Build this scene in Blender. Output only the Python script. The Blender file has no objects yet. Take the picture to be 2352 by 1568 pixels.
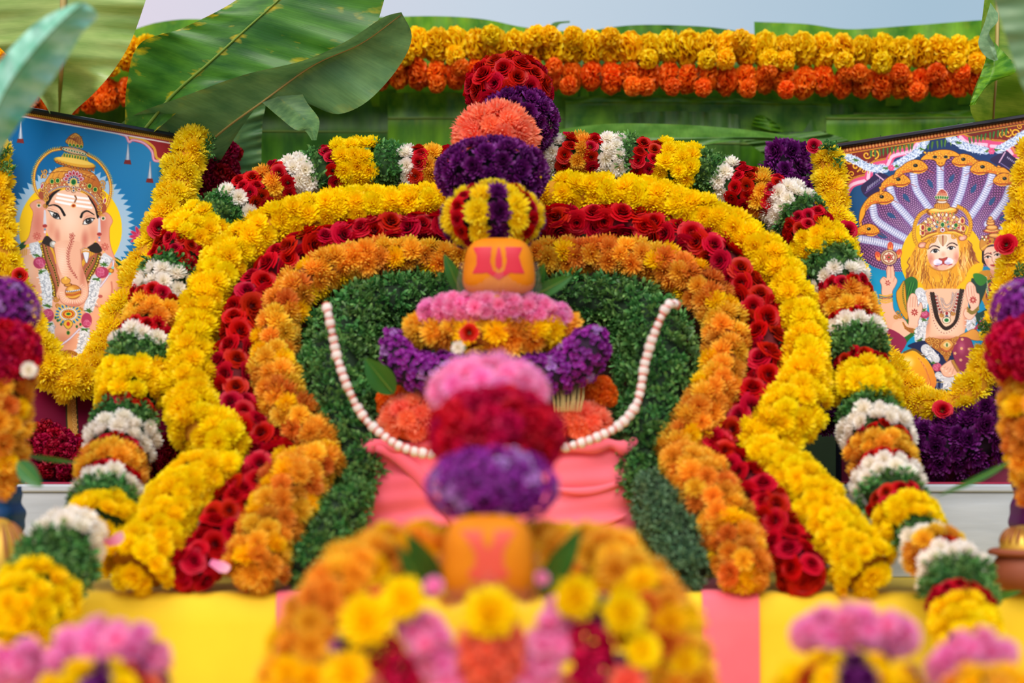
import bpy, bmesh, math, random
import numpy as np
from mathutils import Vector, Matrix, Quaternion

random.seed(7)
rng = np.random.default_rng(7)
S = bpy.context.scene
C = S.collection
PI = math.pi

# ---------------------------------------------------------------- camera, sky, light, exposure
F = 4573.0                      # focal length in photo pixels (70 mm on 36 mm)
CAM = Vector((0.0, 0.0, 1.30))
PITCH = math.atan(266.0 / F)
cam_d = bpy.data.cameras.new('camera')
cam_d.lens = 70.0
cam_d.sensor_width = 36.0
cam_d.clip_start = 0.05
cam_d.dof.use_dof = True
cam_d.dof.focus_distance = 3.30
cam_d.dof.aperture_fstop = 2.0
cam = bpy.data.objects.new('camera', cam_d)
C.objects.link(cam)
cam.location = CAM
cam.rotation_euler = (PI / 2 + PITCH, 0, 0)
S.camera = cam
S.view_settings.view_transform = 'Standard'
S.view_settings.look = 'None'
S.view_settings.gamma = 1.0
S.view_settings.use_curve_mapping = False
S.view_settings.exposure = 0.2
S.cycles.use_denoising = True
S.cycles.max_bounces = 10
S.cycles.diffuse_bounces = 8
S.cycles.transparent_max_bounces = 6

w = bpy.data.worlds.new('overcast_sky')
S.world = w
w.use_nodes = True
nt = w.node_tree
nt.nodes.clear()
out = nt.nodes.new('ShaderNodeOutputWorld')
bg = nt.nodes.new('ShaderNodeBackground')
tc = nt.nodes.new('ShaderNodeTexCoord')
sx = nt.nodes.new('ShaderNodeSeparateXYZ')
mr = nt.nodes.new('ShaderNodeMapRange')
mr.inputs['From Min'].default_value = -0.22
mr.inputs['From Max'].default_value = 0.2
cr = nt.nodes.new('ShaderNodeValToRGB')
cr.color_ramp.elements[0].color = (0.68, 0.60, 0.70, 1)
cr.color_ramp.elements[1].color = (0.34, 0.47, 0.58, 1)
e = cr.color_ramp.elements.new(0.5); e.color = (0.50, 0.58, 0.67, 1)
nt.links.new(tc.outputs['Generated'], sx.inputs[0])
nt.links.new(sx.outputs['X'], mr.inputs['Value'])
nt.links.new(mr.outputs[0], cr.inputs[0])
nt.links.new(cr.outputs[0], bg.inputs['Color'])
bg.inputs['Strength'].default_value = 1.0
nt.links.new(bg.outputs[0], out.inputs[0])

sun_d = bpy.data.lights.new('sun', 'SUN')
sun_d.energy = 3.1
sun_d.angle = math.radians(50)
sun_d.color = (1.0, 0.95, 0.88)
sun = bpy.data.objects.new('sun', sun_d)
C.objects.link(sun)
sun.rotation_euler = (math.radians(42), math.radians(-10), math.radians(4))


# ---------------------------------------------------------------- helpers
def at(px, py, Y):
    x = (px - 1176.0) / F
    u = (784.0 - py) / F
    cp, sp = math.cos(PITCH), math.sin(PITCH)
    dy = cp - u * sp
    dz = sp + u * cp
    return Vector((CAM.x + x * Y / dy, Y, CAM.z + dz * Y / dy))


def proj(P):
    """world points (n,3) -> photo pixels"""
    P = np.asarray(P, float) - np.array(CAM)
    cp, sp = math.cos(PITCH), math.sin(PITCH)
    d = P[:, 1] * cp + P[:, 2] * sp
    u = -P[:, 1] * sp + P[:, 2] * cp
    return np.stack([1176 + F * P[:, 0] / d, 784 - F * u / d], 1)


def lin(c):
    out = []
    for v in c[:3]:
        v = v / 255.0
        out.append(v / 12.92 if v <= 0.04045 else ((v + 0.055) / 1.055) ** 2.4)
    return (out[0], out[1], out[2], 1.0)


def tag(o, label=None, cat=None, group=None, kind=None):
    if label: o['label'] = label
    if cat: o['category'] = cat
    if group: o['group'] = group
    if kind: o['kind'] = kind
    return o


def empty(name, loc, label=None, cat=None, group=None):
    o = bpy.data.objects.new(name, None)
    o.empty_display_size = 0.02
    C.objects.link(o)
    o.location = loc
    return tag(o, label, cat, group)


def put(name, me, parent=None, loc=None, quat=None, scale=None):
    """link a mesh object given in WORLD placement, under parent (an unrotated empty or None)"""
    o = bpy.data.objects.new(name, me)
    C.objects.link(o)
    l = Vector(loc) if loc is not None else Vector((0, 0, 0))
    if parent is not None:
        o.parent = parent
        l = l - world_loc(parent)
    o.location = l
    if quat is not None:
        o.rotation_mode = 'QUATERNION'
        o.rotation_quaternion = quat
    if scale is not None:
        o.scale = (scale, scale, scale) if not hasattr(scale, '__len__') else scale
    return o


def world_loc(o):
    l = Vector(o.location)
    while o.parent is not None:
        o = o.parent
        l = l + o.location
    return l


def mesh(name, verts, faces, mat=None, smooth=True, t=None, uv=None):
    me = bpy.data.meshes.new(name)
    me.from_pydata([tuple(v) for v in verts], [], faces)
    if mat is not None:
        for m in (mat if isinstance(mat, (list, tuple)) else [mat]):
            me.materials.append(m)
    if smooth:
        me.polygons.foreach_set('use_smooth', [True] * len(me.polygons))
    if t is not None:
        a = me.attributes.new('t', 'FLOAT', 'POINT')
        a.data.foreach_set('value', np.asarray(t, np.float32))
    if uv is not None:
        ul = me.uv_layers.new(name='UVMap')
        li = np.zeros(len(me.loops), np.int32)
        me.loops.foreach_get('vertex_index', li)
        ul.data.foreach_set('uv', np.asarray(uv, np.float32)[li].ravel())
    me.update()
    return me


def catmull(pts, step):
    """smooth polyline through tuples, resampled at about `step` measured on the first three entries"""
    P = [np.array(p, float) for p in pts]
    P = [2 * P[0] - P[1]] + P + [2 * P[-1] - P[-2]]
    dense = []
    for i in range(1, len(P) - 2):
        for k in range(14):
            t = k / 14
            a, b, c, d = P[i - 1], P[i], P[i + 1], P[i + 2]
            dense.append(0.5 * (2 * b + (c - a) * t + (2 * a - 5 * b + 4 * c - d) * t * t + (3 * b - a - 3 * c + d) * t ** 3))
    dense.append(P[-2])
    D = np.array(dense)
    seg = np.linalg.norm(np.diff(D[:, :3], axis=0), axis=1)
    s = np.concatenate([[0], np.cumsum(seg)])
    n = max(2, int(round(s[-1] / step)) + 1)
    q = np.linspace(0, s[-1], n)
    return np.stack([np.interp(q, s, D[:, j]) for j in range(D.shape[1])], 1), s[-1]


def tube_mesh(name, P, R, mat, n=10, cap=True, flat=1.0):
    P = [Vector(p) for p in P]
    V, Fc, prevN = [], [], None
    m = len(P)
    for i in range(m):
        T = (P[min(i + 1, m - 1)] - P[max(i - 1, 0)]).normalized()
        N = prevN if prevN is not None else Vector((0, -1, 0.01))
        N = (N - T * N.dot(T)).normalized()
        prevN = N
        B = T.cross(N)
        r = R[i] if hasattr(R, '__len__') else R
        for k in range(n):
            a = 2 * PI * k / n
            V.append(P[i] + N * (math.cos(a) * r * flat) + B * (math.sin(a) * r))
    for i in range(m - 1):
        for k in range(n):
            k2 = (k + 1) % n
            Fc.append((i * n + k, i * n + k2, (i + 1) * n + k2, (i + 1) * n + k))
    if cap:
        Fc.append(tuple(range(n - 1, -1, -1)))
        Fc.append(tuple(range((m - 1) * n, m * n)))
    return mesh(name, V, Fc, mat)


def recenter(me, c):
    me.transform(Matrix.Translation(-Vector(c)))
    return me


def box_mesh(name, x0, x1, y0, y1, z0, z1, mat, bev=0.003):
    bm = bmesh.new()
    bmesh.ops.create_cube(bm, size=1)
    for v in bm.verts:
        v.co = Vector(((x0 + x1) / 2 + v.co.x * (x1 - x0), (y0 + y1) / 2 + v.co.y * (y1 - y0), (z0 + z1) / 2 + v.co.z * (z1 - z0)))
    if bev:
        bmesh.ops.bevel(bm, geom=bm.edges[:], offset=bev, segments=2, affect='EDGES', profile=0.5)
    me = bpy.data.meshes.new(name)
    bm.to_mesh(me); bm.free()
    if mat: me.materials.append(mat)
    return me


# ---------------------------------------------------------------- materials
def petal_mat(name, base, mid, tip, hv=0.02, vv=0.25, transl=0.3, gloss=0.012):
    m = bpy.data.materials.new(name)
    m.use_nodes = True
    n = m.node_tree; n.nodes.clear()
    o = n.nodes.new('ShaderNodeOutputMaterial')
    at_ = n.nodes.new('ShaderNodeAttribute'); at_.attribute_name = 't'
    ramp = n.nodes.new('ShaderNodeValToRGB')
    ramp.color_ramp.elements[0].color = lin(base)
    ramp.color_ramp.elements[0].position = 0.15
    ramp.color_ramp.elements[1].color = lin(tip)
    e = ramp.color_ramp.elements.new(0.6); e.color = lin(mid)
    oi = n.nodes.new('ShaderNodeObjectInfo')
    hsv = n.nodes.new('ShaderNodeHueSaturation')
    mh = n.nodes.new('ShaderNodeMapRange'); mh.inputs['To Min'].default_value = 0.5 - hv; mh.inputs['To Max'].default_value = 0.5 + hv
    mv = n.nodes.new('ShaderNodeMapRange'); mv.inputs['To Min'].default_value = 1 - vv; mv.inputs['To Max'].default_value = 1 + vv * 0.35
    mul = n.nodes.new('ShaderNodeMath'); mul.operation = 'MULTIPLY'; mul.inputs[1].default_value = 7.31
    fr = n.nodes.new('ShaderNodeMath'); fr.operation = 'FRACT'
    L = n.links.new
    L(at_.outputs['Fac'], ramp.inputs[0])
    L(oi.outputs['Random'], mh.inputs['Value'])
    L(oi.outputs['Random'], mul.inputs[0]); L(mul.outputs[0], fr.inputs[0]); L(fr.outputs[0], mv.inputs['Value'])
    L(mh.outputs[0], hsv.inputs['Hue']); L(mv.outputs[0], hsv.inputs['Value'])
    L(ramp.outputs[0], hsv.inputs['Color'])
    d = n.nodes.new('ShaderNodeBsdfDiffuse'); tr = n.nodes.new('ShaderNodeBsdfTranslucent')
    mx = n.nodes.new('ShaderNodeMixShader'); mx.inputs[0].default_value = transl
    gl = n.nodes.new('ShaderNodeBsdfGlossy'); gl.inputs['Roughness'].default_value = 0.45
    gl.inputs['Color'].default_value = (1, 1, 1, 1)
    m2 = n.nodes.new('ShaderNodeMixShader'); m2.inputs[0].default_value = gloss
    L(hsv.outputs[0], d.inputs['Color']); L(hsv.outputs[0], tr.inputs['Color'])
    L(d.outputs[0], mx.inputs[1]); L(tr.outputs[0], mx.inputs[2])
    L(mx.outputs[0], m2.inputs[1]); L(gl.outputs[0], m2.inputs[2]); L(m2.outputs[0], o.inputs[0])
    return m


def simple_mat(name, col, rough=0.7, noise=0.0, scale=20.0, col2=None, bump=0.0, stretch=(1, 1, 1), metal=0.0, coat=0.0, sheen=0.0, spec=0.5):
    m = bpy.data.materials.new(name)
    m.use_nodes = True
    n = m.node_tree
    b = n.nodes['Principled BSDF']
    b.inputs['Roughness'].default_value = rough
    b.inputs['Metallic'].default_value = metal
    b.inputs['Base Color'].default_value = lin(col)
    b.inputs['Coat Weight'].default_value = coat
    b.inputs['Sheen Weight'].default_value = sheen
    b.inputs['Specular IOR Level'].default_value = spec
    if col2 is not None or bump:
        tcn = n.nodes.new('ShaderNodeTexCoord')
        mp = n.nodes.new('ShaderNodeMapping'); mp.inputs['Scale'].default_value = stretch
        nz = n.nodes.new('ShaderNodeTexNoise'); nz.inputs['Scale'].default_value = scale; nz.inputs['Detail'].default_value = 5
        n.links.new(tcn.outputs['Object'], mp.inputs[0]); n.links.new(mp.outputs[0], nz.inputs['Vector'])
        if col2 is not None:
            r = n.nodes.new('ShaderNodeValToRGB')
            r.color_ramp.elements[0].position = 0.35; r.color_ramp.elements[1].position = 0.68
            r.color_ramp.elements[0].color = lin(col); r.color_ramp.elements[1].color = lin(col2)
            n.links.new(nz.outputs['Fac'], r.inputs[0]); n.links.new(r.outputs[0], b.inputs['Base Color'])
        if bump:
            bp = n.nodes.new('ShaderNodeBump'); bp.inputs['Strength'].default_value = bump; bp.inputs['Distance'].default_value = 0.004
            n.links.new(nz.outputs['Fac'], bp.inputs['Height']); n.links.new(bp.outputs[0], b.inputs['Normal'])
    return m


def leaf_mat(name, dark, light, yellow=0.0, transl=0.35, blotch=(150, 150, 30), gloss=0.035, veins=1.0):
    m = bpy.data.materials.new(name)
    m.use_nodes = True
    n = m.node_tree; n.nodes.clear(); L = n.links.new
    o = n.nodes.new('ShaderNodeOutputMaterial')
    uv = n.nodes.new('ShaderNodeUVMap'); uv.uv_map = 'UVMap'
    mp = n.nodes.new('ShaderNodeMapping'); mp.inputs['Scale'].default_value = (3, 150, 1)
    nz = n.nodes.new('ShaderNodeTexNoise'); nz.inputs['Scale'].default_value = 1.0; nz.inputs['Detail'].default_value = 3
    mp2 = n.nodes.new('ShaderNodeMapping'); mp2.inputs['Scale'].default_value = (2.0, 9, 1)
    nz2 = n.nodes.new('ShaderNodeTexNoise'); nz2.inputs['Scale'].default_value = 1.3; nz2.inputs['Detail'].default_value = 4
    L(uv.outputs[0], mp.inputs[0]); L(mp.outputs[0], nz.inputs['Vector'])
    L(uv.outputs[0], mp2.inputs[0]); L(mp2.outputs[0], nz2.inputs['Vector'])
    r = n.nodes.new('ShaderNodeValToRGB')
    r.color_ramp.elements[0].position = 0.36; r.color_ramp.elements[1].position = 0.66
    r.color_ramp.elements[0].color = lin(dark); r.color_ramp.elements[1].color = lin(light)
    L(nz2.outputs['Fac'], r.inputs[0])
    # fine parallel veins
    mixv = n.nodes.new('ShaderNodeMixRGB'); mixv.blend_type = 'OVERLAY'; mixv.inputs[0].default_value = 0.22 * veins
    L(r.outputs[0], mixv.inputs[1]); L(nz.outputs['Fac'], mixv.inputs[2])
    col = mixv.outputs[0]
    if yellow > 0:
        mp3 = n.nodes.new('ShaderNodeMapping'); mp3.inputs['Scale'].default_value = (5, 16, 1)
        nz3 = n.nodes.new('ShaderNodeTexNoise'); nz3.inputs['Scale'].default_value = 1.4; nz3.inputs['Detail'].default_value = 3
        L(uv.outputs[0], mp3.inputs[0]); L(mp3.outputs[0], nz3.inputs['Vector'])
        # near the rib (u = .5) and near the edges
        sep = n.nodes.new('ShaderNodeSeparateXYZ'); L(uv.outputs[0], sep.inputs[0])
        a = n.nodes.new('ShaderNodeMath'); a.operation = 'SUBTRACT'; a.inputs[1].default_value = 0.5; L(sep.outputs[0], a.inputs[0])
        b = n.nodes.new('ShaderNodeMath'); b.operation = 'ABSOLUTE'; L(a.outputs[0], b.inputs[0])
        c = n.nodes.new('ShaderNodeMapRange'); c.inputs['From Min'].default_value = 0.0; c.inputs['From Max'].default_value = 0.08
        c.inputs['To Min'].default_value = 0.22; c.inputs['To Max'].default_value = 0.0; L(b.outputs[0], c.inputs['Value'])
        c2 = n.nodes.new('ShaderNodeMapRange'); c2.inputs['From Min'].default_value = 0.36; c2.inputs['From Max'].default_value = 0.5
        c2.inputs['To Min'].default_value = 0.0; c2.inputs['To Max'].default_value = 0.22; L(b.outputs[0], c2.inputs['Value'])
        s1 = n.nodes.new('ShaderNodeMath'); s1.operation = 'ADD'; L(c.outputs[0], s1.inputs[0]); L(c2.outputs[0], s1.inputs[1])
        s2 = n.nodes.new('ShaderNodeMath'); s2.operation = 'ADD'; L(s1.outputs[0], s2.inputs[0]); L(nz3.outputs['Fac'], s2.inputs[1])
        th = n.nodes.new('ShaderNodeMapRange'); th.inputs['From Min'].default_value = 0.66; th.inputs['From Max'].default_value = 0.86
        th.inputs['To Max'].default_value = yellow; L(s2.outputs[0], th.inputs['Value'])
        mxy = n.nodes.new('ShaderNodeMixRGB'); mxy.inputs[2].default_value = lin(blotch)
        L(th.outputs[0], mxy.inputs[0]); L(col, mxy.inputs[1]); col = mxy.outputs[0]
    bp = n.nodes.new('ShaderNodeBump'); bp.inputs['Strength'].default_value = 0.18; bp.inputs['Distance'].default_value = 0.0010
    L(nz.outputs['Fac'], bp.inputs['Height'])
    d = n.nodes.new('ShaderNodeBsdfDiffuse'); tr = n.nodes.new('ShaderNodeBsdfTranslucent'); mx = n.nodes.new('ShaderNodeMixShader')
    mx.inputs[0].default_value = transl
    gl = n.nodes.new('ShaderNodeBsdfGlossy'); gl.inputs['Roughness'].default_value = 0.38
    m2 = n.nodes.new('ShaderNodeMixShader'); m2.inputs[0].default_value = gloss
    for x in (d, tr, gl): L(bp.outputs[0], x.inputs['Normal'])
    L(col, d.inputs['Color']); L(col, tr.inputs['Color'])
    L(d.outputs[0], mx.inputs[1]); L(tr.outputs[0], mx.inputs[2]); L(mx.outputs[0], m2.inputs[1]); L(gl.outputs[0], m2.inputs[2])
    L(m2.outputs[0], o.inputs[0])
    return m


M = {
    'yellow': petal_mat('yellow_petals', (244, 190, 0), (255, 228, 4), (255, 240, 20), 0.008, 0.08, 0.42),
    'lemon': petal_mat('lemon_petals', (226, 178, 0), (255, 228, 14), (255, 240, 70), 0.008, 0.08, 0.45),
    'white': petal_mat('white_petals', (232, 220, 184), (252, 246, 236), (255, 253, 250), 0.01, 0.05, 0.42),
    'orange': petal_mat('bronze_petals', (222, 130, 12), (252, 188, 46), (255, 226, 88), 0.02, 0.16, 0.42),
    'bronze': petal_mat('dark_bronze_petals', (184, 88, 12), (238, 148, 42), (252, 194, 80), 0.02, 0.2, 0.4),
    'coral': petal_mat('coral_petals', (240, 96, 60), (255, 136, 98), (255, 178, 146), 0.01, 0.06, 0.45),
    'purple': petal_mat('dark_purple_petals', (46, 4, 44), (122, 22, 122), (188, 104, 196), 0.015, 0.3, 0.3, 0.02),
    'violet': petal_mat('violet_petals', (110, 4, 116), (168, 14, 176), (222, 110, 222), 0.015, 0.3, 0.4, 0.02),
    'lilac': petal_mat('lilac_petals', (150, 70, 170), (196, 140, 214), (232, 206, 240), 0.015, 0.2, 0.4, 0.02),
    'crimson': petal_mat('crimson_petals', (146, 0, 34), (214, 4, 60), (238, 30, 92), 0.01, 0.25, 0.4),
    'maroon': petal_mat('maroon_petals', (110, 0, 20), (168, 4, 44), (210, 20, 74), 0.012, 0.25, 0.35),
    'pink': petal_mat('pink_petals', (248, 112, 184), (255, 162, 214), (255, 212, 240), 0.015, 0.1, 0.45),
    'rosered': petal_mat('rose_petals', (104, 0, 8), (196, 3, 20), (222, 18, 36), 0.008, 0.16, 0.35, 0.012),
    'myellow': petal_mat('yellow_marigold_petals', (240, 176, 0), (255, 212, 8), (255, 228, 26), 0.01, 0.10, 0.4),
    'morange': petal_mat('orange_marigold_petals', (232, 76, 4), (252, 116, 16), (255, 146, 40), 0.008, 0.12, 0.4),
    'herb': petal_mat('herb_leaves', (52, 94, 44), (98, 156, 76), (160, 198, 112), 0.025, 0.3, 0.35, 0.02),
    'fir': petal_mat('grey_green_leaves', (60, 100, 66), (108, 150, 106), (156, 188, 146), 0.02, 0.25, 0.35, 0.02),
    'bud': petal_mat('jasmine_buds', (238, 228, 216), (250, 246, 242), (255, 253, 252), 0.01, 0.05, 0.35),
}
CORE = {
    'yellow': simple_mat('yellow_core', (190, 130, 4), 0.9), 'herb': simple_mat('stem_core', (22, 44, 20), 0.9),
    'red': simple_mat('red_core', (90, 0, 10), 0.9), 'orange': simple_mat('orange_core', (130, 64, 10), 0.9),
    'purple': simple_mat('purple_core', (34, 6, 36), 0.9), 'white': simple_mat('white_core', (190, 180, 160), 0.9),
    'pink': simple_mat('pink_core', (190, 60, 120), 0.9), 'coral': simple_mat('coral_core', (200, 80, 50), 0.9),
    'green': simple_mat('green_core', (40, 74, 30), 0.9),
}

# ---------------------------------------------------------------- flower meshes (unit radius, opening towards +Z)
GA = PI * (3 - math.sqrt(5))


def add_petal(V, Fc, T, base, d, up, L, W, curl=0.1, tipw=0.35, t0=0.0, t1=1.0, midw=1.0, basew=0.5):
    d = d.normalized()
    s = d.cross(up)
    if s.length < 1e-3: s = d.cross(Vector((1, 0, 0)))
    s.normalize()
    nrm = s.cross(d)
    i = len(V)
    rows = ((0.0, basew, 0.0), (0.55, midw, -0.25), (0.88, (midw + tipw) * 0.5, 0.3))
    for f, wd, c in rows:
        p = base + d * (L * f) + nrm * (curl * L * c)
        V.append(p - s * (W * wd / 2)); V.append(p + s * (W * wd / 2))
        T.extend([t0 + (t1 - t0) * f] * 2)
    V.append(base + d * L + nrm * (curl * L * 1.0)); T.append(t1)
    Fc.append((i, i + 1, i + 3, i + 2)); Fc.append((i + 2, i + 3, i + 5, i + 4)); Fc.append((i + 4, i + 5, i + 6))


def mum(name, mat, N=78, tmax=1.75, W=0.26, zs=0.72, seed=0, curl=0.15, lmin=0.8, tipw=0.35, eye=None):
    r = random.Random(seed)
    V, Fc, T = [], [], []
    for i in range(N):
        th = tmax * math.sqrt((i + 0.5) / N)
        ph = i * GA + r.uniform(-0.15, 0.15)
        d = Vector((math.sin(th) * math.cos(ph), math.sin(th) * math.sin(ph), math.cos(th) * zs + r.uniform(-0.05, 0.05)))
        L = r.uniform(lmin, 1.0) * (0.72 + 0.28 * min(1, th))
        add_petal(V, Fc, T, d * 0.12, d, Vector((0, 0, 1)), L - 0.12, W * r.uniform(0.8, 1.15), curl * r.uniform(0.3, 1.5), tipw,
                  0.1 + 0.1 * min(1, th), r.uniform(0.75, 1.0) * (0.75 + 0.25 * min(1, th)))
    return mesh(name, V, Fc, mat, False, T)


def spray(name, mat, seed=0, N=44, zs=0.55):
    """open chrysanthemum: petals in flat layers around a dark eye"""
    r = random.Random(seed)
    V, Fc, T = [], [], []
    for i in range(N):
        f = (i + 0.5) / N
        th = 0.35 + 1.25 * f
        ph = i * GA + r.uniform(-0.2, 0.2)
        d = Vector((math.sin(th) * math.cos(ph), math.sin(th) * math.sin(ph), math.cos(th) * 0.9))
        L = (0.45 + 0.55 * f) * r.uniform(0.9, 1.05)
        add_petal(V, Fc, T, Vector((0, 0, 0.12)) + d * 0.1, d, Vector((0, 0, 1)), L - 0.08, 0.3, 0.22, 0.55, 0.0, r.uniform(0.7, 1.0) * (0.55 + 0.45 * f))
    return mesh(name, V, Fc, mat, False, T)


def rose(name, mat, seed=0):
    r = random.Random(seed)
    V, Fc, T = [], [], []
    n = 15
    for k in range(n):
        f = k / (n - 1)
        ph0 = k * 2.3 + r.uniform(-0.2, 0.2)
        rad = 0.06 + 0.62 * f ** 0.9
        half = 1.25 - 0.35 * f
        h = 0.62 - 0.16 * f
        z0 = 0.02 - 0.25 * f
        i0 = len(V)
        nu, nv = 5, 4
        for a in range(nu):
            u = -1 + 2 * a / (nu - 1)
            ph = ph0 + u * half
            for b in range(nv):
                v = b / (nv - 1)
                flare = 0.10 * v + 0.34 * f * v ** 2.2
                rr = rad * (0.62 + 0.38 * v) + flare - 0.05 * u * u * v
                z = z0 + h * (v - 0.28 * f * v ** 3) * (1 - 0.18 * u * u) + 0.12
                if b == nv - 1 and f > 0.4:
                    z -= 0.06 * f; rr += 0.03
                V.append(Vector((rr * math.cos(ph), rr * math.sin(ph), z + r.uniform(-0.012, 0.012))))
                T.append(min(1.0, 0.05 + v * (0.45 + 0.55 * f)))
        for a in range(nu - 1):
            for b in range(nv - 1):
                p = i0 + a * nv + b
                Fc.append((p, p + nv, p + nv + 1, p + 1))
    return mesh(name, V, Fc, mat, True, T)


def marigold(name, mat, seed=0, N=120, tmax=2.6, zs=0.9):
    r = random.Random(seed)
    V, Fc, T = [], [], []
    for i in range(N):
        th = math.acos(1 - (1 - math.cos(tmax)) * (i + 0.5) / N)
        ph = i * GA
        d = Vector((math.sin(th) * math.cos(ph), math.sin(th) * math.sin(ph), math.cos(th) * zs))
        up = Vector((r.uniform(-1, 1), r.uniform(-1, 1), r.uniform(-1, 1)))
        L = r.uniform(0.36, 0.52)
        add_petal(V, Fc, T, d * 0.5, d + up * 0.25, up, L, 0.34, r.uniform(-0.4, 0.4), 0.9, r.uniform(0, 0.3), r.uniform(0.7, 1), 1.1, 0.6)
    return mesh(name, V, Fc, mat, False, T)


def sprig(name, mat, seed=0, N=46, W=0.2):
    r = random.Random(seed)
    V, Fc, T = [], [], []
    for i in range(N):
        th = math.acos(r.uniform(-0.1, 1)); ph = r.uniform(0, 2 * PI)
        d = Vector((math.sin(th) * math.cos(ph), math.sin(th) * math.sin(ph), math.cos(th)))
        b = Vector((r.uniform(-0.5, 0.5), r.uniform(-0.5, 0.5), r.uniform(-0.1, 0.35)))
        up = Vector((r.uniform(-1, 1), r.uniform(-1, 1), r.uniform(-0.2, 1)))
        tt = r.uniform(0.25, 1.0)
        add_petal(V, Fc, T, b + d * 0.1, d, up, r.uniform(0.35, 0.62), W * r.uniform(0.8, 1.4), r.uniform(-0.2, 0.3), 0.2, tt * 0.35, tt, 1.0, 0.3)
    return mesh(name, V, Fc, mat, False, T)


def floret(name, mat, seed=0):
    """little cluster head: four small five-petalled blossoms"""
    r = random.Random(seed)
    V, Fc, T = [], [], []
    for c in ((0.45, 0.2), (-0.4, 0.35), (-0.1, -0.5), (0.05, 0.0)):
        o = Vector((c[0], c[1], 0.25 if c[0] == 0.05 else 0.0))
        nd = Vector((c[0] * 0.6, c[1] * 0.6, 1)).normalized()
        q = nd.to_track_quat('Z', 'Y')
        a0 = r.uniform(0, 2)
        for k in range(5):
            a = a0 + k * 2 * PI / 5
            d = q @ Vector((math.cos(a), math.sin(a), 0.35))
            add_petal(V, Fc, T, o, d, nd, 0.52, 0.44, 0.2, 0.6, 0.0, r.uniform(0.6, 1.0), 1.0, 0.35)
    return mesh(name, V, Fc, mat, False, T)


def bud_mesh(name, mat):
    V, Fc, T = [], [], []
    prof = ((-1.0, 0.5), (-0.7, 0.85), (-0.1, 1.0), (0.5, 0.85), (0.9, 0.5))
    n = 10
    for z, rr in prof:
        for k in range(n):
            a = 2 * PI * k / n
            q = rr * (1.0 if k % 2 else 0.86)
            V.append(Vector((q * math.cos(a), q * math.sin(a), z))); T.append((z + 1) / 2)
    for i in range(len(prof) - 1):
        for k in range(n):
            k2 = (k + 1) % n
            Fc.append((i * n + k, i * n + k2, (i + 1) * n + k2, (i + 1) * n + k))
    Fc.append(tuple(range(n - 1, -1, -1))); Fc.append(tuple(range(4 * n, 5 * n)))
    return mesh(name, V, Fc, mat, True, T)


def variants(fn, mat, **k):
    return [fn('flower', M[mat], seed=s, **k) for s in (1, 2, 3)]


FL = {  # kind: (part name, meshes, relative size)
    'yellow': ('yellow_chrysanthemum', variants(mum, 'yellow', N=110, W=0.24, tipw=0.55), 1.2),
    'lemon': ('yellow_chrysanthemum', variants(mum, 'lemon', N=96, W=0.2, curl=0.25), 1.12),
    'white': ('white_chrysanthemum', variants(mum, 'white', N=70, W=0.26), 1.05),
    'orange': ('orange_chrysanthemum', variants(mum, 'orange', N=96, W=0.2), 1.18),
    'bronze': ('bronze_chrysanthemum', variants(mum, 'bronze', N=90, W=0.18), 1.18),
    'coral': ('coral_chrysanthemum', variants(mum, 'coral', N=80, W=0.22, curl=0.3), 1.05),
    'purple': ('purple_chrysanthemum', variants(spray, 'purple'), 1.12),
    'pinkmum': ('pink_chrysanthemum', variants(mum, 'pink', N=90, W=0.24), 1.05),
    'violet': ('violet_blossom', variants(floret, 'violet'), 0.9),
    'lilac': ('violet_blossom', variants(floret, 'lilac'), 0.9),
    'crimson': ('crimson_cockscomb', variants(marigold, 'crimson', N=90, tmax=1.9), 1.0),
    'maroon': ('crimson_cockscomb', variants(marigold, 'maroon', N=100, tmax=1.9), 1.0),
    'rose': ('red_rose', variants(rose, 'rosered'), 1.0),
    'myellow': ('yellow_marigold', variants(marigold, 'myellow', N=270), 1.0),
    'morange': ('orange_marigold', variants(marigold, 'morange', N=270), 1.0),
    'herb': ('herb_sprig', variants(sprig, 'herb'), 1.15),
    'fir': ('herb_sprig', variants(sprig, 'fir', W=0.14, N=56), 1.15),
}


def bloom(kind, parent, pos, nrm, d, jitter=0.25):
    nm, ms, rs = FL[kind]
    n = (Vector(nrm) + Vector((random.uniform(-1, 1), random.uniform(-1, 1), random.uniform(-1, 1))) * jitter).normalized()
    q = n.to_track_quat('Z', 'Y') @ Quaternion((0, 0, 1), random.uniform(0, 2 * PI))
    s = d * 0.5 * rs * random.uniform(0.9, 1.14)
    return put(nm, random.choice(ms), parent, pos, q, s)


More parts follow.
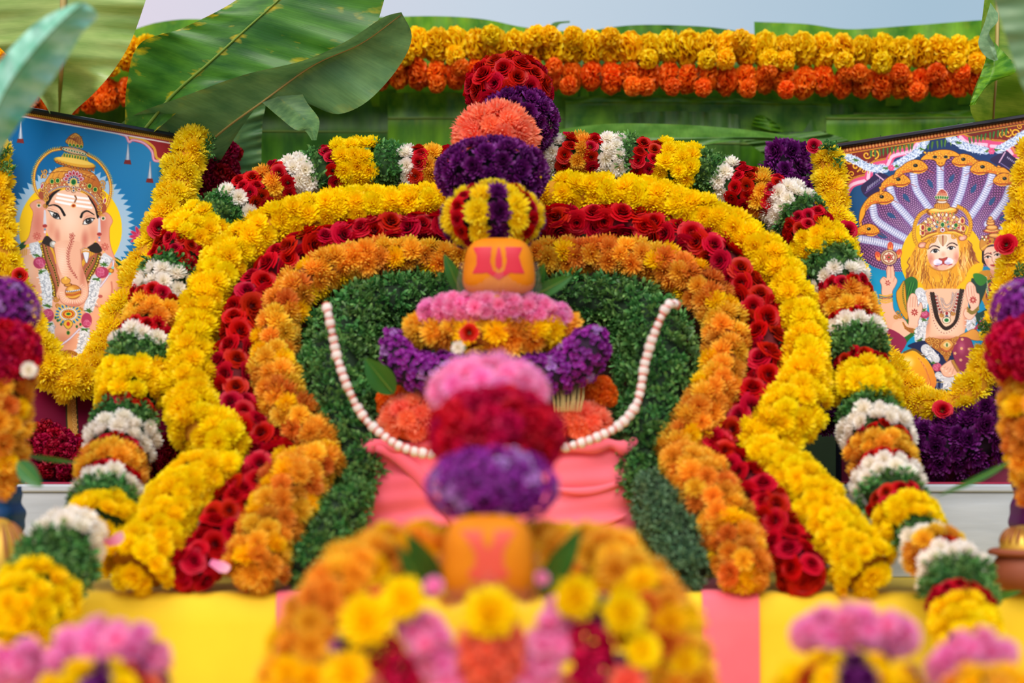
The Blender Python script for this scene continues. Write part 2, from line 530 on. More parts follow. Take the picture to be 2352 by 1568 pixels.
def garland(name, label, cat, path, kinds, d_px, core='green', group=None, arc=108, rings=0.66, lift=0.62, up=0.25):
    """path: (px, py, radius_px, Y). kinds: a kind, or a list of (kind, end_fraction_of_length)"""
    W = []
    for px, py, rp, Y in path:
        p = at(px, py, Y)
        W.append((p.x, p.y, p.z, rp * Y / F, Y))
    Ym = sum(q[3] for q in path) / len(path)
    d = d_px * Ym / F
    P, L = catmull(W, d * rings)
    root = empty(name, P[len(P) // 2][:3], label, cat, group)
    cm = tube_mesh('core', P[:, :3], [max(0.002, r * 0.72) for r in P[:, 3]], CORE[core])
    put('core', recenter(cm, P[len(P) // 2][:3]), root, P[len(P) // 2][:3])
    m = len(P)
    for i in range(m):
        p = Vector(P[i][:3]); r = P[i][3]
        T = (Vector(P[min(i + 1, m - 1)][:3]) - Vector(P[max(i - 1, 0)][:3])).normalized()
        Fv = Vector((0, -1, up)); Fv = Fv - T * Fv.dot(T)
        if Fv.length < 0.3: Fv = Vector((0, -0.6, 1)) - T * Vector((0, -0.6, 1)).dot(T)
        Fv.normalize()
        Sd = T.cross(Fv)
        if isinstance(kinds, str): kd = kinds
        else:
            f = i / (m - 1); kd = kinds[-1][0]
            for k_, e_ in kinds:
                if f <= e_: kd = k_; break
        dd = d * (0.8 if kd == 'rose' and not isinstance(kinds, str) else 1.0)
        cnt = max(2, int(round(2 * math.radians(arc) * (r * 0.86) / (dd * 0.74))))
        for j in range(cnt):
            a = math.radians(arc) * (-1 + 2 * (j + 0.5 * (i % 2) + 0.25) / cnt)
            dv = Fv * math.cos(a) + Sd * math.sin(a)
            bloom(kd, root, p + dv * (r - lift * dd * 0.5) + T * random.uniform(-0.2, 0.2) * dd + Sd * random.uniform(-0.1, 0.1) * dd, dv, dd, 0.38)
    # closed ends
    for e, sgn in ((0, -1), (m - 1, 1)):
        p = Vector(P[e][:3]); r = P[e][3]
        T = (Vector(P[min(e + 1, m - 1)][:3]) - Vector(P[max(e - 1, 0)][:3])).normalized() * sgn
        kd = kinds if isinstance(kinds, str) else (kinds[0][0] if e == 0 else kinds[-1][0])
        if r > d * 0.5:
            Fv = Vector((0, -1, 0.2)); Fv = (Fv - T * Fv.dot(T)).normalized(); Sd = T.cross(Fv)
            for a in range(5):
                an = (-1 + 2 * a / 4) * 1.9
                dv = (Fv * math.cos(an) + Sd * math.sin(an)) * 0.55 + T * 0.7
                bloom(kd, root, p + dv * r * 0.55, dv, d)
            bloom(kd, root, p + T * r * 0.35 + Fv * r * 0.2, T + Fv * 0.6, d)
    return root


def ball(name, label, cat, px, py, Y, rx, rz, d_px, kind, core='green', depth=None, group=None, back=0.45, top=False, zmin=-0.75, lift=0.5):
    c = at(px, py, Y)
    k = Y / F
    a, b = rx * k, rz * k
    dp = depth if depth else (a + b) / 2
    d = d_px * k
    root = empty(name, c, label, cat, group)
    bm = bmesh.new()
    bmesh.ops.create_uvsphere(bm, u_segments=16, v_segments=10, radius=1)
    for v in bm.verts: v.co = Vector((v.co.x * a * 0.78, v.co.y * dp * 0.78, v.co.z * b * 0.78))
    me = bpy.data.meshes.new('core'); bm.to_mesh(me); bm.free(); me.materials.append(CORE[core])
    me.polygons.foreach_set('use_smooth', [True] * len(me.polygons))
    put('core', me, root, c)
    area = 4 * PI * (((a * b) ** 1.6 + (a * dp) ** 1.6 + (b * dp) ** 1.6) / 3) ** (1 / 1.6)
    N = max(12, int(area / (d * d * 0.62)))
    for i in range(N):
        z = 1 - 2 * (i + 0.5) / N
        rr = math.sqrt(1 - z * z); ph = i * GA
        u = Vector((rr * math.cos(ph), rr * math.sin(ph), z))
        if u.y > back or u.z < zmin: continue
        nrm = Vector((u.x / a, u.y / dp, u.z / b)).normalized()
        kd = kind(u) if callable(kind) else kind
        pos = c + Vector((u.x * a, u.y * dp, u.z * b)) - nrm * (d * 0.5 * lift)
        bloom(kd, root, pos, nrm, d, 0.2)
    return root
_b0 = bloom
MIX = {'orangemix': ['orange', 'orange', 'orange', 'bronze', 'orange', 'bronze', 'gold'], 'frontmix': ['orange', 'orange', 'gold', 'orange', 'bronze'], 'violetmix': ['violet'] * 6 + ['lilac']}
FL['gold'] = ('yellow_chrysanthemum', variants(mum, 'myellow', N=96, W=0.2), 1.18)


def bloom(kind, parent, pos, nrm, d, jitter=0.25):
    if kind in MIX: kind = random.choice(MIX[kind])
    return _b0(kind, parent, pos, nrm, d, jitter)


def Ya(py, extra=0.0):
    return 3.2 - (py - 350) / 990.0 * 0.46 + extra


PICS = ((-86, 222, 3.19, 440, 316, 3.37, 14), (1922, 333, 3.37, 2440, 252, 3.19, 14))


def pic_axes(i):
    a = PICS[i]
    TL, TR = at(*a[:3]), at(*a[3:6])
    r = (TR - TL).normalized()
    z = Vector((0, 0, 1)); u = (z - r * z.dot(r)).normalized()
    n = r.cross(u)
    if n.y > 0: n = -n
    L = math.radians(a[6])
    u2 = (u * math.cos(L) - n * math.sin(L)).normalized()
    n2 = r.cross(u2)
    if n2.y > 0: n2 = -n2
    return TL, TR, r, u2, n2


def pic_Y(i, px, py, off):
    """depth Y of a spot `off` metres in front of picture i"""
    TL, TR, r, u2, n2 = pic_axes(i)
    d = at(px, py, 1.0) - CAM
    t = ((TL + n2 * off - CAM).dot(n2)) / d.dot(n2)
    return t


# ================================================================ SETTING
floor_m = simple_mat('ground_carpet', (120, 60, 50), 0.95, col2=(96, 48, 44), scale=60)
o = put('floor', box_mesh('floor', -6, 6, -4, 9, -0.05, 0.0, floor_m, 0)); tag(o, kind='structure')
wall_m = simple_mat('panel_dark', (26, 44, 16), 0.9, col2=(34, 58, 20), scale=6)
zt = at(1176, 96, 3.80).z
o = put('wall_back', box_mesh('wall_back', -1.35, 1.35, 3.80, 3.85, 0.0, zt, wall_m, 0)); tag(o, kind='structure')

# ---------------------------------------------------------------- tables
yel_cloth = simple_mat('yellow_cloth', (230, 188, 4), 0.75, col2=(242, 206, 22), scale=3.0, bump=0.15, sheen=0.2)
pink_cloth = simple_mat('pink_cloth', (238, 88, 108), 0.7, col2=(246, 112, 128), scale=4.0, bump=0.1, sheen=0.3)
TZ = at(1176, 1360, 2.72).z       # top of the cloth covered altar table
TY = 2.72


def drape(x0, x1, Y, ztop, zbot, mat, amp=0.006, freq=16, seed=0, name='cloth_front', back=0.9, nx=90, nz=26):
    r = random.Random(seed)
    ph = [r.uniform(0, 6) for _ in range(5)]
    V, Fc, UV = [], [], []
    def off(x, z):
        f = min(1, (ztop - z) / 0.12)
        return amp * f * (math.sin(freq * x + ph[0] + 1.5 * math.sin(5 * x + ph[1])) + 0.5 * math.sin(freq * 2.3 * x + ph[2] + z * 6) + 0.35 * math.sin(z * 14 + x * 7 + ph[3]))
    rows = [(Y + back, ztop)] + [(Y + 0.012, ztop)] + [(Y + 0.003, ztop - 0.003)] + [(Y, ztop - 0.012 - (ztop - 0.012 - zbot) * k / nz) for k in range(nz + 1)]
    for j, (yy, zz) in enumerate(rows):
        for i in range(nx + 1):
            x = x0 + (x1 - x0) * i / nx
            V.append((x, yy - (off(x, zz) if j > 2 else 0) - (0.004 if j > 2 else 0), zz))
    for j in range(len(rows) - 1):
        for i in range(nx):
            a = j * (nx + 1) + i
            Fc.append((a, a + nx + 1, a + nx + 2, a + 1))
    return mesh(name, V, Fc, mat, True)


tab = empty('draped_table', (0, 3.1, 0), 'long altar table covered with a yellow cloth under the arches of flowers', 'table')
put('cloth', drape(-1.05, 1.05, TY, TZ, 0.25, yel_cloth, 0.005, 13, 1, 'cloth', 0.95), tab)
put('table_top', box_mesh('table_top', -1.04, 1.04, TY + 0.01, 3.66, TZ - 0.03, TZ - 0.002, simple_mat('raw_wood', (120, 84, 50), 0.8)), tab)
for sx_ in (-1, 1):
    for yy in (TY + 0.06, 3.6):
        put('leg', box_mesh('leg', sx_ * 0.98 - 0.02, sx_ * 0.98 + 0.02, yy - 0.02, yy + 0.02, 0, TZ - 0.03, simple_mat('leg_wood', (110, 76, 46), 0.8)), tab)
xa, xb = at(1612, 1400, TY).x, at(1742, 1400, TY).x
o = put('pink_cloth_strip', drape(xa, xb, TY - 0.006, TZ + 0.002, 0.25, pink_cloth, 0.002, 20, 3, 'pink_strip', 0.3, 12, 26), None)
tag(o, 'salmon pink cloth panel hanging down the yellow cloth right of the small arch', 'cloth')
xa, xb = at(636, 1400, TY).x, at(700, 1400, TY).x
o = put('pink_cloth_strip', drape(xa, xb, TY - 0.006, TZ + 0.002, 0.25, pink_cloth, 0.002, 20, 4, 'pink_strip', 0.3, 10, 26), None)
tag(o, 'narrow salmon pink cloth edge on the yellow cloth left of the small arch', 'cloth')

LZ = 0.94
low = empty('draped_table', (0, 2.2, 0), 'lower front table under the small blurred idol', 'table')
put('cloth', drape(-1.05, 1.05, 1.82, LZ, 0.1, yel_cloth, 0.005, 13, 9, 'cloth', 0.85), low)
put('table_top', box_mesh('table_top', -1.04, 1.04, 1.84, 2.66, LZ - 0.03, LZ - 0.002, simple_mat('raw_wood2', (120, 84, 50), 0.8)), low)
for sx_ in (-1, 1):
    for yy in (1.9, 2.6):
        put('leg', box_mesh('leg', sx_ * 0.98 - 0.02, sx_ * 0.98 + 0.02, yy - 0.02, yy + 0.02, 0, LZ - 0.03, simple_mat('leg_wood2', (110, 76, 46), 0.8)), low)

# white riser boxes under the two pictures
white_m = simple_mat('white_board', (178, 186, 194), 0.6, col2=(200, 208, 216), scale=5, bump=0.25, stretch=(1, 1, 9))
for (x0, x1, lab) in ((45, 470, 'white painted riser box under the elephant-headed deity picture'), (1895, 2337, 'white painted riser box under the lion-faced deity picture')):
    ztop = at(1176, 1112, 3.05).z
    a, b = at(x0, 1110, 3.05).x, at(x1, 1110, 3.05).x
    r = empty('riser_box', ((a + b) / 2, 3.05, TZ), lab, 'box', 'white risers')
    put('body', box_mesh('body', a, b, 3.05, 3.62, TZ, ztop - 0.012, white_m, 0.003), r)
    put('lid', box_mesh('lid', a - 0.004, b + 0.004, 3.046, 3.625, ztop - 0.012, ztop, white_m, 0.003), r)
    o = put('red_cloth', box_mesh('red_cloth', a + 0.005, b - 0.005, 3.06, 3.6, ztop, ztop + 0.003, simple_mat('red_cloth', (160, 20, 60), 0.8), 0.001))
    tag(o, 'thin %s cloth lying on top of the %s white riser' % (('crimson', 'left') if x0 < 1000 else ('dark red', 'right')), 'cloth')
RZ = ztop

# ---------------------------------------------------------------- banana leaves
LM = {
    'pale': leaf_mat('pale_banana_leaf', (142, 176, 84), (184, 208, 116), 0.0, 0.4, gloss=0.05, veins=0.7),
    'deep': leaf_mat('deep_banana_leaf', (34, 96, 20), (84, 146, 40), 1.0, 0.35, (206, 186, 20)),
    'under': leaf_mat('banana_leaf_underside', (78, 124, 72), (114, 158, 92), 0.25, 0.3, (176, 176, 60), gloss=0.03),
    'teal': leaf_mat('bluish_banana_leaf', (110, 190, 156), (176, 230, 208), 0.0, 0.3, veins=0.5),
    'wall': leaf_mat('fresh_banana_leaf', (56, 120, 6), (118, 176, 20), 0.35, 0.25, (150, 170, 20), gloss=0.03),
    'wall2': leaf_mat('dark_banana_leaf', (40, 96, 6), (84, 144, 18), 0.2, 0.25, (120, 140, 20), gloss=0.03),
    'dull': leaf_mat('dull_banana_leaf', (60, 106, 32), (92, 138, 54), 0.2, 0.25, (130, 140, 40), gloss=0.03),
    'lime': leaf_mat('lime_banana_leaf', (92, 136, 20), (150, 176, 50), 0.0, 0.45, veins=1.0),
    'sage': leaf_mat('sage_banana_leaf', (104, 146, 98), (136, 172, 122), 0.0, 0.4, veins=0.4),
}
RIB = {'pale': simple_mat('pale_rib', (196, 196, 140), 0.5), 'green': simple_mat('green_rib', (108, 136, 44), 0.5), 'tan': simple_mat('tan_rib', (170, 150, 84), 0.5)}


def sheet(A, R, B, mat, name='blade', n=46, nu=8, wave=0.004, seed=0, dent=0.0):
    r = random.Random(seed)
    def res(L):
        L = [p if len(p) == 3 else (p[0], p[1], L[0][2]) for p in L]
        Q = []
        P, _ = catmull([(p[0], p[1], p[2] * 50) for p in L], 1.0)
        q = np.linspace(0, len(P) - 1, n)
        return [(np.interp(k, np.arange(len(P)), P[:, 0]), np.interp(k, np.arange(len(P)), P[:, 1]), np.interp(k, np.arange(len(P)), P[:, 2]) / 50) for k in q]
    a, m, b = res(A), res(R), res(B)
    p1, p2 = r.uniform(0, 6), r.uniform(0, 6)
    V, UV, Fc = [], [], []
    for i in range(n):
        for j in range(2 * nu + 1):
            f = j / nu
            if f <= 1: p = [a[i][k] + (m[i][k] - a[i][k]) * f for k in range(3)]
            else: p = [m[i][k] + (b[i][k] - m[i][k]) * (f - 1) for k in range(3)]
            e = abs(f - 1)
            y = p[2] + wave * e * (math.sin(i * 0.55 + p1) + 0.6 * math.sin(i * 1.3 + p2 + f)) + wave * 2.0 * (1 - e) * e
            V.append(at(p[0], p[1] + dent * e * r.uniform(-1, 1) * (1 if e > 0.95 else 0), y))
            UV.append((f / 2, i / n))
    w_ = 2 * nu + 1
    for i in range(n - 1):
        for j in range(2 * nu):
            k = i * w_ + j
            Fc.append((k, k + 1, k + w_ + 1, k + w_))
    rib = [V[i * w_ + nu] for i in range(n)]
    return mesh(name, V, Fc, mat, True, uv=UV), rib


def leaf(label, A, R, B, m='wall', rib='green', rw=4, group=None, wave=0.004, seed=0, rib0=0.0, rib1=1.0, ribfront=1):
    me, rb = sheet(A, R, B, LM[m], wave=wave, seed=seed)
    c = rb[len(rb) // 2]
    root = empty('banana_leaf', c, label, 'leaf', group)
    put('blade', recenter(me, c), root, c)
    if rw:
        k = rb[0].y / F
        seg = rb[int(len(rb) * rib0):max(2, int(len(rb) * rib1))]
        seg = [p + Vector((0, -0.001 * ribfront, 0)) for p in seg]
        t = tube_mesh('midrib', seg, [rw * k * (1 - 0.6 * i / len(seg)) for i in range(len(seg))], RIB[rib], 8)
        put('midrib', recenter(t, c), root, c)
    return root


leaf('broad pale banana leaf hanging straight down behind the top left of the blue picture',
     [(-70, -60, 3.22), (-60, 40, 3.22), (40, 150, 3.2), (78, 205, 3.17), (108, 248, 3.15), (131, 270, 3.5)][:5] + [(131, 300, 3.6)],
     [(147, -60, 3.14), (145, 60, 3.14), (141, 160, 3.15), (136, 240, 3.5), (132, 300, 3.6)],
     [(352, -60, 3.22), (335, 0, 3.2), (302, 92, 3.2), (262, 160, 3.18), (215, 215, 3.2), (165, 262, 3.5), (150, 300, 3.6)], 'pale', 'tan', 9, seed=1, wave=0.006)
leaf('dark green banana leaf with yellow flecks slanting up above the folded leaf',
     [(286, 300, 3.36), (292, 190, 3.34), (322, 100, 3.32), (420, 64, 3.3), (540, 2, 3.3), (600, -60, 3.3)],
     [(330, 300, 3.34), (398, 218, 3.32), (480, 145, 3.3), (560, 72, 3.29), (640, 0, 3.28), (700, -60, 3.28)],
     [(345, 310, 3.33), (470, 215, 3.3), (640, 165, 3.29), (750, 130, 3.28), (850, 80, 3.27), (886, -10, 3.27), (910, -60, 3.27)], 'deep', 'green', 4, seed=2)
fl = leaf('large folded banana leaf showing its grey green underside above the left arch',
     [(225, 335, 3.42), (300, 268, 3.36), (420, 222, 3.27), (560, 172, 3.24), (700, 138, 3.22), (800, 92, 3.21), (880, 40, 3.2), (922, 28, 3.2)],
     [(400, 400, 3.42), (510, 302, 3.34), (600, 236, 3.29), (720, 150, 3.26), (830, 100, 3.24), (922, 34, 3.21)],
     [(500, 380, 3.42), (560, 285, 3.36), (603, 236, 3.31), (660, 222, 3.3), (700, 226, 3.29), (745, 255, 3.28), (790, 260, 3.27), (850, 228, 3.26), (915, 155, 3.25), (946, 85, 3.23), (922, 28, 3.2)], 'under', 'tan', 3.2, seed=3, wave=0.003)
me, _ = sheet([(598, 232, 3.29), (640, 268, 3.28), (678, 298, 3.27), (700, 300, 3.27), (716, 322, 3.26)],
              [(630, 215, 3.285), (665, 245, 3.275), (700, 275, 3.265), (715, 295, 3.26), (722, 322, 3.255)],
              [(690, 205, 3.28), (705, 235, 3.27), (728, 265, 3.26), (734, 282, 3.255), (727, 322, 3.25)], LM['under'], 'torn_strip', n=16, nu=4, wave=0.002)
put('torn_strip', me, fl)
leaf('dull green banana leaf hanging below the big folded leaf',
     [(488, 300, 3.5), (480, 360, 3.5), (470, 440, 3.5)], [(550, 250, 3.48), (545, 340, 3.48), (540, 440, 3.48)], [(612, 232, 3.5), (602, 300, 3.5), (600, 440, 3.5)], 'under', 'green', 0, seed=4)
leaf('bluish green banana leaf in the near top left corner, closest leaf to the viewer',
     [(-90, 330, 2.5), (-60, 240, 2.5), (-8, 150, 2.48), (80, 55, 2.46), (160, 12, 2.45), (188, 4, 2.45)],
     [(-60, 400, 2.44), (0, 235, 2.44), (60, 140, 2.43), (130, 60, 2.43), (190, 6, 2.44)],
     [(-30, 400, 2.5), (40, 290, 2.5), (105, 205, 2.5), (150, 140, 2.5), (192, 72, 2.48), (226, 36, 2.46), (196, 6, 2.45)], 'teal', 'green', 1.5, seed=5, wave=0.01)
leaf('yellowish green banana leaf hanging above the top edge of the lion-faced deity picture',
     [(2268, -60, 3.3), (2252, 92, 3.28), (2266, 130, 3.26), (2228, 242, 3.24), (2262, 310, 3.5)],
     [(2292, -60, 3.32), (2290, 90, 3.3), (2287, 180, 3.3), (2282, 250, 3.36), (2280, 330, 3.5)],
     [(2420, -60, 3.3), (2420, 90, 3.3), (2420, 180, 3.3), (2400, 240, 3.36), (2330, 330, 3.5)], 'lime', 'tan', 6, seed=6)
leaf('small folded flap of banana leaf at the right end of the marigold rows',
     [(2275, 6, 3.24), (2262, 50, 3.22), (2247, 98, 3.2), (2262, 128, 3.19), (2284, 140, 3.18)],
     [(2284, 20, 3.23), (2276, 60, 3.2), (2268, 90, 3.19), (2280, 120, 3.18), (2288, 139, 3.18)],
     [(2292, 30, 3.22), (2291, 50, 3.2), (2272, 75, 3.18), (2284, 105, 3.18), (2292, 138, 3.18)], 'sage', 'green', 0, seed=7, wave=0.001)
leaf('dark green bent banana leaf piece left of the pale rib in the top right corner',
     [(2266, 130, 3.2), (2245, 195, 3.2), (2226, 244, 3.2)], [(2285, 120, 3.2), (2275, 180, 3.19), (2236, 240, 3.2)],
     [(2284, 96, 3.2), (2334, 162, 3.2), (2268, 192, 3.2), (2240, 240, 3.2)], 'wall', 'green', 0, seed=8, wave=0.001)
leaf('pale blurred banana leaf filling the near top right corner',
     [(2255, -60, 2.55), (2282, 0, 2.55), (2312, 90, 2.55), (2356, 215, 2.55), (2420, 300, 2.55)],
     [(2400, -60, 2.52), (2420, 60, 2.52), (2440, 150, 2.52), (2460, 220, 2.52), (2470, 300, 2.52)],
     [(2500, -60, 2.52), (2500, 60, 2.52), (2500, 150, 2.52), (2500, 220, 2.52), (2500, 300, 2.52)], 'sage', 'green', 0, seed=9)

WL = [
    ('banana leaf edge rising above the marigold rows beside the folded leaf', [(850, 40), (1000, 37), (1110, 44), (1200, 62), (1300, 72), (1365, 76)], 160, 240, 3.745, 'wall'),
    ('low banana leaf edge above the middle of the marigold rows', [(1325, 76), (1450, 58), (1600, 60), (1700, 72), (1765, 88)], 160, 240, 3.74, 'wall2'),
    ('banana leaf edge rising above the right end of the marigold rows', [(1732, 50), (1850, 55), (1950, 67), (2100, 58), (2260, 46), (2420, 40)], 160, 240, 3.735, 'wall'),
    ('banana leaf edge above the marigolds in the gap left of the slanting leaf', [(-60, 90), (150, 80), (300, 68), (350, 54), (430, 44), (560, 50), (700, 60), (870, 70)], 170, 250, 3.74, 'wall'),
    ('dark banana leaf behind the folded leaf and the left arch', [(380, 190), (600, 195), (760, 200), (910, 205)], 300, 460, 3.735, 'wall2'),
    ('banana leaf with a straight midrib behind the stack of flower balls', [(888, 214), (1000, 212), (1200, 216), (1330, 222)], 272, 460, 3.725, 'wall'),
    ('banana leaf tacked up under the orange marigolds right of the rose ball', [(1296, 224), (1450, 218), (1650, 225), (1905, 236)], 236, 300, 3.715, 'wall'),
    ('short cut strip of banana leaf overlapping its neighbours above the arch', [(1420, 262), (1500, 256), (1600, 256), (1696, 262)], 330, 400, 3.705, 'dull'),
    ('dark banana leaf between the orange marigolds and the curled leaf', [(1640, 228), (1740, 232), (1850, 236), (1960, 240)], 330, 440, 3.72, 'wall2'),
    ('banana leaf with a yellowish rib above the right picture', [(1895, 264), (2000, 262), (2120, 258), (2270, 250), (2420, 244)], 272, 420, 3.7, 'wall'),
    ('dark banana leaf just under the right end of the orange marigolds', [(1880, 205), (2000, 205), (2120, 205), (2270, 205), (2420, 205)], 262, 330, 3.735, 'wall2'),
    ('dark banana leaf behind the blue picture and the left marigolds', [(-80, 200), (100, 200), (250, 195), (420, 200)], 300, 420, 3.735, 'wall2'),
]
for i, (lab, top, ry, by, Y, mm) in enumerate(WL):
    A = [(x, y, Y) for x, y in top]
    R_ = [(x + 3, ry + (y - top[0][1]) * 0.25, Y - 0.006) for x, y in top]
    B = [(x + 2, by + (y - top[0][1]) * 0.25, Y) for x, y in top]
    leaf(lab, A, R_, B, mm, 'green', 2.6 if ry > 255 else 0, 'banana leaves covering the back panel', 0.004, 20 + i)
leaf('curled dull banana leaf arching over the top right of the flower arch',
     [(1262, 300, 3.66), (1400, 284, 3.62), (1560, 286, 3.6), (1700, 296, 3.6), (1790, 308, 3.62), (1905, 330, 3.66)],
     [(1262, 330, 3.62), (1400, 318, 3.58), (1560, 318, 3.56), (1700, 316, 3.58), (1790, 318, 3.6), (1905, 336, 3.65)],
     [(1262, 420, 3.6), (1400, 400, 3.57), (1520, 356, 3.56), (1660, 326, 3.57), (1760, 322, 3.6), (1905, 342, 3.65)], 'dull', 'green', 0, seed=40)
leaf('drooping triangular banana leaf end over the purple garland',
     [(1700, 318, 3.66), (1760, 360, 3.66), (1800, 420, 3.66)], [(1790, 312, 3.65), (1840, 350, 3.65), (1860, 420, 3.65)], [(1880, 300, 3.66), (1960, 330, 3.66), (2040, 420, 3.66)], 'dull', 'green', 0, seed=41)
leaf('upright banana leaf point peeking beside the curled leaf', [(1725, 290, 3.69), (1735, 268, 3.69), (1745, 264, 3.69)], [(1770, 300, 3.69), (1765, 280, 3.69), (1750, 264, 3.69)], [(1800, 306, 3.69), (1785, 285, 3.69), (1755, 266, 3.69)], 'wall', 'green', 0, seed=42)
leaf('tiny dry leaf tip sticking up over the marigold rows', [(1262, 60, 3.72), (1275, 51, 3.72), (1308, 48, 3.72)], [(1268, 66, 3.72), (1280, 53, 3.72), (1309, 50, 3.72)], [(1275, 72, 3.72), (1285, 56, 3.72), (1309, 52, 3.72)], 'dull', 'green', 0, seed=43, wave=0.0)

# ---------------------------------------------------------------- marigold rows
def marigold_row(name, label, kind, pts, rp, n_skip=None):
    W = [(p[0], p[1], 0) for p in pts]
    P, L = catmull(W, 44)
    c = at(P[len(P) // 2][0], P[len(P) // 2][1], 3.66)
    root = empty('marigold_garland', c, label, 'garland', 'marigold rows on the back panel')
    cm = tube_mesh('string', [at(p[0], p[1], 3.66) for p in P], 0.012, CORE['orange' if kind == 'morange' else 'yellow'], 8)
    put('string', recenter(cm, c), root, c)
    k = 3.66 / F
    for i, p in enumerate(P):
        T = at(P[min(i + 1, len(P) - 1)][0], P[min(i + 1, len(P) - 1)][1], 3.66) - at(P[max(i - 1, 0)][0], P[max(i - 1, 0)][1], 3.66)
        T.normalize()
        j = random.uniform(-4, 4)
        nm, ms, rs = FL[kind]
        q = (T * random.choice((-1, 1)) + Vector((random.uniform(-.2, .2),) * 3)).normalized().to_track_quat('Z', 'Y') @ Quaternion((0, 0, 1), random.uniform(0, 6))
        s = rp * k * random.uniform(0.98, 1.12)
        put(nm, random.choice(ms), root, at(p[0], p[1] + j, 3.66), q, (s, s, s * 0.78))
        if random.random() < 0.5:      # a smaller head pressed in beside it
            s2 = s * 0.6
            put(nm, random.choice(ms), root, at(p[0] + random.uniform(-12, 12), p[1] + random.choice((-1, 1)) * rp * 0.55, 3.63), q, s2)
    return root


marigold_row('y', 'upper row of bright yellow marigolds strung across the banana leaves', 'myellow',
             [(-60, 150), (60, 140), (180, 132), (310, 124), (430, 118), (600, 110), (800, 105), (950, 104), (1150, 105), (1300, 108), (1500, 112), (1700, 114), (1900, 118), (2100, 122), (2290, 120)], 43)
marigold_row('o', 'lower row of deep orange marigolds strung across the banana leaves', 'morange',
             [(-60, 235), (60, 230), (180, 222), (250, 214), (420, 200), (600, 185), (800, 175), (950, 172), (1150, 174), (1300, 176), (1500, 178), (1700, 182), (1900, 188), (2100, 190), (2290, 185)], 38)
# ================================================================ ARCH GARLANDS
def arch(pts, extra=0.0):
    return [(x, y, r, Ya(y, extra)) for x, y, r in pts]


ag = 'garlands of the big central arch'
garland('garland', 'tall yellow chrysanthemum arch between the banded garland and the rose arch', 'garland',
        arch([(520, 1022, 66), (450, 975, 66), (436, 900, 58), (440, 820, 54), (462, 730, 52), (505, 630, 52), (585, 545, 52), (700, 498, 50), (850, 476, 46), (1000, 468, 44), (1150, 452, 42), (1300, 443, 42),
              (1450, 450, 46), (1580, 486, 48), (1690, 535, 50), (1775, 605, 50), (1828, 700, 48), (1852, 800, 50), (1845, 900, 66), (1795, 975, 72), (1745, 1010, 56)]), 'yellow', 56, 'yellow', ag, rings=0.72)
garland('garland', 'yellow chrysanthemum strand running from left arch foot down to the table edge', 'garland',
        arch([(520, 1078, 48), (450, 1105, 66), (395, 1170, 72), (355, 1240, 78), (318, 1308, 92)], -0.03), 'yellow', 50, 'yellow', ag)
garland('garland', 'yellow chrysanthemum strand running from right arch foot down to the table edge', 'garland',
        arch([(1745, 1040, 44), (1830, 1105, 64), (1890, 1185, 68), (1945, 1260, 78), (1988, 1312, 80)], -0.03), 'yellow', 50, 'yellow', ag)
garland('garland', 'red rose arch between the yellow and the orange chrysanthemum arches', 'garland',
        arch([(640, 1040, 38), (590, 1000, 44), (543, 930, 48), (537, 850, 46), (552, 760, 46), (592, 665, 46), (662, 592, 44), (760, 556, 42), (870, 535, 40), (1000, 525, 38), (1130, 512, 38), (1300, 512, 38),
              (1430, 510, 38), (1550, 542, 40), (1650, 592, 44), (1712, 660, 44), (1748, 740, 46), (1756, 830, 48), (1736, 910, 48), (1690, 975, 44), (1648, 1020, 38)], 0.01), 'rose', 60, 'red', ag, rings=0.66, lift=0.5)
garland('garland', 'red rose strand descending left to a rounded end beside the yellow ball end', 'garland',
        arch([(628, 1062, 36), (570, 1120, 48), (525, 1185, 52), (490, 1250, 52), (432, 1312, 58)], -0.02), 'rose', 60, 'red', ag, rings=0.66, lift=0.5)
garland('garland', 'red rose strand descending right between orange and yellow strands', 'garland',
        arch([(1662, 1050, 40), (1730, 1120, 50), (1775, 1190, 54), (1815, 1260, 56), (1848, 1318, 60)], -0.02), 'rose', 60, 'red', ag, rings=0.66, lift=0.5)
garland('garland', 'orange and bronze chrysanthemum arch inside the red rose arch', 'garland',
        arch([(742, 1018, 42), (690, 975, 56), (640, 900, 58), (626, 810, 54), (650, 715, 52), (712, 640, 50), (800, 602, 46), (900, 590, 42), (1010, 590, 38), (1130, 588, 36), (1300, 590, 40), (1420, 590, 46),
              (1530, 615, 50), (1618, 670, 52), (1662, 745, 54), (1665, 830, 56), (1640, 910, 60), (1590, 985, 58), (1550, 1035, 46)], 0.0), 'orangemix', 54, 'orange', ag)
garland('garland', 'orange and bronze chrysanthemum strand descending left inside the rose strand', 'garland',
        arch([(745, 1052, 40), (690, 1095, 76), (650, 1165, 78), (615, 1235, 74), (588, 1308, 74)], -0.03), 'orangemix', 56, 'orange', ag)
garland('garland', 'orange and bronze chrysanthemum strand descending right inside the rose strand', 'garland',
        arch([(1560, 1060, 48), (1610, 1110, 72), (1655, 1185, 70), (1690, 1255, 70), (1715, 1315, 66)], -0.03), 'orangemix', 56, 'orange', ag)
garland('garland', 'dark green herb arch, innermost of the nested arches', 'garland',
        arch([(826, 1100, 56), (804, 1020, 70), (780, 930, 90), (778, 840, 94), (806, 752, 84), (880, 700, 68), (1000, 675, 52), (1140, 672, 44), (1290, 680, 52), (1420, 706, 68), (1490, 752, 88), (1512, 835, 100), (1500, 925, 92), (1486, 1010, 72), (1474, 1110, 54)], 0.03),
        'herb', 55, 'herb', ag, rings=0.7)
garland('garland', 'green herb strand at the lower left of the pink wrapped idol body', 'garland',
        arch([(822, 1135, 42), (775, 1190, 64), (735, 1250, 66), (705, 1320, 60)], 0.0), 'herb', 46, 'herb', ag)
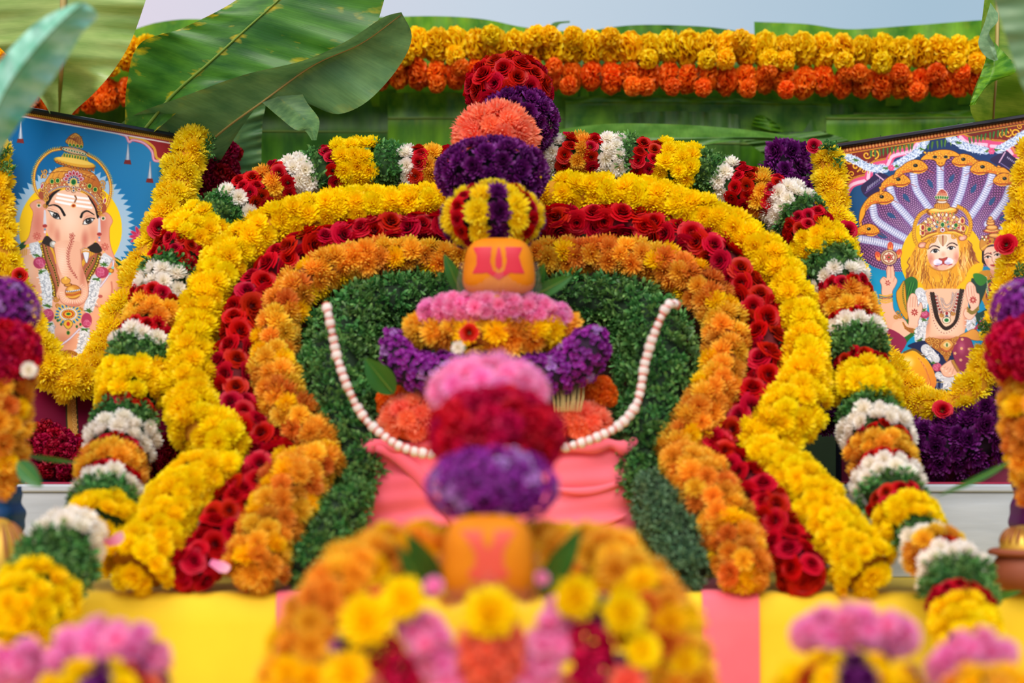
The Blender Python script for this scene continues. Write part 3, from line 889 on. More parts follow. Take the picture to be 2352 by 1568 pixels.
garland('garland', 'grey green feathery strand at the lower right of the pink wrapped idol body', 'garland',
        arch([(1490, 1120, 44), (1535, 1180, 72), (1568, 1250, 68), (1580, 1320, 58)], 0.0), 'fir', 46, 'herb', ag)

# dark timber board the arches are tied to
bm = bmesh.new()
pts = [(590, 1330), (700, 1090), (600, 900), (620, 720), (760, 610), (1176, 560), (1560, 610), (1700, 720), (1720, 900), (1600, 1090), (1740, 1330)]
vs = [bm.verts.new(at(x, y, 3.15)) for x, y in pts]
f = bm.faces.new(vs)
ex = bmesh.ops.extrude_face_region(bm, geom=[f])
for v in ex['geom']:
    if isinstance(v, bmesh.types.BMVert): v.co += Vector((0, 0.018, 0))
bmesh.ops.recalc_face_normals(bm, faces=bm.faces[:])
me = bpy.data.meshes.new('backboard'); bm.to_mesh(me); bm.free()
me.materials.append(simple_mat('dark_board', (62, 34, 20), 0.8, col2=(84, 48, 28), scale=8, stretch=(1, 1, 8)))
o = put('backboard', me); tag(o, 'dark brown board seen in gaps behind the green herb arch', 'board')


# ---------------------------------------------------------------- banded outer garland
def banded(label, pts, d_px, group=None, core='green', **kw):
    """pts: (px, py, radius, Y, kind) at the middle of each band"""
    W = np.array([at(p[0], p[1], p[3]) for p in pts])
    s = np.concatenate([[0], np.cumsum(np.linalg.norm(np.diff(W, axis=0), axis=1))])
    s /= s[-1]
    kinds = [(pts[i][4], (s[i] + s[i + 1]) / 2 if i + 1 < len(pts) else 1.01) for i in range(len(pts))]
    return garland('garland', label, 'garland', [p[:4] for p in pts], kinds, d_px, core, group, **kw)


def Yb(py):
    y = Ya(py, 0.03)
    return y - (max(0, py - 950) / 480.0) ** 1.3 * 0.2


def bp(lst):
    return [(x, y, r, Yb(y), k) for x, y, r, k in lst]


banded('outer left garland banded yellow, white, green, red and orange, beside the blue picture', bp([
    (1080, 388, 50, 'orange'), (1030, 388, 54, 'rose'), (990, 388, 58, 'orange'), (966, 388, 58, 'rose'), (936, 388, 60, 'white'), (900, 386, 60, 'herb'), (850, 384, 66, 'yellow'), (790, 386, 66, 'yellow'),
    (758, 392, 60, 'rose'), (728, 398, 58, 'herb'), (690, 408, 60, 'white'), (648, 424, 58, 'rose'), (612, 440, 58, 'orange'), (580, 456, 58, 'rose'), (548, 472, 64, 'white'), (512, 498, 62, 'herb'),
    (476, 530, 74, 'yellow'), (440, 566, 80, 'yellow'), (408, 604, 66, 'rose'), (392, 636, 66, 'herb'), (376, 668, 68, 'white'), (360, 698, 66, 'rose'), (350, 734, 68, 'orange'), (338, 770, 66, 'rose'), (326, 800, 78, 'white'),
    (316, 836, 76, 'herb'), (306, 880, 82, 'yellow'), (300, 915, 82, 'yellow'), (294, 950, 70, 'rose'), (286, 984, 76, 'herb'), (276, 1022, 88, 'white'), (268, 1052, 72, 'rose'), (260, 1084, 84, 'orange'), (254, 1112, 70, 'rose'),
    (248, 1136, 80, 'white'), (240, 1170, 78, 'herb'), (226, 1212, 82, 'yellow')]), 47, 'banded outer garlands')
banded('near left end of the banded garland, white, green and yellow, over the table corner', [
    (165, 1236, 84, 2.62, 'white'), (150, 1262, 92, 2.60, 'white'), (128, 1300, 92, 2.575, 'herb'), (106, 1336, 88, 2.55, 'herb'), (80, 1376, 96, 2.51, 'yellow'), (58, 1424, 96, 2.49, 'yellow'), (40, 1460, 90, 2.48, 'yellow')], 60, 'banded outer garlands')
banded('outer right garland banded in white, red, orange, green and yellow, curving down past the table', bp([
    (1190, 352, 46, 'orange'), (1225, 352, 50, 'herb'), (1262, 352, 52, 'white'), (1294, 358, 54, 'rose'), (1330, 362, 56, 'orange'), (1366, 362, 56, 'rose'), (1398, 364, 58, 'white'), (1446, 368, 58, 'herb'), (1492, 376, 56, 'rose'),
    (1540, 384, 64, 'yellow'), (1582, 392, 62, 'yellow'), (1626, 404, 56, 'herb'), (1668, 420, 60, 'white'), (1706, 434, 56, 'rose'), (1748, 446, 58, 'orange'), (1784, 456, 58, 'rose'), (1812, 474, 66, 'white'), (1838, 504, 66, 'herb'),
    (1856, 534, 64, 'rose'), (1884, 572, 74, 'yellow'), (1902, 612, 70, 'herb'), (1926, 652, 76, 'white'), (1938, 686, 66, 'rose'), (1946, 714, 68, 'orange'), (1952, 742, 64, 'rose'), (1962, 774, 76, 'white'),
    (1968, 812, 72, 'herb'), (1976, 846, 66, 'rose'), (1984, 884, 80, 'yellow'), (1990, 918, 80, 'yellow'), (1998, 956, 72, 'herb'), (2014, 1002, 90, 'white'), (2022, 1032, 74, 'rose'), (2028, 1058, 82, 'orange'), (2032, 1086, 70, 'rose'),
    (2038, 1112, 84, 'white'), (2050, 1146, 78, 'herb'), (2066, 1176, 66, 'rose'), (2086, 1204, 80, 'yellow'), (2108, 1238, 60, 'herb'), (2124, 1256, 66, 'white'), (2144, 1274, 76, 'orange'), (2168, 1294, 66, 'rose'),
    (2190, 1322, 88, 'white'), (2204, 1362, 84, 'herb'), (2208, 1406, 76, 'rose'), (2216, 1450, 78, 'yellow'), (2224, 1490, 70, 'yellow')]), 47, 'banded outer garlands')

# ================================================================ PICTURE GARLANDS AND FLOWER BEDS
def pg(label, pts, kind, d, core, **kw):
    return garland('garland', label, 'garland', pts, kind, d, core, **kw)


pg('lemon yellow chrysanthemum garland draped in a U over the elephant-headed deity picture',
   [(-12, 352, 38, pic_Y(0, 0, 352, 0.03)), (-10, 430, 40, pic_Y(0, 4, 430, 0.03)), (-2, 520, 40, pic_Y(0, 12, 520, 0.03)), (16, 620, 38, pic_Y(0, 28, 620, 0.03)), (60, 730, 38, pic_Y(0, 60, 730, 0.03)), (95, 815, 42, pic_Y(0, 95, 815, 0.03)), (140, 868, 48, pic_Y(0, 140, 868, 0.03)), (190, 872, 48, pic_Y(0, 190, 872, 0.03)), (235, 810, 40, pic_Y(0, 235, 810, 0.03)), (290, 700, 38, pic_Y(0, 290, 700, 0.03)), (345, 590, 42, pic_Y(0, 345, 590, 0.03)),
    (388, 490, 44, pic_Y(0, 388, 490, 0.03)), (420, 400, 46, pic_Y(0, 420, 400, 0.03)), (446, 325, 40, pic_Y(0, 446, 325, 0.03))], 'lemon', 58, 'yellow', group='garlands on the framed pictures')
pg('lemon yellow chrysanthemum garland draped in a U over the lion-faced deity picture',
   [(1902, 372, 36, pic_Y(1, 1902, 372, 0.03)), (1912, 450, 38, pic_Y(1, 1912, 450, 0.03)), (1928, 540, 38, pic_Y(1, 1928, 540, 0.03)), (1952, 640, 36, pic_Y(1, 1952, 640, 0.03)), (1985, 740, 36, pic_Y(1, 1985, 740, 0.03)), (2030, 840, 40, pic_Y(1, 2030, 840, 0.03)), (2092, 920, 46, pic_Y(1, 2092, 920, 0.03)), (2150, 944, 44, pic_Y(1, 2150, 944, 0.03)), (2215, 920, 44, pic_Y(1, 2215, 920, 0.03)), (2262, 850, 38, pic_Y(1, 2262, 850, 0.03)),
    (2292, 750, 34, pic_Y(1, 2292, 750, 0.03)), (2318, 640, 36, pic_Y(1, 2318, 640, 0.03)), (2345, 520, 40, pic_Y(1, 2345, 520, 0.03)), (2362, 420, 40, pic_Y(1, 2362, 420, 0.03)), (2372, 350, 38, pic_Y(1, 2372, 350, 0.03))], 'lemon', 58, 'yellow', group='garlands on the framed pictures')
pg('thick crimson cockscomb garland standing behind the right side of the blue picture',
   [(508, 352, 46, 3.45), (500, 430, 48, 3.44), (480, 540, 48, 3.42), (440, 700, 48, 3.38), (400, 850, 48, 3.34), (370, 980, 46, 3.3), (340, 1050, 44, 3.26)], 'maroon', 46, 'red')
pg('crimson cockscomb bed lying along the foot of the blue picture',
   [(60, 960, 40, 3.16), (90, 1010, 50, 3.14), (140, 1050, 56, 3.12), (230, 1062, 50, 3.12), (330, 1060, 48, 3.12), (390, 1040, 44, 3.13)], 'maroon', 44, 'red')
pg('thick dark purple chrysanthemum garland standing behind the left side of the right picture',
   [(1806, 366, 56, 3.46), (1808, 430, 58, 3.45), (1826, 540, 56, 3.43), (1850, 700, 54, 3.39), (1875, 850, 52, 3.35), (1900, 960, 48, 3.3)], 'purple', 54, 'purple')
pg('dark purple chrysanthemum bed lying along the foot of the right picture',
   [(2085, 1010, 46, 3.13), (2130, 1030, 66, 3.12), (2200, 1020, 78, 3.12), (2270, 985, 84, 3.12), (2320, 940, 80, 3.14), (2340, 880, 60, 3.16)], 'purple', 56, 'purple')


def single(kind, name, label, cat, px, py, Y, d_px, nrm, group=None, calyx=True):
    c = at(px, py, Y)
    root = empty(name, c, label, cat, group)
    fo_ = _b0(kind, root, c, nrm, d_px * Y / F, 0.05); fo_.name = 'flower_head'
    if calyx:
        n = Vector(nrm).normalized(); s = d_px * Y / F
        V, Fc, T = [], [], []
        for k in range(5):
            a = k * 2 * PI / 5
            sd = n.to_track_quat('Z', 'Y') @ Vector((math.cos(a), math.sin(a), 0.15))
            add_petal(V, Fc, T, n * -0.12 * s, sd, n, s * 0.55, s * 0.2, 0.1, 0.2)
        put('calyx', mesh('calyx', V, Fc, M['herb'], True, T), root, c)
    return root


single('rose', 'red_rose', 'small red rose pinned half way up the right strand of the blue picture garland', 'rose', 365, 525, pic_Y(0, 365, 525, 0.062), 44, (0.1, -1, 0.25))
single('rose', 'red_rose', 'dark red rose pinned low on the left strand of the blue picture garland', 'rose', 46, 634, pic_Y(0, 46, 634, 0.062), 40, (0, -1, 0.3))
single('rose', 'red_rose', 'red rose at the very top between purple garland and yellow strand', 'rose', 1869, 336, 3.33, 40, (0, -1, 0.25))
single('rose', 'red_rose', 'red rose pinned on the left strand of the right picture garland', 'rose', 1946, 530, pic_Y(1, 1946, 530, 0.062), 46, (0.4, -1, 0.1))
single('rose', 'red_rose', 'red rose pinned on the right strand of the right picture garland', 'rose', 2312, 562, pic_Y(1, 2312, 562, 0.062), 46, (-0.4, -1, 0.1))
single('rose', 'red_rose', 'red rose hanging at the bottom middle of the right picture garland', 'rose', 2165, 942, pic_Y(1, 2165, 942, 0.062), 48, (0, -1, 0.45))
for (x, y, Y, lab) in ((2270, 762, pic_Y(1, 2270, 762, 0.055), 'loose tuft of herb leaves tied on the right strand beside the deity lap'), (6, 372, pic_Y(0, 6, 372, 0.055), 'herb tuft at the top of the left strand on the blue picture'), (474, 330, pic_Y(0, 474, 330, 0.055), 'herb tuft at top of the right strand on the blue picture'),
                       (1908, 352, pic_Y(1, 1908, 352, 0.055), 'herb tuft at top of the left strand on the right picture'), (2348, 640, pic_Y(1, 2348, 640, 0.055), 'herb tuft by the red rose at the right picture edge')):
    c = at(x, y, Y); r = empty('herb_tuft', c, lab, 'leaves')
    for k in range(4): bloom('herb', r, c + Vector((random.uniform(-.012, .012), random.uniform(-.004, .004), random.uniform(-.014, .014))), (random.uniform(-.5, .5), -1, random.uniform(-.3, .5)), 0.024)

# ---------------------------------------------------------------- side columns of neighbouring idols
def column(label, spec, d, group=None):
    return banded(label, spec, d, group)


ball('flower_ball', 'violet flower ball on the column at the left picture edge', 'flower ball', 4, 712, 2.72, 90, 78, 34, 'violetmix', 'purple')
ball('flower_ball', 'deep crimson flower ball under the violet one at the left picture edge', 'flower ball', 0, 812, 2.70, 92, 86, 46, 'crimson', 'red')
garland('garland', 'bronze chrysanthemum column hanging at the left picture edge', 'garland', [(-14, 880, 92, 2.72), (-18, 960, 92, 2.7), (-30, 1040, 86, 2.7), (-50, 1120, 80, 2.69)], 'orangemix', 56, 'orange', 'bronze columns at both sides')
single('white', 'white_chrysanthemum', 'single white chrysanthemum tucked between crimson ball and bronze column', 'flower', 66, 850, 2.665, 40, (0.3, -1, 0.2))
ball('flower_ball', 'violet flower ball on the column at the right picture edge', 'flower ball', 2366, 712, 2.72, 92, 78, 34, 'violetmix', 'purple')
ball('flower_ball', 'deep crimson flower ball under the violet one at the right picture edge', 'flower ball', 2372, 806, 2.70, 104, 90, 46, 'crimson', 'red')
garland('garland', 'bronze chrysanthemum column hanging at the right picture edge', 'garland', [(2384, 880, 88, 2.72), (2386, 960, 88, 2.7), (2396, 1040, 84, 2.7), (2410, 1130, 78, 2.69)], 'orangemix', 56, 'orange', 'bronze columns at both sides')
blue_cloth = simple_mat('blue_cloth', (6, 92, 160), 0.6, col2=(4, 70, 130), scale=4, bump=0.2)
purp_cloth = simple_mat('purple_cloth', (110, 14, 110), 0.6, col2=(84, 10, 84), scale=4, bump=0.2)


def wrapped_body(label, x0, x1, y0, y1, Y, mat, cat='idol', depth=0.06, seed=0, folds=1.0, lip=None, name='wrapped_idol', skew=None):
    """cloth-wrapped block: super-elliptic column with draped folds"""
    r = random.Random(seed)
    c = at((x0 + x1) / 2, (y0 + y1) / 2, Y)
    hw = (x1 - x0) / 2 * Y / F; hh = (y1 - y0) / 2 * Y / F
    nz, na = 44, 120
    V, Fc = [], []
    for j in range(nz + 1):
        v = j / nz
        z = -hh + 2 * hh * v
        prof = 1.0 - 0.05 * abs(2 * v - 1) ** 6 + 0.03 * math.sin(PI * v)
        for i in range(na):
            a = 2 * PI * i / na
            ca, sa = math.cos(a), math.sin(a)
            ex = 0.38
            x = hw * math.copysign(abs(ca) ** ex, ca) * prof
            y = depth * math.copysign(abs(sa) ** ex, sa) * prof
            s = x / hw
            f = folds * 0.0030 * (math.sin(v * 17 + 3.2 * abs(s) * (1.2 if s < 0 else 0.7)) + 0.5 * math.sin(v * 39 - 4 * s + 1) + 1.1 * math.sin(9 * (s + 0.6) + v * 5 * (1 - abs(s))))
            nn = Vector((x / hw ** 2, y / depth ** 2, 0)).normalized()
            V.append(Vector((x, y, z)) + nn * f)
    for j in range(nz):
        for i in range(na):
            i2 = (i + 1) % na
            Fc.append((j * na + i, j * na + i2, (j + 1) * na + i2, (j + 1) * na + i))
    Fc.append(tuple(range(na - 1, -1, -1))); Fc.append(tuple(range(nz * na, (nz + 1) * na)))
    root = empty(name, c, label, cat)
    put('wrapped_cloth', mesh('wrapped_cloth', V, Fc, mat), root, c)
    return root, c, hw, hh


body, bc, bhw, bhh = wrapped_body('pink cloth wrapped block forming the body of the middle idol', 846, 1446, 1018, 1330, 2.93, pink_cloth, depth=0.055, seed=2)
# rolled upper hem
pts = []
for i in range(61):
    a = PI * (1.05 + 0.9 * i / 60) if False else PI + PI * i / 60
    ca, sa = math.cos(a), math.sin(a)
    pts.append(bc + Vector((bhw * 1.03 * math.copysign(abs(ca) ** 0.38, ca), 0.06 * math.copysign(abs(sa) ** 0.38, sa), bhh - 0.004 + 0.003 * math.sin(i * 0.5))))
o = put('rolled_hem', recenter(tube_mesh('rolled_hem', pts, [0.009 + 0.0025 * math.sin(i * 0.7) for i in range(61)], pink_cloth, 10), bc), body, bc)
# ribbon of cloth over the left part of the front
pts = [bc + Vector((-bhw * 0.92 + bhw * 0.75 * t_, -0.060, bhh * 0.92 - bhh * 1.5 * t_ ** 1.6)) for t_ in np.linspace(0, 1, 14)]
put('cloth_fold', recenter(tube_mesh('cloth_fold', pts, [0.004 + 0.007 * math.sin(PI * t_) for t_ in np.linspace(0.05, 1, 14)], pink_cloth, 8, flat=0.5), bc), body, bc)
for zz in (0.35, -0.15, -0.6):
    pts = [bc + Vector((bhw * (0.40 + 0.56 * t_), -0.0575 - 0.001 * math.sin(9 * t_), bhh * (zz - 0.10 * math.sin(PI * t_) + 0.12 * t_))) for t_ in np.linspace(0, 1, 12)]
    put('cloth_fold', recenter(tube_mesh('cloth_fold', pts, [0.0015 + 0.0045 * math.sin(PI * t_) for t_ in np.linspace(0.05, 0.95, 12)], pink_cloth, 8, flat=0.6), bc), body, bc)

torso, _tc, _, _ = wrapped_body('green cloth wrapped torso block carrying the flowers of the middle idol', 1000, 1268, 690, 1030, 2.965, simple_mat('green_cloth', (30, 74, 40), 0.8), depth=0.045, seed=12)
post = put('support_post', tube_mesh('support_post', [at(1150, 600, 2.99), at(1150, 500, 3.0), at(1160, 330, 3.16), at(1168, 210, 3.24)], 0.012, CORE['green'], 10)); tag(post, 'green wrapped stick carrying the stacked flower balls of the middle idol', 'stick')
post = put('support_post', tube_mesh('support_post', [at(1125, 1700, 2.18), at(1125, 1200, 2.18), at(1135, 1000, 2.26), at(1122, 900, 2.30)], 0.014, CORE['green'], 10)); tag(post, 'green wrapped stick carrying the blurred flower balls of the front idol', 'stick')
wrapped_body('bright blue cloth drape beside the left white riser', -90, 36, 1118, 1360, 2.86, blue_cloth, 'cloth', 0.05, 5, name='draped_cloth')
wrapped_body('purple cloth drape beside the right white riser', 2338, 2450, 1080, 1360, 2.86, purp_cloth, 'cloth', 0.05, 6, name='draped_cloth')

# ---------------------------------------------------------------- middle idol: stack of balls
st = 'stacked flower balls of the middle idol crown'
ball('flower_ball', 'topmost ball of tightly packed red roses against the marigold rows', 'flower ball', 1168, 205, 3.24, 96, 80, 52, 'rose', 'red', group=st, back=0.8, lift=0.3)
ball('flower_ball', 'dark purple chrysanthemum ball just below the red roses', 'flower ball', 1192, 282, 3.20, 90, 82, 52, 'purple', 'purple', group=st)
ball('flower_ball', 'coral chrysanthemum ball between two purple ones', 'flower ball', 1138, 318, 3.12, 98, 84, 62, 'coral', 'coral', group=st)
ball('flower_ball', 'wide dark purple chrysanthemum ball under the coral one', 'flower ball', 1130, 400, 3.02, 128, 86, 62, 'purple', 'purple', group=st)


def stripes(u):
    lon = math.degrees(math.atan2(u.x, -u.y))
    for lim, k in ((-74, 'purple'), (-50, 'lemon'), (-34, 'rose'), (-5, 'lemon'), (13, 'purple'), (40, 'lemon'), (60, 'rose'), (84, 'lemon')):
        if lon < lim: return k
    return 'purple'


# melon-striped ball: meridian rows of one flower kind each
c = at(1131, 500, 2.92); k = 2.92 / F
root = empty('flower_ball', c, 'ball with upright yellow, red and purple stripes resting on the upper tilak block', 'flower ball', st)
a_, b_, dp_ = 118 * k, 84 * k, 0.062
bm = bmesh.new(); bmesh.ops.create_uvsphere(bm, u_segments=16, v_segments=10, radius=1)
for v in bm.verts: v.co = Vector((v.co.x * a_ * 0.8, v.co.y * dp_ * 0.8, v.co.z * b_ * 0.8))
me = bpy.data.meshes.new('core'); bm.to_mesh(me); bm.free(); me.materials.append(CORE['purple']); put('core', me, root, c)
for lon, kd, dd in ((-92, 'purple', 40), (-66, 'lemon', 56), (-45, 'rose', 40), (-18, 'lemon', 66), (8, 'purple', 58), (33, 'lemon', 56), (55, 'rose', 40), (76, 'lemon', 40), (94, 'purple', 40)):
    nlat = max(3, int(210 / (dd * 0.62)))
    for q in range(nlat):
        lat = math.radians(78 - 150 * q / (nlat - 1))
        lo = math.radians(lon)
        u = Vector((math.cos(lat) * math.sin(lo), -math.cos(lat) * math.cos(lo), math.sin(lat)))
        nrm = Vector((u.x / a_, u.y / dp_, u.z / b_)).normalized()
        bloom(kd, root, c + Vector((u.x * a_, u.y * dp_, u.z * b_)) - nrm * 0.2 * dd * k, nrm, dd * k * (0.7 + 0.3 * math.cos(lat)), 0.12)

# ---------------------------------------------------------------- tilak blocks
turm = simple_mat('turmeric_face', (208, 118, 12), 0.55, col2=(216, 128, 18), scale=30, spec=0.12)
redp = simple_mat('tilak_red', (200, 20, 48), 0.6)
redp2 = simple_mat('tilak_red_faded', (216, 74, 48), 0.6)
film = bpy.data.materials.new('clear_wrap'); film.use_nodes = True
_n = film.node_tree; _n.nodes.clear()
_o = _n.nodes.new('ShaderNodeOutputMaterial'); _t = _n.nodes.new('ShaderNodeBsdfTransparent'); _g = _n.nodes.new('ShaderNodeBsdfGlossy'); _g.inputs['Roughness'].default_value = 0.25
_x = _n.nodes.new('ShaderNodeMixShader'); _x.inputs[0].default_value = 0.08
_d = _n.nodes.new('ShaderNodeBsdfDiffuse'); _d.inputs['Color'].default_value = lin((200, 170, 140)); _y = _n.nodes.new('ShaderNodeMixShader'); _y.inputs[0].default_value = 0.5
_n.links.new(_g.outputs[0], _y.inputs[1]); _n.links.new(_d.outputs[0], _y.inputs[2])
_n.links.new(_t.outputs[0], _x.inputs[1]); _n.links.new(_y.outputs[0], _x.inputs[2]); _n.links.new(_x.outputs[0], _o.inputs[0])


def inpoly(x, y, P):
    c = False; j = len(P) - 1
    for i in range(len(P)):
        if (P[i][1] > y) != (P[j][1] > y) and x < (P[j][0] - P[i][0]) * (y - P[i][1]) / (P[j][1] - P[i][1]) + P[i][0]: c = not c
        j = i
    return c


def tilak(label, cx, cy, hw, hh, Y, polys, mat, taper=0.1, depth=0.035):
    """rounded turmeric block; polys are (inside?, outline) in block units x,z in -1..1"""
    c = at(cx, cy, Y); k = Y / F
    A, B = hw * k, hh * k
    root = empty('tilak_block', c, label, 'ornament', 'turmeric yellow tilak blocks')
    ez, ex = 3.2, 3.6
    def front(x, z):
        wz = 1 - taper * z                     # wider towards the bottom
        q = 1 - abs(x / wz) ** ex - abs(z) ** ez
        return -depth * max(0.0, q) ** (1 / 2.4)
    V, Fc = [], []
    nr, na = 22, 72
    rows = []
    for s in (-1, 1):
        for i in range(nr + 1):
            r = (i / nr) ** 0.6 if True else i / nr
            r = math.sin(PI / 2 * i / nr)
            row = []
            for a in range(na):
                t_ = 2 * PI * a / na
                ct, st_ = math.cos(t_), math.sin(t_)
                rr = (abs(ct) ** ex + abs(st_) ** ez) ** (-1 / 3.4)
                z = r * rr * st_; x = r * rr * ct * (1 - taper * z)
                row.append(len(V)); V.append(Vector((x * A, s * -front(x, z) if s > 0 else front(x, z), z * B)))
            rows.append(row)
    for b in (0, nr + 1):
        for i in range(nr):
            for a in range(na):
                a2 = (a + 1) % na
                q = (rows[b + i][a], rows[b + i][a2], rows[b + i + 1][a2], rows[b + i + 1][a])
                Fc.append(q if b == 0 else q[::-1])
    put('face', mesh('face', V, Fc, turm), root, c)
    n = 110
    V, Fc, idx = [], [], {}
    def vid(i, j):
        if (i, j) not in idx:
            x, z = -1 + 2 * i / n, -1 + 2 * j / n
            idx[(i, j)] = len(V); V.append(Vector((x * A, front(x, z) - 0.0007, z * B)))
        return idx[(i, j)]
    for i in range(n):
        for j in range(n):
            x, z = -1 + 2 * (i + .5) / n, -1 + 2 * (j + .5) / n
            on = False
            for add, P in polys:
                if inpoly(x, z, P): on = add
            if on: Fc.append((vid(i, j), vid(i + 1, j), vid(i + 1, j + 1), vid(i, j + 1)))
    o = put('tilak_mark', mesh('tilak_mark', V, Fc, mat), root, c)
    o['label'] = 'red forehead mark painted on the block'
    # crumpled clear wrap bunched around the lower half
    V, Fc = [], []
    m_, h_ = 80, 10
    for j in range(h_ + 1):
        for i in range(m_ + 1):
            a = PI * (1.0 + i / m_)
            v = j / h_
            rr = 1.06 + 0.10 * v + 0.02 * math.sin(i * 1.9 + j) + 0.015 * math.sin(i * 4.1 + 2 * j)
            V.append(Vector((A * rr * math.cos(a) * 1.02, -0.004 + (depth * 1.1) * math.sin(a) * rr * 0.75 * (0.35 + 0.65 * abs(math.sin(a))), B * (0.15 - 1.28 * v * (0.55 + 0.45 * abs(math.sin(a)) ** 0.5)))))
    for j in range(h_):
        for i in range(m_):
            q = j * (m_ + 1) + i; Fc.append((q, q + 1, q + m_ + 2, q + m_ + 1))
    o = put('clear_wrap', mesh('clear_wrap', V, Fc, film), root, c)
    o['label'] = 'crumpled clear plastic film'
    return root


def arcpts(*a): return list(a)


t1 = [(True, [(-0.72, 0.62), (0.66, 0.62), (0.56, 0.30), (0.62, 0.02), (0.72, -0.28), (0.32, -0.26), (0.0, -0.50), (-0.32, -0.26), (-0.74, -0.28), (-0.62, 0.02), (-0.62, 0.34)]),
      (False, [(-0.20, 0.66), (-0.24, 0.1), (-0.15, -0.20), (0.0, -0.28), (0.15, -0.20), (0.22, 0.1), (0.18, 0.66)]),
      (True, [(-0.03, 0.60), (-0.10, 0.15), (-0.09, -0.05), (0.0, -0.15), (0.09, -0.05), (0.10, 0.15), (0.03, 0.60)])]
tilak('upper tilak block, turmeric yellow with a crisp wide red forehead mark', 1146, 614, 82, 68, 2.86, t1, redp)
t2 = [(True, [(-0.62, 0.68), (0.60, 0.68), (0.50, 0.55), (0.32, 0.2), (0.32, -0.1), (0.46, -0.28), (0.40, -0.36), (0.0, -0.52), (-0.38, -0.36), (-0.44, -0.28), (-0.28, -0.1), (-0.28, 0.2), (-0.50, 0.55)]),
      (False, [(-0.16, 0.72), (-0.10, 0.4), (0.0, 0.25), (0.10, 0.4), (0.16, 0.72)])]
tilak('lower front tilak block, blurred turmeric yellow with a faded red mark', 1122, 1284, 106, 102, 2.12, t2, redp2, taper=0.06)

# ---------------------------------------------------------------- mango/betel leaves
glossleaf = simple_mat('glossy_leaf', (30, 84, 24), 0.35, col2=(46, 110, 36), scale=12)


def small_leaf(label, p0, p1, Y0, Y1, w_px, name='green_leaf', group=None, mat=None):
    a, b = at(p0[0], p0[1], Y0), at(p1[0], p1[1], Y1)
    d = b - a; L = d.length; dn = d.normalized(); s = dn.cross(Vector((0, 1, 0.1))).normalized(); nn = s.cross(dn)
    if nn.y > 0: nn = -nn
    wv = w_px * Y0 / F / 2
    V, Fc = [], []
    n = 16
    for i in range(n + 1):
        f = i / n; wd = wv * (math.sin(PI * f ** 0.85) ** 0.8 if 0 < f < 1 else 0.02)
        for j in (-2, -1, 0, 1, 2):
            V.append(d * f + s * wd * j / 2 + nn * (0.25 * wd * (1 - abs(j) / 2) * -1 + 0.08 * L * math.sin(PI * f)))
    for i in range(n):
        for j in range(4):
            q = i * 5 + j; Fc.append((q, q + 1, q + 6, q + 5))
    root = empty(name, a, label, 'leaf', group)
    put('blade', mesh('blade', V, Fc, mat or glossleaf), root, a)
    put('midrib', tube_mesh('midrib', [d * f + nn * (-0.25 * wv * math.sin(PI * f) + 0.08 * L * math.sin(PI * f) + 0.0006) for f in np.linspace(0, 0.96, 9)], [0.0009 * (1.2 - f) for f in np.linspace(0, 1, 9)], RIB['green'], 6), root, a)
    return root


small_leaf('pointed green leaf standing left of the upper tilak block', (1062, 680), (1020, 582), 2.88, 2.86, 34)
small_leaf('pointed green leaf slanting right of the upper tilak block', (1225, 680), (1316, 632), 2.88, 2.86, 34)
small_leaf('second leaf behind the right slanting leaf by the upper block', (1230, 668), (1250, 604), 2.90, 2.88, 26)
small_leaf('broad green leaf under the left violet shoulder garland', (905, 905), (838, 822), 2.86, 2.84, 60)
small_leaf('blurred dark leaf left of the lower front tilak block', (1010, 1350), (935, 1222), 2.12, 2.08, 56)
small_leaf('second blurred leaf left of the lower front block, leaning outward', (985, 1370), (912, 1250), 2.11, 2.08, 40)
small_leaf('blurred dark leaf right of the lower front tilak block', (1240, 1370), (1336, 1208), 2.12, 2.08, 58)
small_leaf('green leaf hanging from the bronze column over the left riser', (40, 1060), (98, 1118), 2.62, 2.60, 46)
small_leaf('thin grass blade crossing in front of the right white riser', (2320, 1060), (2150, 1140), 2.66, 2.62, 16)
small_leaf('narrow leaf lying on the crimson bed by the left riser', (60, 1045), (180, 1062), 2.80, 2.78, 14)
small_leaf('dark leaf lying on the yellow table by the clay pot', (2270, 1372), (2348, 1356), 2.66, 2.64, 18)

# ---------------------------------------------------------------- shoulders and face flowers of the middle idol
garland('garland', 'pink blossom mound under the upper tilak block', 'garland', [(990, 718, 34, 2.88), (1060, 708, 38, 2.86), (1140, 704, 40, 2.85), (1220, 708, 38, 2.86), (1285, 726, 32, 2.88)], 'pinkmum', 44, 'pink')
garland('garland', 'orange chrysanthemum band under the pink blossom mound', 'garland', [(968, 764, 38, 2.89), (1040, 762, 46, 2.87), (1130, 768, 50, 2.86), (1220, 766, 48, 2.87), (1292, 760, 38, 2.89)], 'orangemix', 62, 'orange')
garland('garland', 'violet shoulder garland curling left of the pink ball', 'garland', [(905, 778, 36, 2.89), (920, 830, 48, 2.87), (975, 858, 52, 2.86), (1050, 850, 50, 2.86), (1130, 835, 44, 2.87)], 'violetmix', 34, 'purple', 'violet shoulder garlands')
garland('garland', 'violet shoulder garland ending in a round ball right of the pink ball', 'garland', [(1180, 830, 44, 2.87), (1240, 860, 52, 2.86), (1300, 850, 58, 2.86), (1345, 808, 62, 2.86), (1360, 775, 46, 2.87)], 'violetmix', 34, 'purple', 'violet shoulder garlands')
ball('flower_ball', 'coral chrysanthemum cluster at left behind the jasmine string', 'flower ball', 945, 965, 2.88, 72, 62, 54, 'coral', 'coral')
ball('flower_ball', 'coral chrysanthemum cluster at right behind the jasmine string', 'flower ball', 1336, 972, 2.88, 66, 50, 54, 'coral', 'coral')
ball('flower_ball', 'rusty orange blossom cluster under the right violet ball', 'flower ball', 1376, 906, 2.92, 40, 36, 40, 'morange', 'orange')
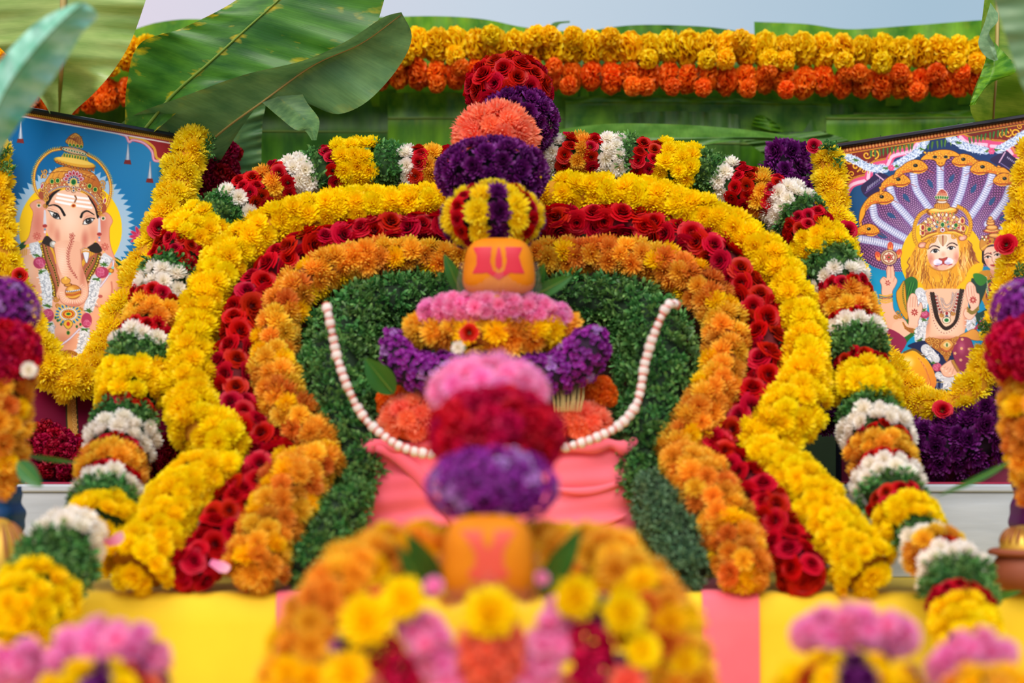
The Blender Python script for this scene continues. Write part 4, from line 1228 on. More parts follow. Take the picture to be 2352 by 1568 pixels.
ball('flower_ball', 'rusty orange blossom cluster under the left violet garland', 'flower ball', 905, 925, 2.93, 36, 36, 40, 'morange', 'orange')
single('rose', 'red_rose', 'red rosebud between the orange flowers of the idol face', 'rose', 1078, 764, 2.79, 40, (-0.3, -1, 0.2))
single('white', 'white_chrysanthemum', 'white flower under the red rosebud on the orange band', 'flower', 1052, 798, 2.79, 38, (-0.1, -1, 0.1))
single('yellow', 'yellow_chrysanthemum', 'small yellow flower on top of the pink blossom mound', 'flower', 1142, 686, 2.84, 32, (0, -0.7, 1))
# straw stalks under the right violet garland
straw = simple_mat('straw', (208, 180, 110), 0.7)
c = at(1300, 915, 2.86); r = empty('straw_bundle', c, 'little bundle of pale straw stalks under the right violet garland', 'straw')
for i in range(9):
    a = at(1268 + i * 9, 880, 2.87); b = at(1276 + i * 7, 945, 2.85)
    put('stalk', tube_mesh('stalk', [a - c, (a + b) / 2 - c + Vector((0.001 * (i % 3), 0, 0)), b - c], 0.0014, straw, 6), r, c)

# ---------------------------------------------------------------- jasmine strings with red thread
redthread = simple_mat('red_thread', (226, 84, 60), 0.7)
BUD = bud_mesh('jasmine_bud', M['bud'])
_V, _F = [], []
for i in range(14):
    for j in range(6):
        a = 2 * PI * i / 14; b = 2 * PI * j / 6
        _V.append(Vector(((1 + 0.14 * math.cos(b)) * math.cos(a), (1 + 0.14 * math.cos(b)) * math.sin(a), 0.14 * math.sin(b))))
for i in range(14):
    for j in range(6):
        _F.append((i * 6 + j, ((i + 1) % 14) * 6 + j, ((i + 1) % 14) * 6 + (j + 1) % 6, i * 6 + (j + 1) % 6))
RING = mesh('thread_ring', _V, _F, redthread)


def jasmine(label, pts):
    W = [tuple(at(*p)) for p in pts]
    P, L = catmull(W, 0.0118)
    c = P[len(P) // 2][:3]
    root = empty('jasmine_string', c, label, 'garland', 'jasmine strings on the middle idol')
    put('string', recenter(tube_mesh('string', P[:, :3], 0.0022, redthread, 6), c), root, c)
    for i in range(len(P) - 1):
        a, b = Vector(P[i]), Vector(P[i + 1])
        d = (b - a).normalized()
        q = (d + Vector((random.uniform(-.1, .1), random.uniform(-.1, .1), random.uniform(-.1, .1)))).normalized().to_track_quat('Z', 'Y') @ Quaternion((0, 0, 1), random.uniform(0, 6))
        s = 0.0072 * random.uniform(0.8, 1.2)
        put('jasmine_bud', BUD, root, (a + b) / 2, q, (s, s, s * 0.86))
        put('thread_ring', RING, root, a, (d + Vector((random.uniform(-.35, .35), 0, random.uniform(-.35, .35)))).normalized().to_track_quat('Z', 'Y'), 0.0056)
    return root


jasmine('white jasmine string with red thread hanging in a curve at the left', [(750, 700, 2.84), (758, 740, 2.83), (772, 810, 2.83), (795, 880, 2.82), (830, 950, 2.82), (880, 1000, 2.81), (935, 1032, 2.80), (1000, 1045, 2.80)])
jasmine('white jasmine string with red thread hanging in a curve at the right', [(1556, 700, 2.84), (1535, 698, 2.83), (1505, 760, 2.83), (1480, 840, 2.83), (1465, 920, 2.82), (1425, 975, 2.81), (1360, 1008, 2.80), (1290, 1030, 2.80)])

# ================================================================ NEAR IDOL (blurred, in front)
nb = 'stacked flower balls of the front idol crown'
ball('flower_ball', 'blurred pink flower ball topping the front idol', 'flower ball', 1122, 900, 2.30, 138, 86, 70, 'pinkmum', 'pink', group=nb)
ball('flower_ball', 'blurred deep crimson flower ball under the pink one', 'flower ball', 1140, 1000, 2.24, 150, 106, 74, 'crimson', 'red', group=nb)
ball('flower_ball', 'blurred violet flower ball resting on the lower tilak block', 'flower ball', 1130, 1118, 2.18, 158, 100, 50, 'violetmix', 'purple', group=nb)
garland('garland', 'blurred orange chrysanthemum arch around the front idol', 'garland',
        [(640, 1760, 88, 2.06), (668, 1600, 88, 2.08), (700, 1500, 88, 2.10), (752, 1400, 86, 2.12), (820, 1320, 82, 2.15), (910, 1286, 84, 2.18), (1020, 1290, 86, 2.21), (1130, 1290, 84, 2.23), (1240, 1290, 86, 2.21), (1350, 1286, 86, 2.18), (1430, 1320, 84, 2.15),
         (1490, 1400, 88, 2.12), (1535, 1490, 90, 2.10), (1560, 1600, 90, 2.08), (1580, 1760, 90, 2.06)], 'frontmix', 76, 'orange')
garland('garland', 'blurred pink carnation collar strand on the left of the front idol', 'garland', [(950, 1440, 42, 2.02), (985, 1470, 56, 2.0), (1015, 1530, 54, 2.0), (1050, 1600, 52, 2.0), (1090, 1680, 50, 2.0)], 'pinkmum', 66, 'pink', 'pink collar of the front idol')
garland('garland', 'blurred pink carnation collar strand on the right of the front idol', 'garland', [(1290, 1410, 40, 2.02), (1268, 1460, 54, 2.0), (1240, 1530, 54, 2.0), (1205, 1600, 52, 2.0), (1160, 1680, 50, 2.0)], 'pinkmum', 66, 'pink', 'pink collar of the front idol')
ball('flower_ball', 'coral chrysanthemum centre filling the pink collar', 'flower ball', 1128, 1505, 2.0, 84, 96, 62, 'coral', 'coral')
single('yellow', 'yellow_chrysanthemum', 'bright yellow chrysanthemum right under the lower tilak block', 'flower', 1126, 1412, 1.98, 118, (0, -1, 0.5))
for i, (kd, x, y, d_, Y, nm, lab) in enumerate([
    ('yellow', 925, 1376, 100, 1.99, 'yellow_chrysanthemum', 'yellow chrysanthemum left of the lower tilak block, upper of the left pair'),
    ('rose', 884, 1390, 84, 2.01, 'red_rose', 'red rose between the two yellow chrysanthemums left of the front block'),
    ('yellow', 842, 1428, 112, 1.98, 'yellow_chrysanthemum', 'large yellow chrysanthemum at the outer left of the front idol'),
    ('purple', 808, 1490, 100, 1.99, 'purple_chrysanthemum', 'purple chrysanthemum below the outer left yellow one'),
    ('crimson', 880, 1500, 100, 2.0, 'crimson_cockscomb', 'crimson cockscomb left of the pink collar, upper one'),
    ('crimson', 925, 1545, 110, 2.0, 'crimson_cockscomb', 'crimson cockscomb left of the pink collar, lower one'),
    ('gold', 800, 1548, 100, 1.97, 'golden_chrysanthemum', 'golden chrysanthemum at the lower left of the front idol'),
    ('yellow', 1322, 1374, 100, 1.99, 'yellow_chrysanthemum', 'yellow chrysanthemum right of the lower tilak block, nearest to it'),
    ('purple', 1374, 1400, 84, 2.0, 'purple_chrysanthemum', 'purple chrysanthemum between the yellow ones right of the front block'),
    ('yellow', 1432, 1410, 110, 1.98, 'yellow_chrysanthemum', 'large yellow chrysanthemum at the upper right of the front idol'),
    ('rose', 1444, 1462, 70, 2.0, 'red_rose', 'red rose under the large right yellow chrysanthemum'),
    ('yellow', 1474, 1494, 80, 1.98, 'yellow_chrysanthemum', 'smaller yellow chrysanthemum at the far right of the front idol'),
    ('purple', 1450, 1526, 88, 1.99, 'purple_chrysanthemum', 'purple chrysanthemum low at the right of the front idol'),
    ('crimson', 1352, 1480, 110, 2.0, 'crimson_cockscomb', 'crimson cockscomb right of the pink collar, upper one'),
    ('crimson', 1372, 1548, 130, 2.0, 'crimson_cockscomb', 'crimson cockscomb right of the pink collar, lower one'),
    ('coral', 1440, 1570, 86, 1.97, 'coral_chrysanthemum', 'coral chrysanthemum at the bottom right of the front idol'),
    ('pinkmum', 996, 1345, 44, 2.0, 'pink_blossom', 'tiny pink blossom left of the lower tilak block'),
    ('pinkmum', 1245, 1328, 40, 2.0, 'pink_blossom', 'tiny pink blossom right of the lower tilak block')]):
    single(kd, nm, lab, 'flower', x, y, Y, d_, (0.25 * (1 if x > 1130 else -1), -1, 0.35))
wrapped_body('green and coral wrapped body under the collar of the front idol', 760, 1500, 1560, 1900, 2.1, simple_mat('coral_cloth', (200, 90, 60), 0.7), depth=0.05, seed=8)

# neighbours at the bottom edge: pink crests over striped petal balls
def crest(label, pts, d):
    return garland('garland', label, 'garland', pts, 'pinkmum', d, 'pink', 'pink crests of the bottom idols')


crest('blurred pink flower crest at the bottom left', [(140, 1522, 44, 2.0), (185, 1492, 60, 2.0), (250, 1478, 58, 1.99), (318, 1490, 62, 1.99), (345, 1512, 46, 2.0)], 70)
crest('blurred pink flower crest in the very bottom left corner', [(-60, 1540, 54, 2.0), (0, 1525, 56, 2.0), (62, 1525, 56, 2.0), (90, 1548, 48, 2.0)], 70)
crest('blurred wide pink flower crest at the bottom right', [(1862, 1456, 48, 2.0), (1910, 1446, 56, 2.0), (1975, 1442, 54, 1.99), (2030, 1448, 54, 1.99), (2066, 1462, 46, 2.0)], 70)
crest('blurred pink flower crest in the bottom right corner', [(2168, 1540, 36, 2.02), (2200, 1510, 46, 2.02), (2250, 1488, 46, 2.02), (2295, 1504, 40, 2.02)], 62)


def petals_below(label, cx, cy, Y, rx, rz, seq):
    c = at(cx, cy, Y); k = Y / F
    root = empty('flower_ball', c, label, 'flower ball', 'striped balls below the pink crests')
    bm = bmesh.new(); bmesh.ops.create_uvsphere(bm, u_segments=16, v_segments=10, radius=1)
    for v in bm.verts: v.co = Vector((v.co.x * rx * k * 0.8, v.co.y * 0.05, v.co.z * rz * k * 0.8))
    me = bpy.data.meshes.new('core'); bm.to_mesh(me); bm.free(); me.materials.append(CORE['purple']); put('core', me, root, c)
    for i, kd in enumerate(seq):
        lo = math.radians(-84 + 168 * i / (len(seq) - 1))
        for lt in (62, 30, 0, -30, -60):
            lat = math.radians(lt)
            u = Vector((math.cos(lat) * math.sin(lo), -math.cos(lat) * math.cos(lo), math.sin(lat)))
            bloom(kd, root, c + Vector((u.x * rx * k, u.y * 0.055, u.z * rz * k)), u, 62 * k * (0.75 + 0.25 * math.cos(lat)), 0.1)


petals_below('striped ball of yellow, red and purple flowers under the left pink crest', 240, 1608, 1.97, 150, 84, ['purple', 'yellow', 'gold', 'yellow', 'violet', 'purple', 'yellow', 'rose', 'coral', 'purple'])
petals_below('striped ball of yellow, red and purple flowers under the wide right pink crest', 1950, 1590, 1.98, 160, 84, ['yellow', 'yellow', 'rose', 'yellow', 'purple', 'purple', 'yellow', 'gold', 'rose', 'purple'])
petals_below('ball of orange flowers under the corner pink crest', 2270, 1606, 1.98, 100, 70, ['orange', 'gold', 'orange', 'gold', 'orange'])
for lab, x0, x1 in (('cloth wrapped body of the bottom left idol', 130, 350), ('cloth wrapped body of the bottom right idol', 1840, 2060), ('cloth wrapped body of the bottom corner idol', 2200, 2340)):
    wrapped_body(lab, x0, x1, 1660, 1990, 2.04, CORE['coral'], depth=0.04)

# loose petals
for i, (x, y, Y, lab) in enumerate([(215, 1258, 2.655, 'loose pink petals between the banded garland and the yellow strand end'), (262, 1248, 2.64, 'pink lotus petal on the yellow strand end'), (500, 1290, 2.69, 'single pink petal between the rose end and the orange end')]):
    c = at(x, y, Y); V, Fc, T = [], [], []
    for q in range(1 if i else 3):
        dd = Vector(((0.9, -0.2, -0.35), (-0.3, -0.4, 0.8), (0.5, -0.3, 0.6))[q]) if i != 1 else Vector((0.9, -0.3, 0.4))
        add_petal(V, Fc, T, Vector((0.006 * q - 0.01, 0, 0)), dd, Vector((0, -1, 0.3)), 0.032, 0.016, 0.2, 0.4, 0.3)
    o = put('petal', mesh('petal', V, Fc, M['pink'], True, T), None, c); tag(o, lab, 'petal')

# ---------------------------------------------------------------- brass domes, clay pot
gold = simple_mat('gold_paint', (214, 168, 60), 0.35, metal=0.4)
goldd = simple_mat('gold_ribs', (150, 90, 34), 0.5, metal=0.2)
clay = simple_mat('clay', (150, 78, 48), 0.7, col2=(120, 56, 34), scale=6)


def lathe(name, prof, mat, n=48):
    V, Fc = [], []
    for r, z in prof:
        for k in range(n):
            a = 2 * PI * k / n; V.append((r * math.cos(a), r * math.sin(a), z))
    for i in range(len(prof) - 1):
        for k in range(n):
            k2 = (k + 1) % n; Fc.append((i * n + k, i * n + k2, (i + 1) * n + k2, (i + 1) * n + k))
    return mesh(name, V, Fc, mat)


def dome(label, px, py, Y, R, H, base=None):
    c = at(px, py, Y); k = Y / F
    R *= k; H *= k
    root = empty('ribbed_dome', c, label, 'ornament', 'gold ribbed domes')
    put('shell', lathe('shell', [(R * math.cos(t_), H * math.sin(t_)) for t_ in np.linspace(0, PI / 2 - 0.01, 12)], gold), root, c)
    for i in range(18):
        a = 2 * PI * i / 18
        pts = [Vector((math.cos(a) * R * 1.01 * math.cos(t_), math.sin(a) * R * 1.01 * math.cos(t_), H * 1.01 * math.sin(t_))) for t_ in np.linspace(0.25, 1.15, 8)]
        put('rib', tube_mesh('rib', pts, [0.0006 + 0.0028 * math.sin(PI * f) for f in np.linspace(0.05, 0.95, 8)], goldd, 6), root, c)
    return root


dome('gold dome with dark slits standing at the left picture edge', -6, 1330, 2.62, 76, 140)
dome('gold ribbed dome in a clay pot at the right picture edge', 2352, 1262, 2.72, 56, 56)
c = at(2352, 1262, 2.72); k = 2.72 / F
pot = empty('clay_pot', (c.x, c.y, TZ), 'brown clay pot with a flared rim at the right picture edge', 'pot')
put('body', lathe('body', [(0.001, 0.0), (30 * k, 0.0), (62 * k, 14 * k), (76 * k, 40 * k), (66 * k, 74 * k), (58 * k, c.z - TZ - 14 * k)], clay), pot, (c.x, c.y, TZ))
put('rim', lathe('rim', [(56 * k, c.z - TZ - 16 * k), (80 * k, c.z - TZ - 10 * k), (82 * k, c.z - TZ - 2 * k), (72 * k, c.z - TZ + 3 * k), (56 * k, c.z - TZ), (54 * k, c.z - TZ - 16 * k)], clay), pot, (c.x, c.y, TZ))

# ================================================================ FRAMED PICTURES (flat prints drawn as vector art, stored on a fine grid)
class Art:
    def __init__(s, x0, y0, x1, y1):
        s.x0, s.y0 = x0, y0
        s.W, s.H = x1 - x0, y1 - y0
        s.b = np.zeros((s.H, s.W, 3))
        s.o = (0.0, 0.0, 1.0)
        s.m = None

    def T(s, P):
        ox, oy, k = s.o
        return np.array([[ox + p[0] / k - s.x0, oy + p[1] / k - s.y0] for p in P], float)

    def curve(s, P, closed):
        if len(P) < 3: return P
        Q = np.vstack([P[-1], P, P[0], P[1]]) if closed else np.vstack([2 * P[0] - P[1], P, 2 * P[-1] - P[-2]])
        out = []
        for i in range(1, len(Q) - 2):
            a, b, c, d = Q[i - 1], Q[i], Q[i + 1], Q[i + 2]
            for t in (0, .2, .4, .6, .8):
                out.append(.5 * (2 * b + (c - a) * t + (2 * a - 5 * b + 4 * c - d) * t * t + (3 * b - a - 3 * c + d) * t ** 3))
        if not closed: out.append(Q[-2])
        return np.array(out)

    def win(s, lo, hi):
        x0, y0 = max(0, int(lo[0]) - 2), max(0, int(lo[1]) - 2)
        x1, y1 = min(s.W, int(hi[0]) + 3), min(s.H, int(hi[1]) + 3)
        if x1 <= x0 or y1 <= y0: return None
        Y, X = np.mgrid[y0:y1, x0:x1]
        return x0, y0, x1, y1, X + 0.5, Y + 0.5

    def seg(s, X, Y, a, b):
        d = b - a; L = max(1e-9, d @ d)
        t = np.clip(((X - a[0]) * d[0] + (Y - a[1]) * d[1]) / L, 0, 1)
        return np.hypot(X - a[0] - t * d[0], Y - a[1] - t * d[1]), t

    def paint(s, w, A, col):
        x0, y0, x1, y1, X, Y = w
        if callable(col): col = col(X + s.x0, Y + s.y0)
        else: col = np.array(col, float)
        if s.m is not None: A = A * s.m[y0:y1, x0:x1]
        s.b[y0:y1, x0:x1] = s.b[y0:y1, x0:x1] * (1 - A[..., None]) + col * A[..., None]
        full = np.zeros((s.H, s.W)); full[y0:y1, x0:x1] = A
        return full

    def poly(s, P, col, sm=True, op=1.0, line=None, lw=1.0):
        Q = s.T(P)
        if sm: Q = s.curve(Q, True)
        w = s.win(Q.min(0), Q.max(0))
        if w is None: return np.zeros((s.H, s.W))
        X, Y = w[4], w[5]
        D = np.full(X.shape, 1e9); ins = np.zeros(X.shape, bool)
        n = len(Q)
        for i in range(n):
            a, b = Q[i], Q[(i + 1) % n]
            D = np.minimum(D, s.seg(X, Y, a, b)[0])
            if a[1] != b[1]:
                c = ((a[1] > Y) != (b[1] > Y)) & (X < (b[0] - a[0]) * (Y - a[1]) / (b[1] - a[1]) + a[0])
                ins ^= c
        sd = np.where(ins, -D, D)
        m = s.paint(w, np.clip(0.5 - sd, 0, 1) * op, col)
        if line is not None: s.paint(w, np.clip(0.5 + lw / 2 - np.abs(sd), 0, 1), line)
        return m

    def line(s, P, wd, col, sm=True, op=1.0, taper=(1, 1), soft=1.0):
        Q = s.T(P)
        if sm: Q = s.curve(Q, False)
        r = wd / s.o[2] / 2
        w = s.win(Q.min(0) - r - soft, Q.max(0) + r + soft)
        if w is None: return
        X, Y = w[4], w[5]; A = np.zeros(X.shape); n = len(Q) - 1
        for i in range(n):
            D, t = s.seg(X, Y, Q[i], Q[i + 1])
            f = (i + t) / n
            rr = r * (taper[0] + (taper[1] - taper[0]) * f)
            A = np.maximum(A, np.clip((rr - D) / soft + 0.5, 0, 1))
        return s.paint(w, A * op, col)

    def ell(s, x, y, rx, ry, col, rot=0, op=1.0, line=None, soft=1.0, lw=1.0):
        c = s.T([(x, y)])[0]; rx, ry = rx / s.o[2], ry / s.o[2]
        R = max(rx, ry) * (1 + (0 if soft == 1.0 else 0.6)) + 2
        w = s.win(c - R, c + R)
        if w is None: return np.zeros((s.H, s.W))
        X, Y = w[4] - c[0], w[5] - c[1]
        a = math.radians(rot); u = X * math.cos(a) + Y * math.sin(a); v = -X * math.sin(a) + Y * math.cos(a)
        q = np.hypot(u / rx, v / ry)
        if soft != 1.0: A = np.clip(1 - q, 0, 1) ** 1.0; A = A * A * (3 - 2 * A)
        else: A = np.clip(0.5 - (q - 1) * min(rx, ry), 0, 1)
        m = s.paint(w, A * op, col)
        if line is not None: s.paint(w, np.clip(0.5 + lw / 2 - np.abs((q - 1) * min(rx, ry)), 0, 1), line)
        return m

    def glow(s, x, y, rx, ry, col, op=0.5, rot=0):
        return s.ell(x, y, rx, ry, col, rot, op, None, 2.0)

    def along(s, P, step, sm=True):
        ox, oy, k = s.o
        Q = np.array(P, float)
        if sm: Q = s.curve(Q, False)
        L = np.concatenate([[0], np.cumsum(np.hypot(*np.diff(Q, axis=0).T))])
        q = np.arange(step / 2, L[-1], step)
        x = np.interp(q, L, Q[:, 0]); y = np.interp(q, L, Q[:, 1])
        x2 = np.interp(np.minimum(q + 1, L[-1]), L, Q[:, 0]); y2 = np.interp(np.minimum(q + 1, L[-1]), L, Q[:, 1])
        return [(a, b, math.degrees(math.atan2(d - b, c - a))) for a, b, c, d in zip(x, y, x2, y2)]

    def beads(s, P, step, r, col, line=None, ry=None, sm=True):
        for x, y, a in s.along(P, step, sm): s.ell(x, y, r, ry or r, col, a, 1, line)

    def jasgarl(s, P, wd, base=(206, 208, 214), hi=(236, 238, 242), dark=(150, 156, 170)):
        s.line(P, wd, base)
        rr = random.Random(3)
        for x, y, a in s.along(P, wd * 0.11):
            for q in range(3):
                o = rr.uniform(-0.55, 0.55) * wd; an = math.radians(a + 90)
                cx, cy = x + math.cos(an) * o, y + math.sin(an) * o
                d = rr.uniform(0, 6.28); l = wd * 0.15
                s.line([(cx - l * math.cos(d), cy - l * math.sin(d)), (cx + l * math.cos(d), cy + l * math.sin(d))], wd * 0.07, hi if q else dark, False)

    def rosebit(s, x, y, w, h, rot=0):
        s.ell(x, y, w, h, (176, 62, 98), rot)
        rr = random.Random(int(x))
        for i in range(5):
            cx, cy = x + rr.uniform(-.5, .5) * w, y + rr.uniform(-.5, .5) * h
            s.ell(cx, cy, w * 0.38, h * 0.3, (196, 84, 122), rr.uniform(0, 90), 1, (226, 150, 180), lw=0.5)

    def green(s, x, y, w):
        rr = random.Random(int(x + y))
        for i in range(9):
            d = rr.uniform(0, 6.28); l = w * rr.uniform(.6, 1)
            s.line([(x, y), (x + l * math.cos(d), y + l * math.sin(d) * 0.5)], w * 0.3, (44 + i * 4, 84 + i * 5, 40), False, taper=(1, .3))

    def scroll(s, x, y, r, col=(214, 160, 50), dark=(120, 60, 20), dr=1, a0=0.0):
        P = [(x + r * (1 - t * 0.8) * math.cos(a0 + dr * t * 7), y + r * (1 - t * 0.8) * math.sin(a0 + dr * t * 7)) for t in np.linspace(0, 1, 12)]
        s.line(P, r * 0.5, dark); s.line(P, r * 0.3, col)


def grad(c0, c1, p0, p1):
    c0, c1 = np.array(c0, float), np.array(c1, float)
    d = (p1[0] - p0[0], p1[1] - p0[1]); L = d[0] ** 2 + d[1] ** 2
    return lambda X, Y: c0 + (c1 - c0) * np.clip(((X - p0[0]) * d[0] + (Y - p0[1]) * d[1]) / L, 0, 1)[..., None]


GOLD, GD, BROWN, SKIN, SKD, SKL = (222, 168, 62), (168, 104, 34), (92, 42, 20), (232, 178, 148), (196, 116, 92), (246, 212, 188)


def art_left():
    s = Art(-130, 190, 560, 1130)
    s.b[:] = (10, 108, 162)
    s.o = (0, 0, 1)
    s.poly([(-130, 190), (560, 190), (560, 1130), (-130, 1130)], grad((0, 98, 152), (46, 130, 184), (0, 400), (420, 480)), False)
    s.glow(300, 330, 200, 160, (60, 146, 194), 0.5)
    # ornament arches
    for mx in (0, 1):
        s.o = (0, 220, 2.306) if not mx else (0, 220, 2.306)
        f = (lambda P: P) if not mx else (lambda P: [(740 - x + 20, y - (x - 380) * 0.36) for x, y in P])
        s.poly(f([(640, 195), (905, 235), (900, 350), (880, 365), (815, 345), (800, 290), (755, 255), (700, 240), (682, 250), (660, 215)]), (150, 40, 46), False)
        s.line(f([(690, 222), (760, 235), (815, 275), (832, 330), (890, 345)]), 14, (214, 164, 60))
        s.line(f([(632, 200), (668, 214), (684, 244), (705, 234), (762, 250), (804, 292), (816, 340), (852, 346), (885, 360)]), 15, (206, 130, 158))
        s.line(f([(632, 200), (668, 214), (684, 244), (705, 234), (762, 250), (804, 292), (816, 340), (852, 346), (885, 360)]), 4, (236, 190, 206))
    for x, y, l in ((112, 138, 90), (680, 250, 90), (797, 350, 88), (20, 210, 80)):
        for q in (-9, -4, 0, 4, 9): s.line([(x, y), (x - 4 + q * 1.2, y + l)], 4.2, (196, 200, 212) if q % 2 == 0 else (120, 132, 160), False)
        s.poly([(x - 19, y + l), (x + 11, y + l), (x + 16, y + l + 24), (x - 24, y + l + 20)], (126, 44, 44), False)
    s.o = (0, 0, 1)
    L = lambda o: [(-130, 222.5 + o), (470, 331 + o)]
    s.line(L(-4), 7, (140, 30, 40), False); s.line(L(2), 11, (196, 140, 40), False)
    for x, y, a in s.along(L(2), 5.2, False):
        s.ell(x, y, 2.6, 2.2, (232, 196, 70), a); s.line([(x - 2, y - 4), (x + 2, y + 4)], 1.1, (120, 60, 20), False)
    s.line(L(9), 2.6, (140, 40, 44), False); s.line(L(12), 3.4, (222, 206, 210), False)
    for o, c, w in ((0, (140, 30, 40), 7), (8, (200, 150, 50), 11), (15, (220, 204, 208), 3)):
        s.line([(436 - o, 320), (470 - o, 1130)], w, c, False)
    # sunburst and disc
    s.o = (0, 300, 4.48)
    P = []
    for i in range(60):
        a0, a1 = 2 * PI * i / 60, 2 * PI * (i + 0.62) / 60
        P += [(735 + 655 * math.cos(a1), 1000 + 650 * math.sin(a1)), (735 + 585 * math.cos(a0 + .105), 1000 + 590 * math.sin(a0 + .105))]
    s.poly(P, (164, 192, 216), False)
    s.ell(725, 1010, 530, 520, (250, 204, 6))
    # arch ring with spikes
    for P in ([(640, 188), (520, 215), (420, 300), (365, 400), (352, 520), (375, 620), (440, 715)], [(890, 245), (1000, 310), (1085, 410), (1130, 520), (1138, 640), (1105, 760), (1070, 820)]):
        for x, y, a in s.along(P, 17):
            an = math.radians(a + (90 if P[0][0] < 700 else -90))
            s.line([(x, y), (x + 32 * math.cos(an), y + 32 * math.sin(an))], 15, (224, 178, 50), False, taper=(1, .25))
        s.line(P, 26, (176, 92, 44)); s.line(P, 15, (226, 172, 60))
        s.beads(P, 22, 5, (250, 216, 110))
    # shoulders / body
    s.o = (0, 560, 4.9)
    body = s.poly([(150, 90), (330, 30), (600, -60), (1000, -60), (1200, 130), (1320, 190), (1430, 300), (1500, 420), (1540, 620), (1500, 800), (1400, 900), (1330, 960), (1330, 1100), (1240, 1300), (1150, 1400), (560, 1400), (500, 1100), (470, 860), (410, 740), (280, 620), (170, 400), (120, 240)],
                  grad(SKIN, (224, 160, 128), (60, 600), (250, 830)))
    s.m = body
    s.glow(1260, 980, 330, 420, SKL, .55); s.glow(1100, 1150, 380, 240, (238, 190, 158), .6); s.glow(1150, 480, 200, 220, (246, 204, 180), .7)
    s.glow(300, 300, 140, 260, SKL, .5); s.glow(720, 1080, 160, 110, (206, 130, 100), .7); s.glow(260, 620, 120, 260, (206, 130, 104), .6)
    s.glow(1240, 700, 60, 160, (190, 104, 84), .8); s.line([(1060, 690), (1130, 720), (1190, 690), (1240, 620), (1262, 520), (1255, 430)], 16, (192, 108, 86), soft=3, op=.8)
    s.line([(1180, 720), (1240, 800), (1280, 900), (1290, 1020)], 9, (250, 226, 208), op=.8)
    s.ell(1130, 590, 34, 26, (190, 104, 92), soft=2.0); s.ell(1130, 590, 24, 18, (184, 96, 90)); s.ell(378, 480, 24, 15, (198, 118, 96))
    s.glow(1450, 560, 90, 320, (206, 128, 100), .6)
    s.m = None
    s.poly([(1290, 150), (1380, 200), (1460, 300), (1500, 400), (1480, 470), (1440, 460), (1400, 350), (1330, 260)], (38, 84, 44))
    s.line([(1285, 160), (1380, 230), (1440, 330), (1480, 450)], 22, (226, 186, 40)); s.line([(1300, 235), (1370, 340), (1430, 450)], 46, (214, 150, 60)); 
    for x, y, a in s.along([(1300, 235), (1370, 340), (1430, 450)], 26): s.scroll(x, y, 17, (240, 196, 90))
    s.poly([(170, 70), (240, -10), (300, -30), (280, 40), (200, 80)], (36, 84, 44)); 
    for x, y, a in s.along([(180, 90), (240, 85), (310, 70)], 22): s.line([(x, y - 10), (x - 6, y + 50)], 12, (222, 166, 66), False)
    # thread
    for P in ([(1275, 190), (1270, 260), (1210, 370), (1130, 480)], [(895, 955), (780, 1070), (640, 1165)]):
        s.line(P, 22, (150, 120, 150)); s.line(P, 14, (228, 222, 238))
    s.ell(1250, 300, 34, 30, GD); s.ell(1250, 300, 20, 17, GOLD); s.ell(1238, 335, 16, 14, (140, 200, 200)); s.ell(1268, 268, 16, 14, (140, 200, 200))
    # necklaces
    s.poly([(470, 0), (650, 0), (690, 330), (660, 480), (620, 560), (560, 350), (500, 150)], (150, 70, 48), op=.75)
    s.poly([(930, 60), (1110, 100), (1050, 290), (970, 420), (930, 250)], (150, 70, 48), op=.75)
    for P in ([(462, 10), (500, 180), (560, 360), (600, 480), (612, 590)], [(1120, 120), (1085, 230), (1020, 350), (975, 430)]):
        s.line(P, 48, (120, 74, 20)); s.beads(P, 30, 15, (230, 186, 50), (70, 60, 20), 11); s.beads([(x - 14, y) for x, y in P], 30, 6, (60, 130, 70))
    for P in ([(512, 10), (550, 150), (600, 260), (636, 380), (655, 470)], [(1062, 150), (1010, 240), (965, 300), (950, 370)]):
        s.beads(P, 29, 15, (38, 34, 24), (196, 150, 60), 10)
    for P in ([(560, 0), (600, 90), (625, 190)], [(1060, 70), (1000, 110), (940, 190), (920, 230)]):
        for x, y, a in s.along(P, 20): s.line([(x, y - 14), (x + 6, y + 40)], 12, (222, 170, 50), False)
    for x, y, r in ((630, 620, 34), (650, 690, 30), (905, 730, 24)): s.scroll(x, y, r)
    # flower garland in the print
    for P in ([(385, 10), (415, 110)], [(490, 340), (525, 480), (530, 680)], [(555, 920), (560, 1080), (590, 1240)], [(1205, 150), (1180, 210)], [(1080, 400), (1050, 560), (1000, 720)], [(955, 985), (940, 1120), (890, 1280)]):
        s.jasgarl(P, 118)
    for x, y in ((425, 130), (465, 312), (532, 700), (550, 896), (1172, 232), (1100, 396), (988, 752), (955, 960), (640, 1250), (862, 1290)): s.green(x, y, 62)
    for x, y, w, h in ((445, 212, 70, 66), (542, 805, 64, 74), (1148, 322, 76, 64), (975, 860, 60, 84), (755, 1300, 86, 46)): s.rosebit(x, y, w, h)
    # belt
    s.line([(680, 1235), (770, 1215), (850, 1240)], 46, GD)
    for x in (700, 760, 820): s.scroll(x, 1225, 26)
    s.poly([(890, 1300), (940, 1260), (1050, 1230), (1160, 1200), (1180, 1290), (1050, 1310), (930, 1340)], (190, 110, 50))
    for x, y in ((930, 1295), (985, 1285), (1045, 1265), (1105, 1250), (1150, 1235)): s.scroll(x, y, 34)
    s.line([(1230, 720), (1300, 740), (1390, 690)], 52, GD)
    for x, y in ((1240, 720), (1290, 740), (1345, 715), (1385, 690)): s.scroll(x, y, 26)
    # maroon garment down to the foot of the print
    s.o = (0, 0, 1)
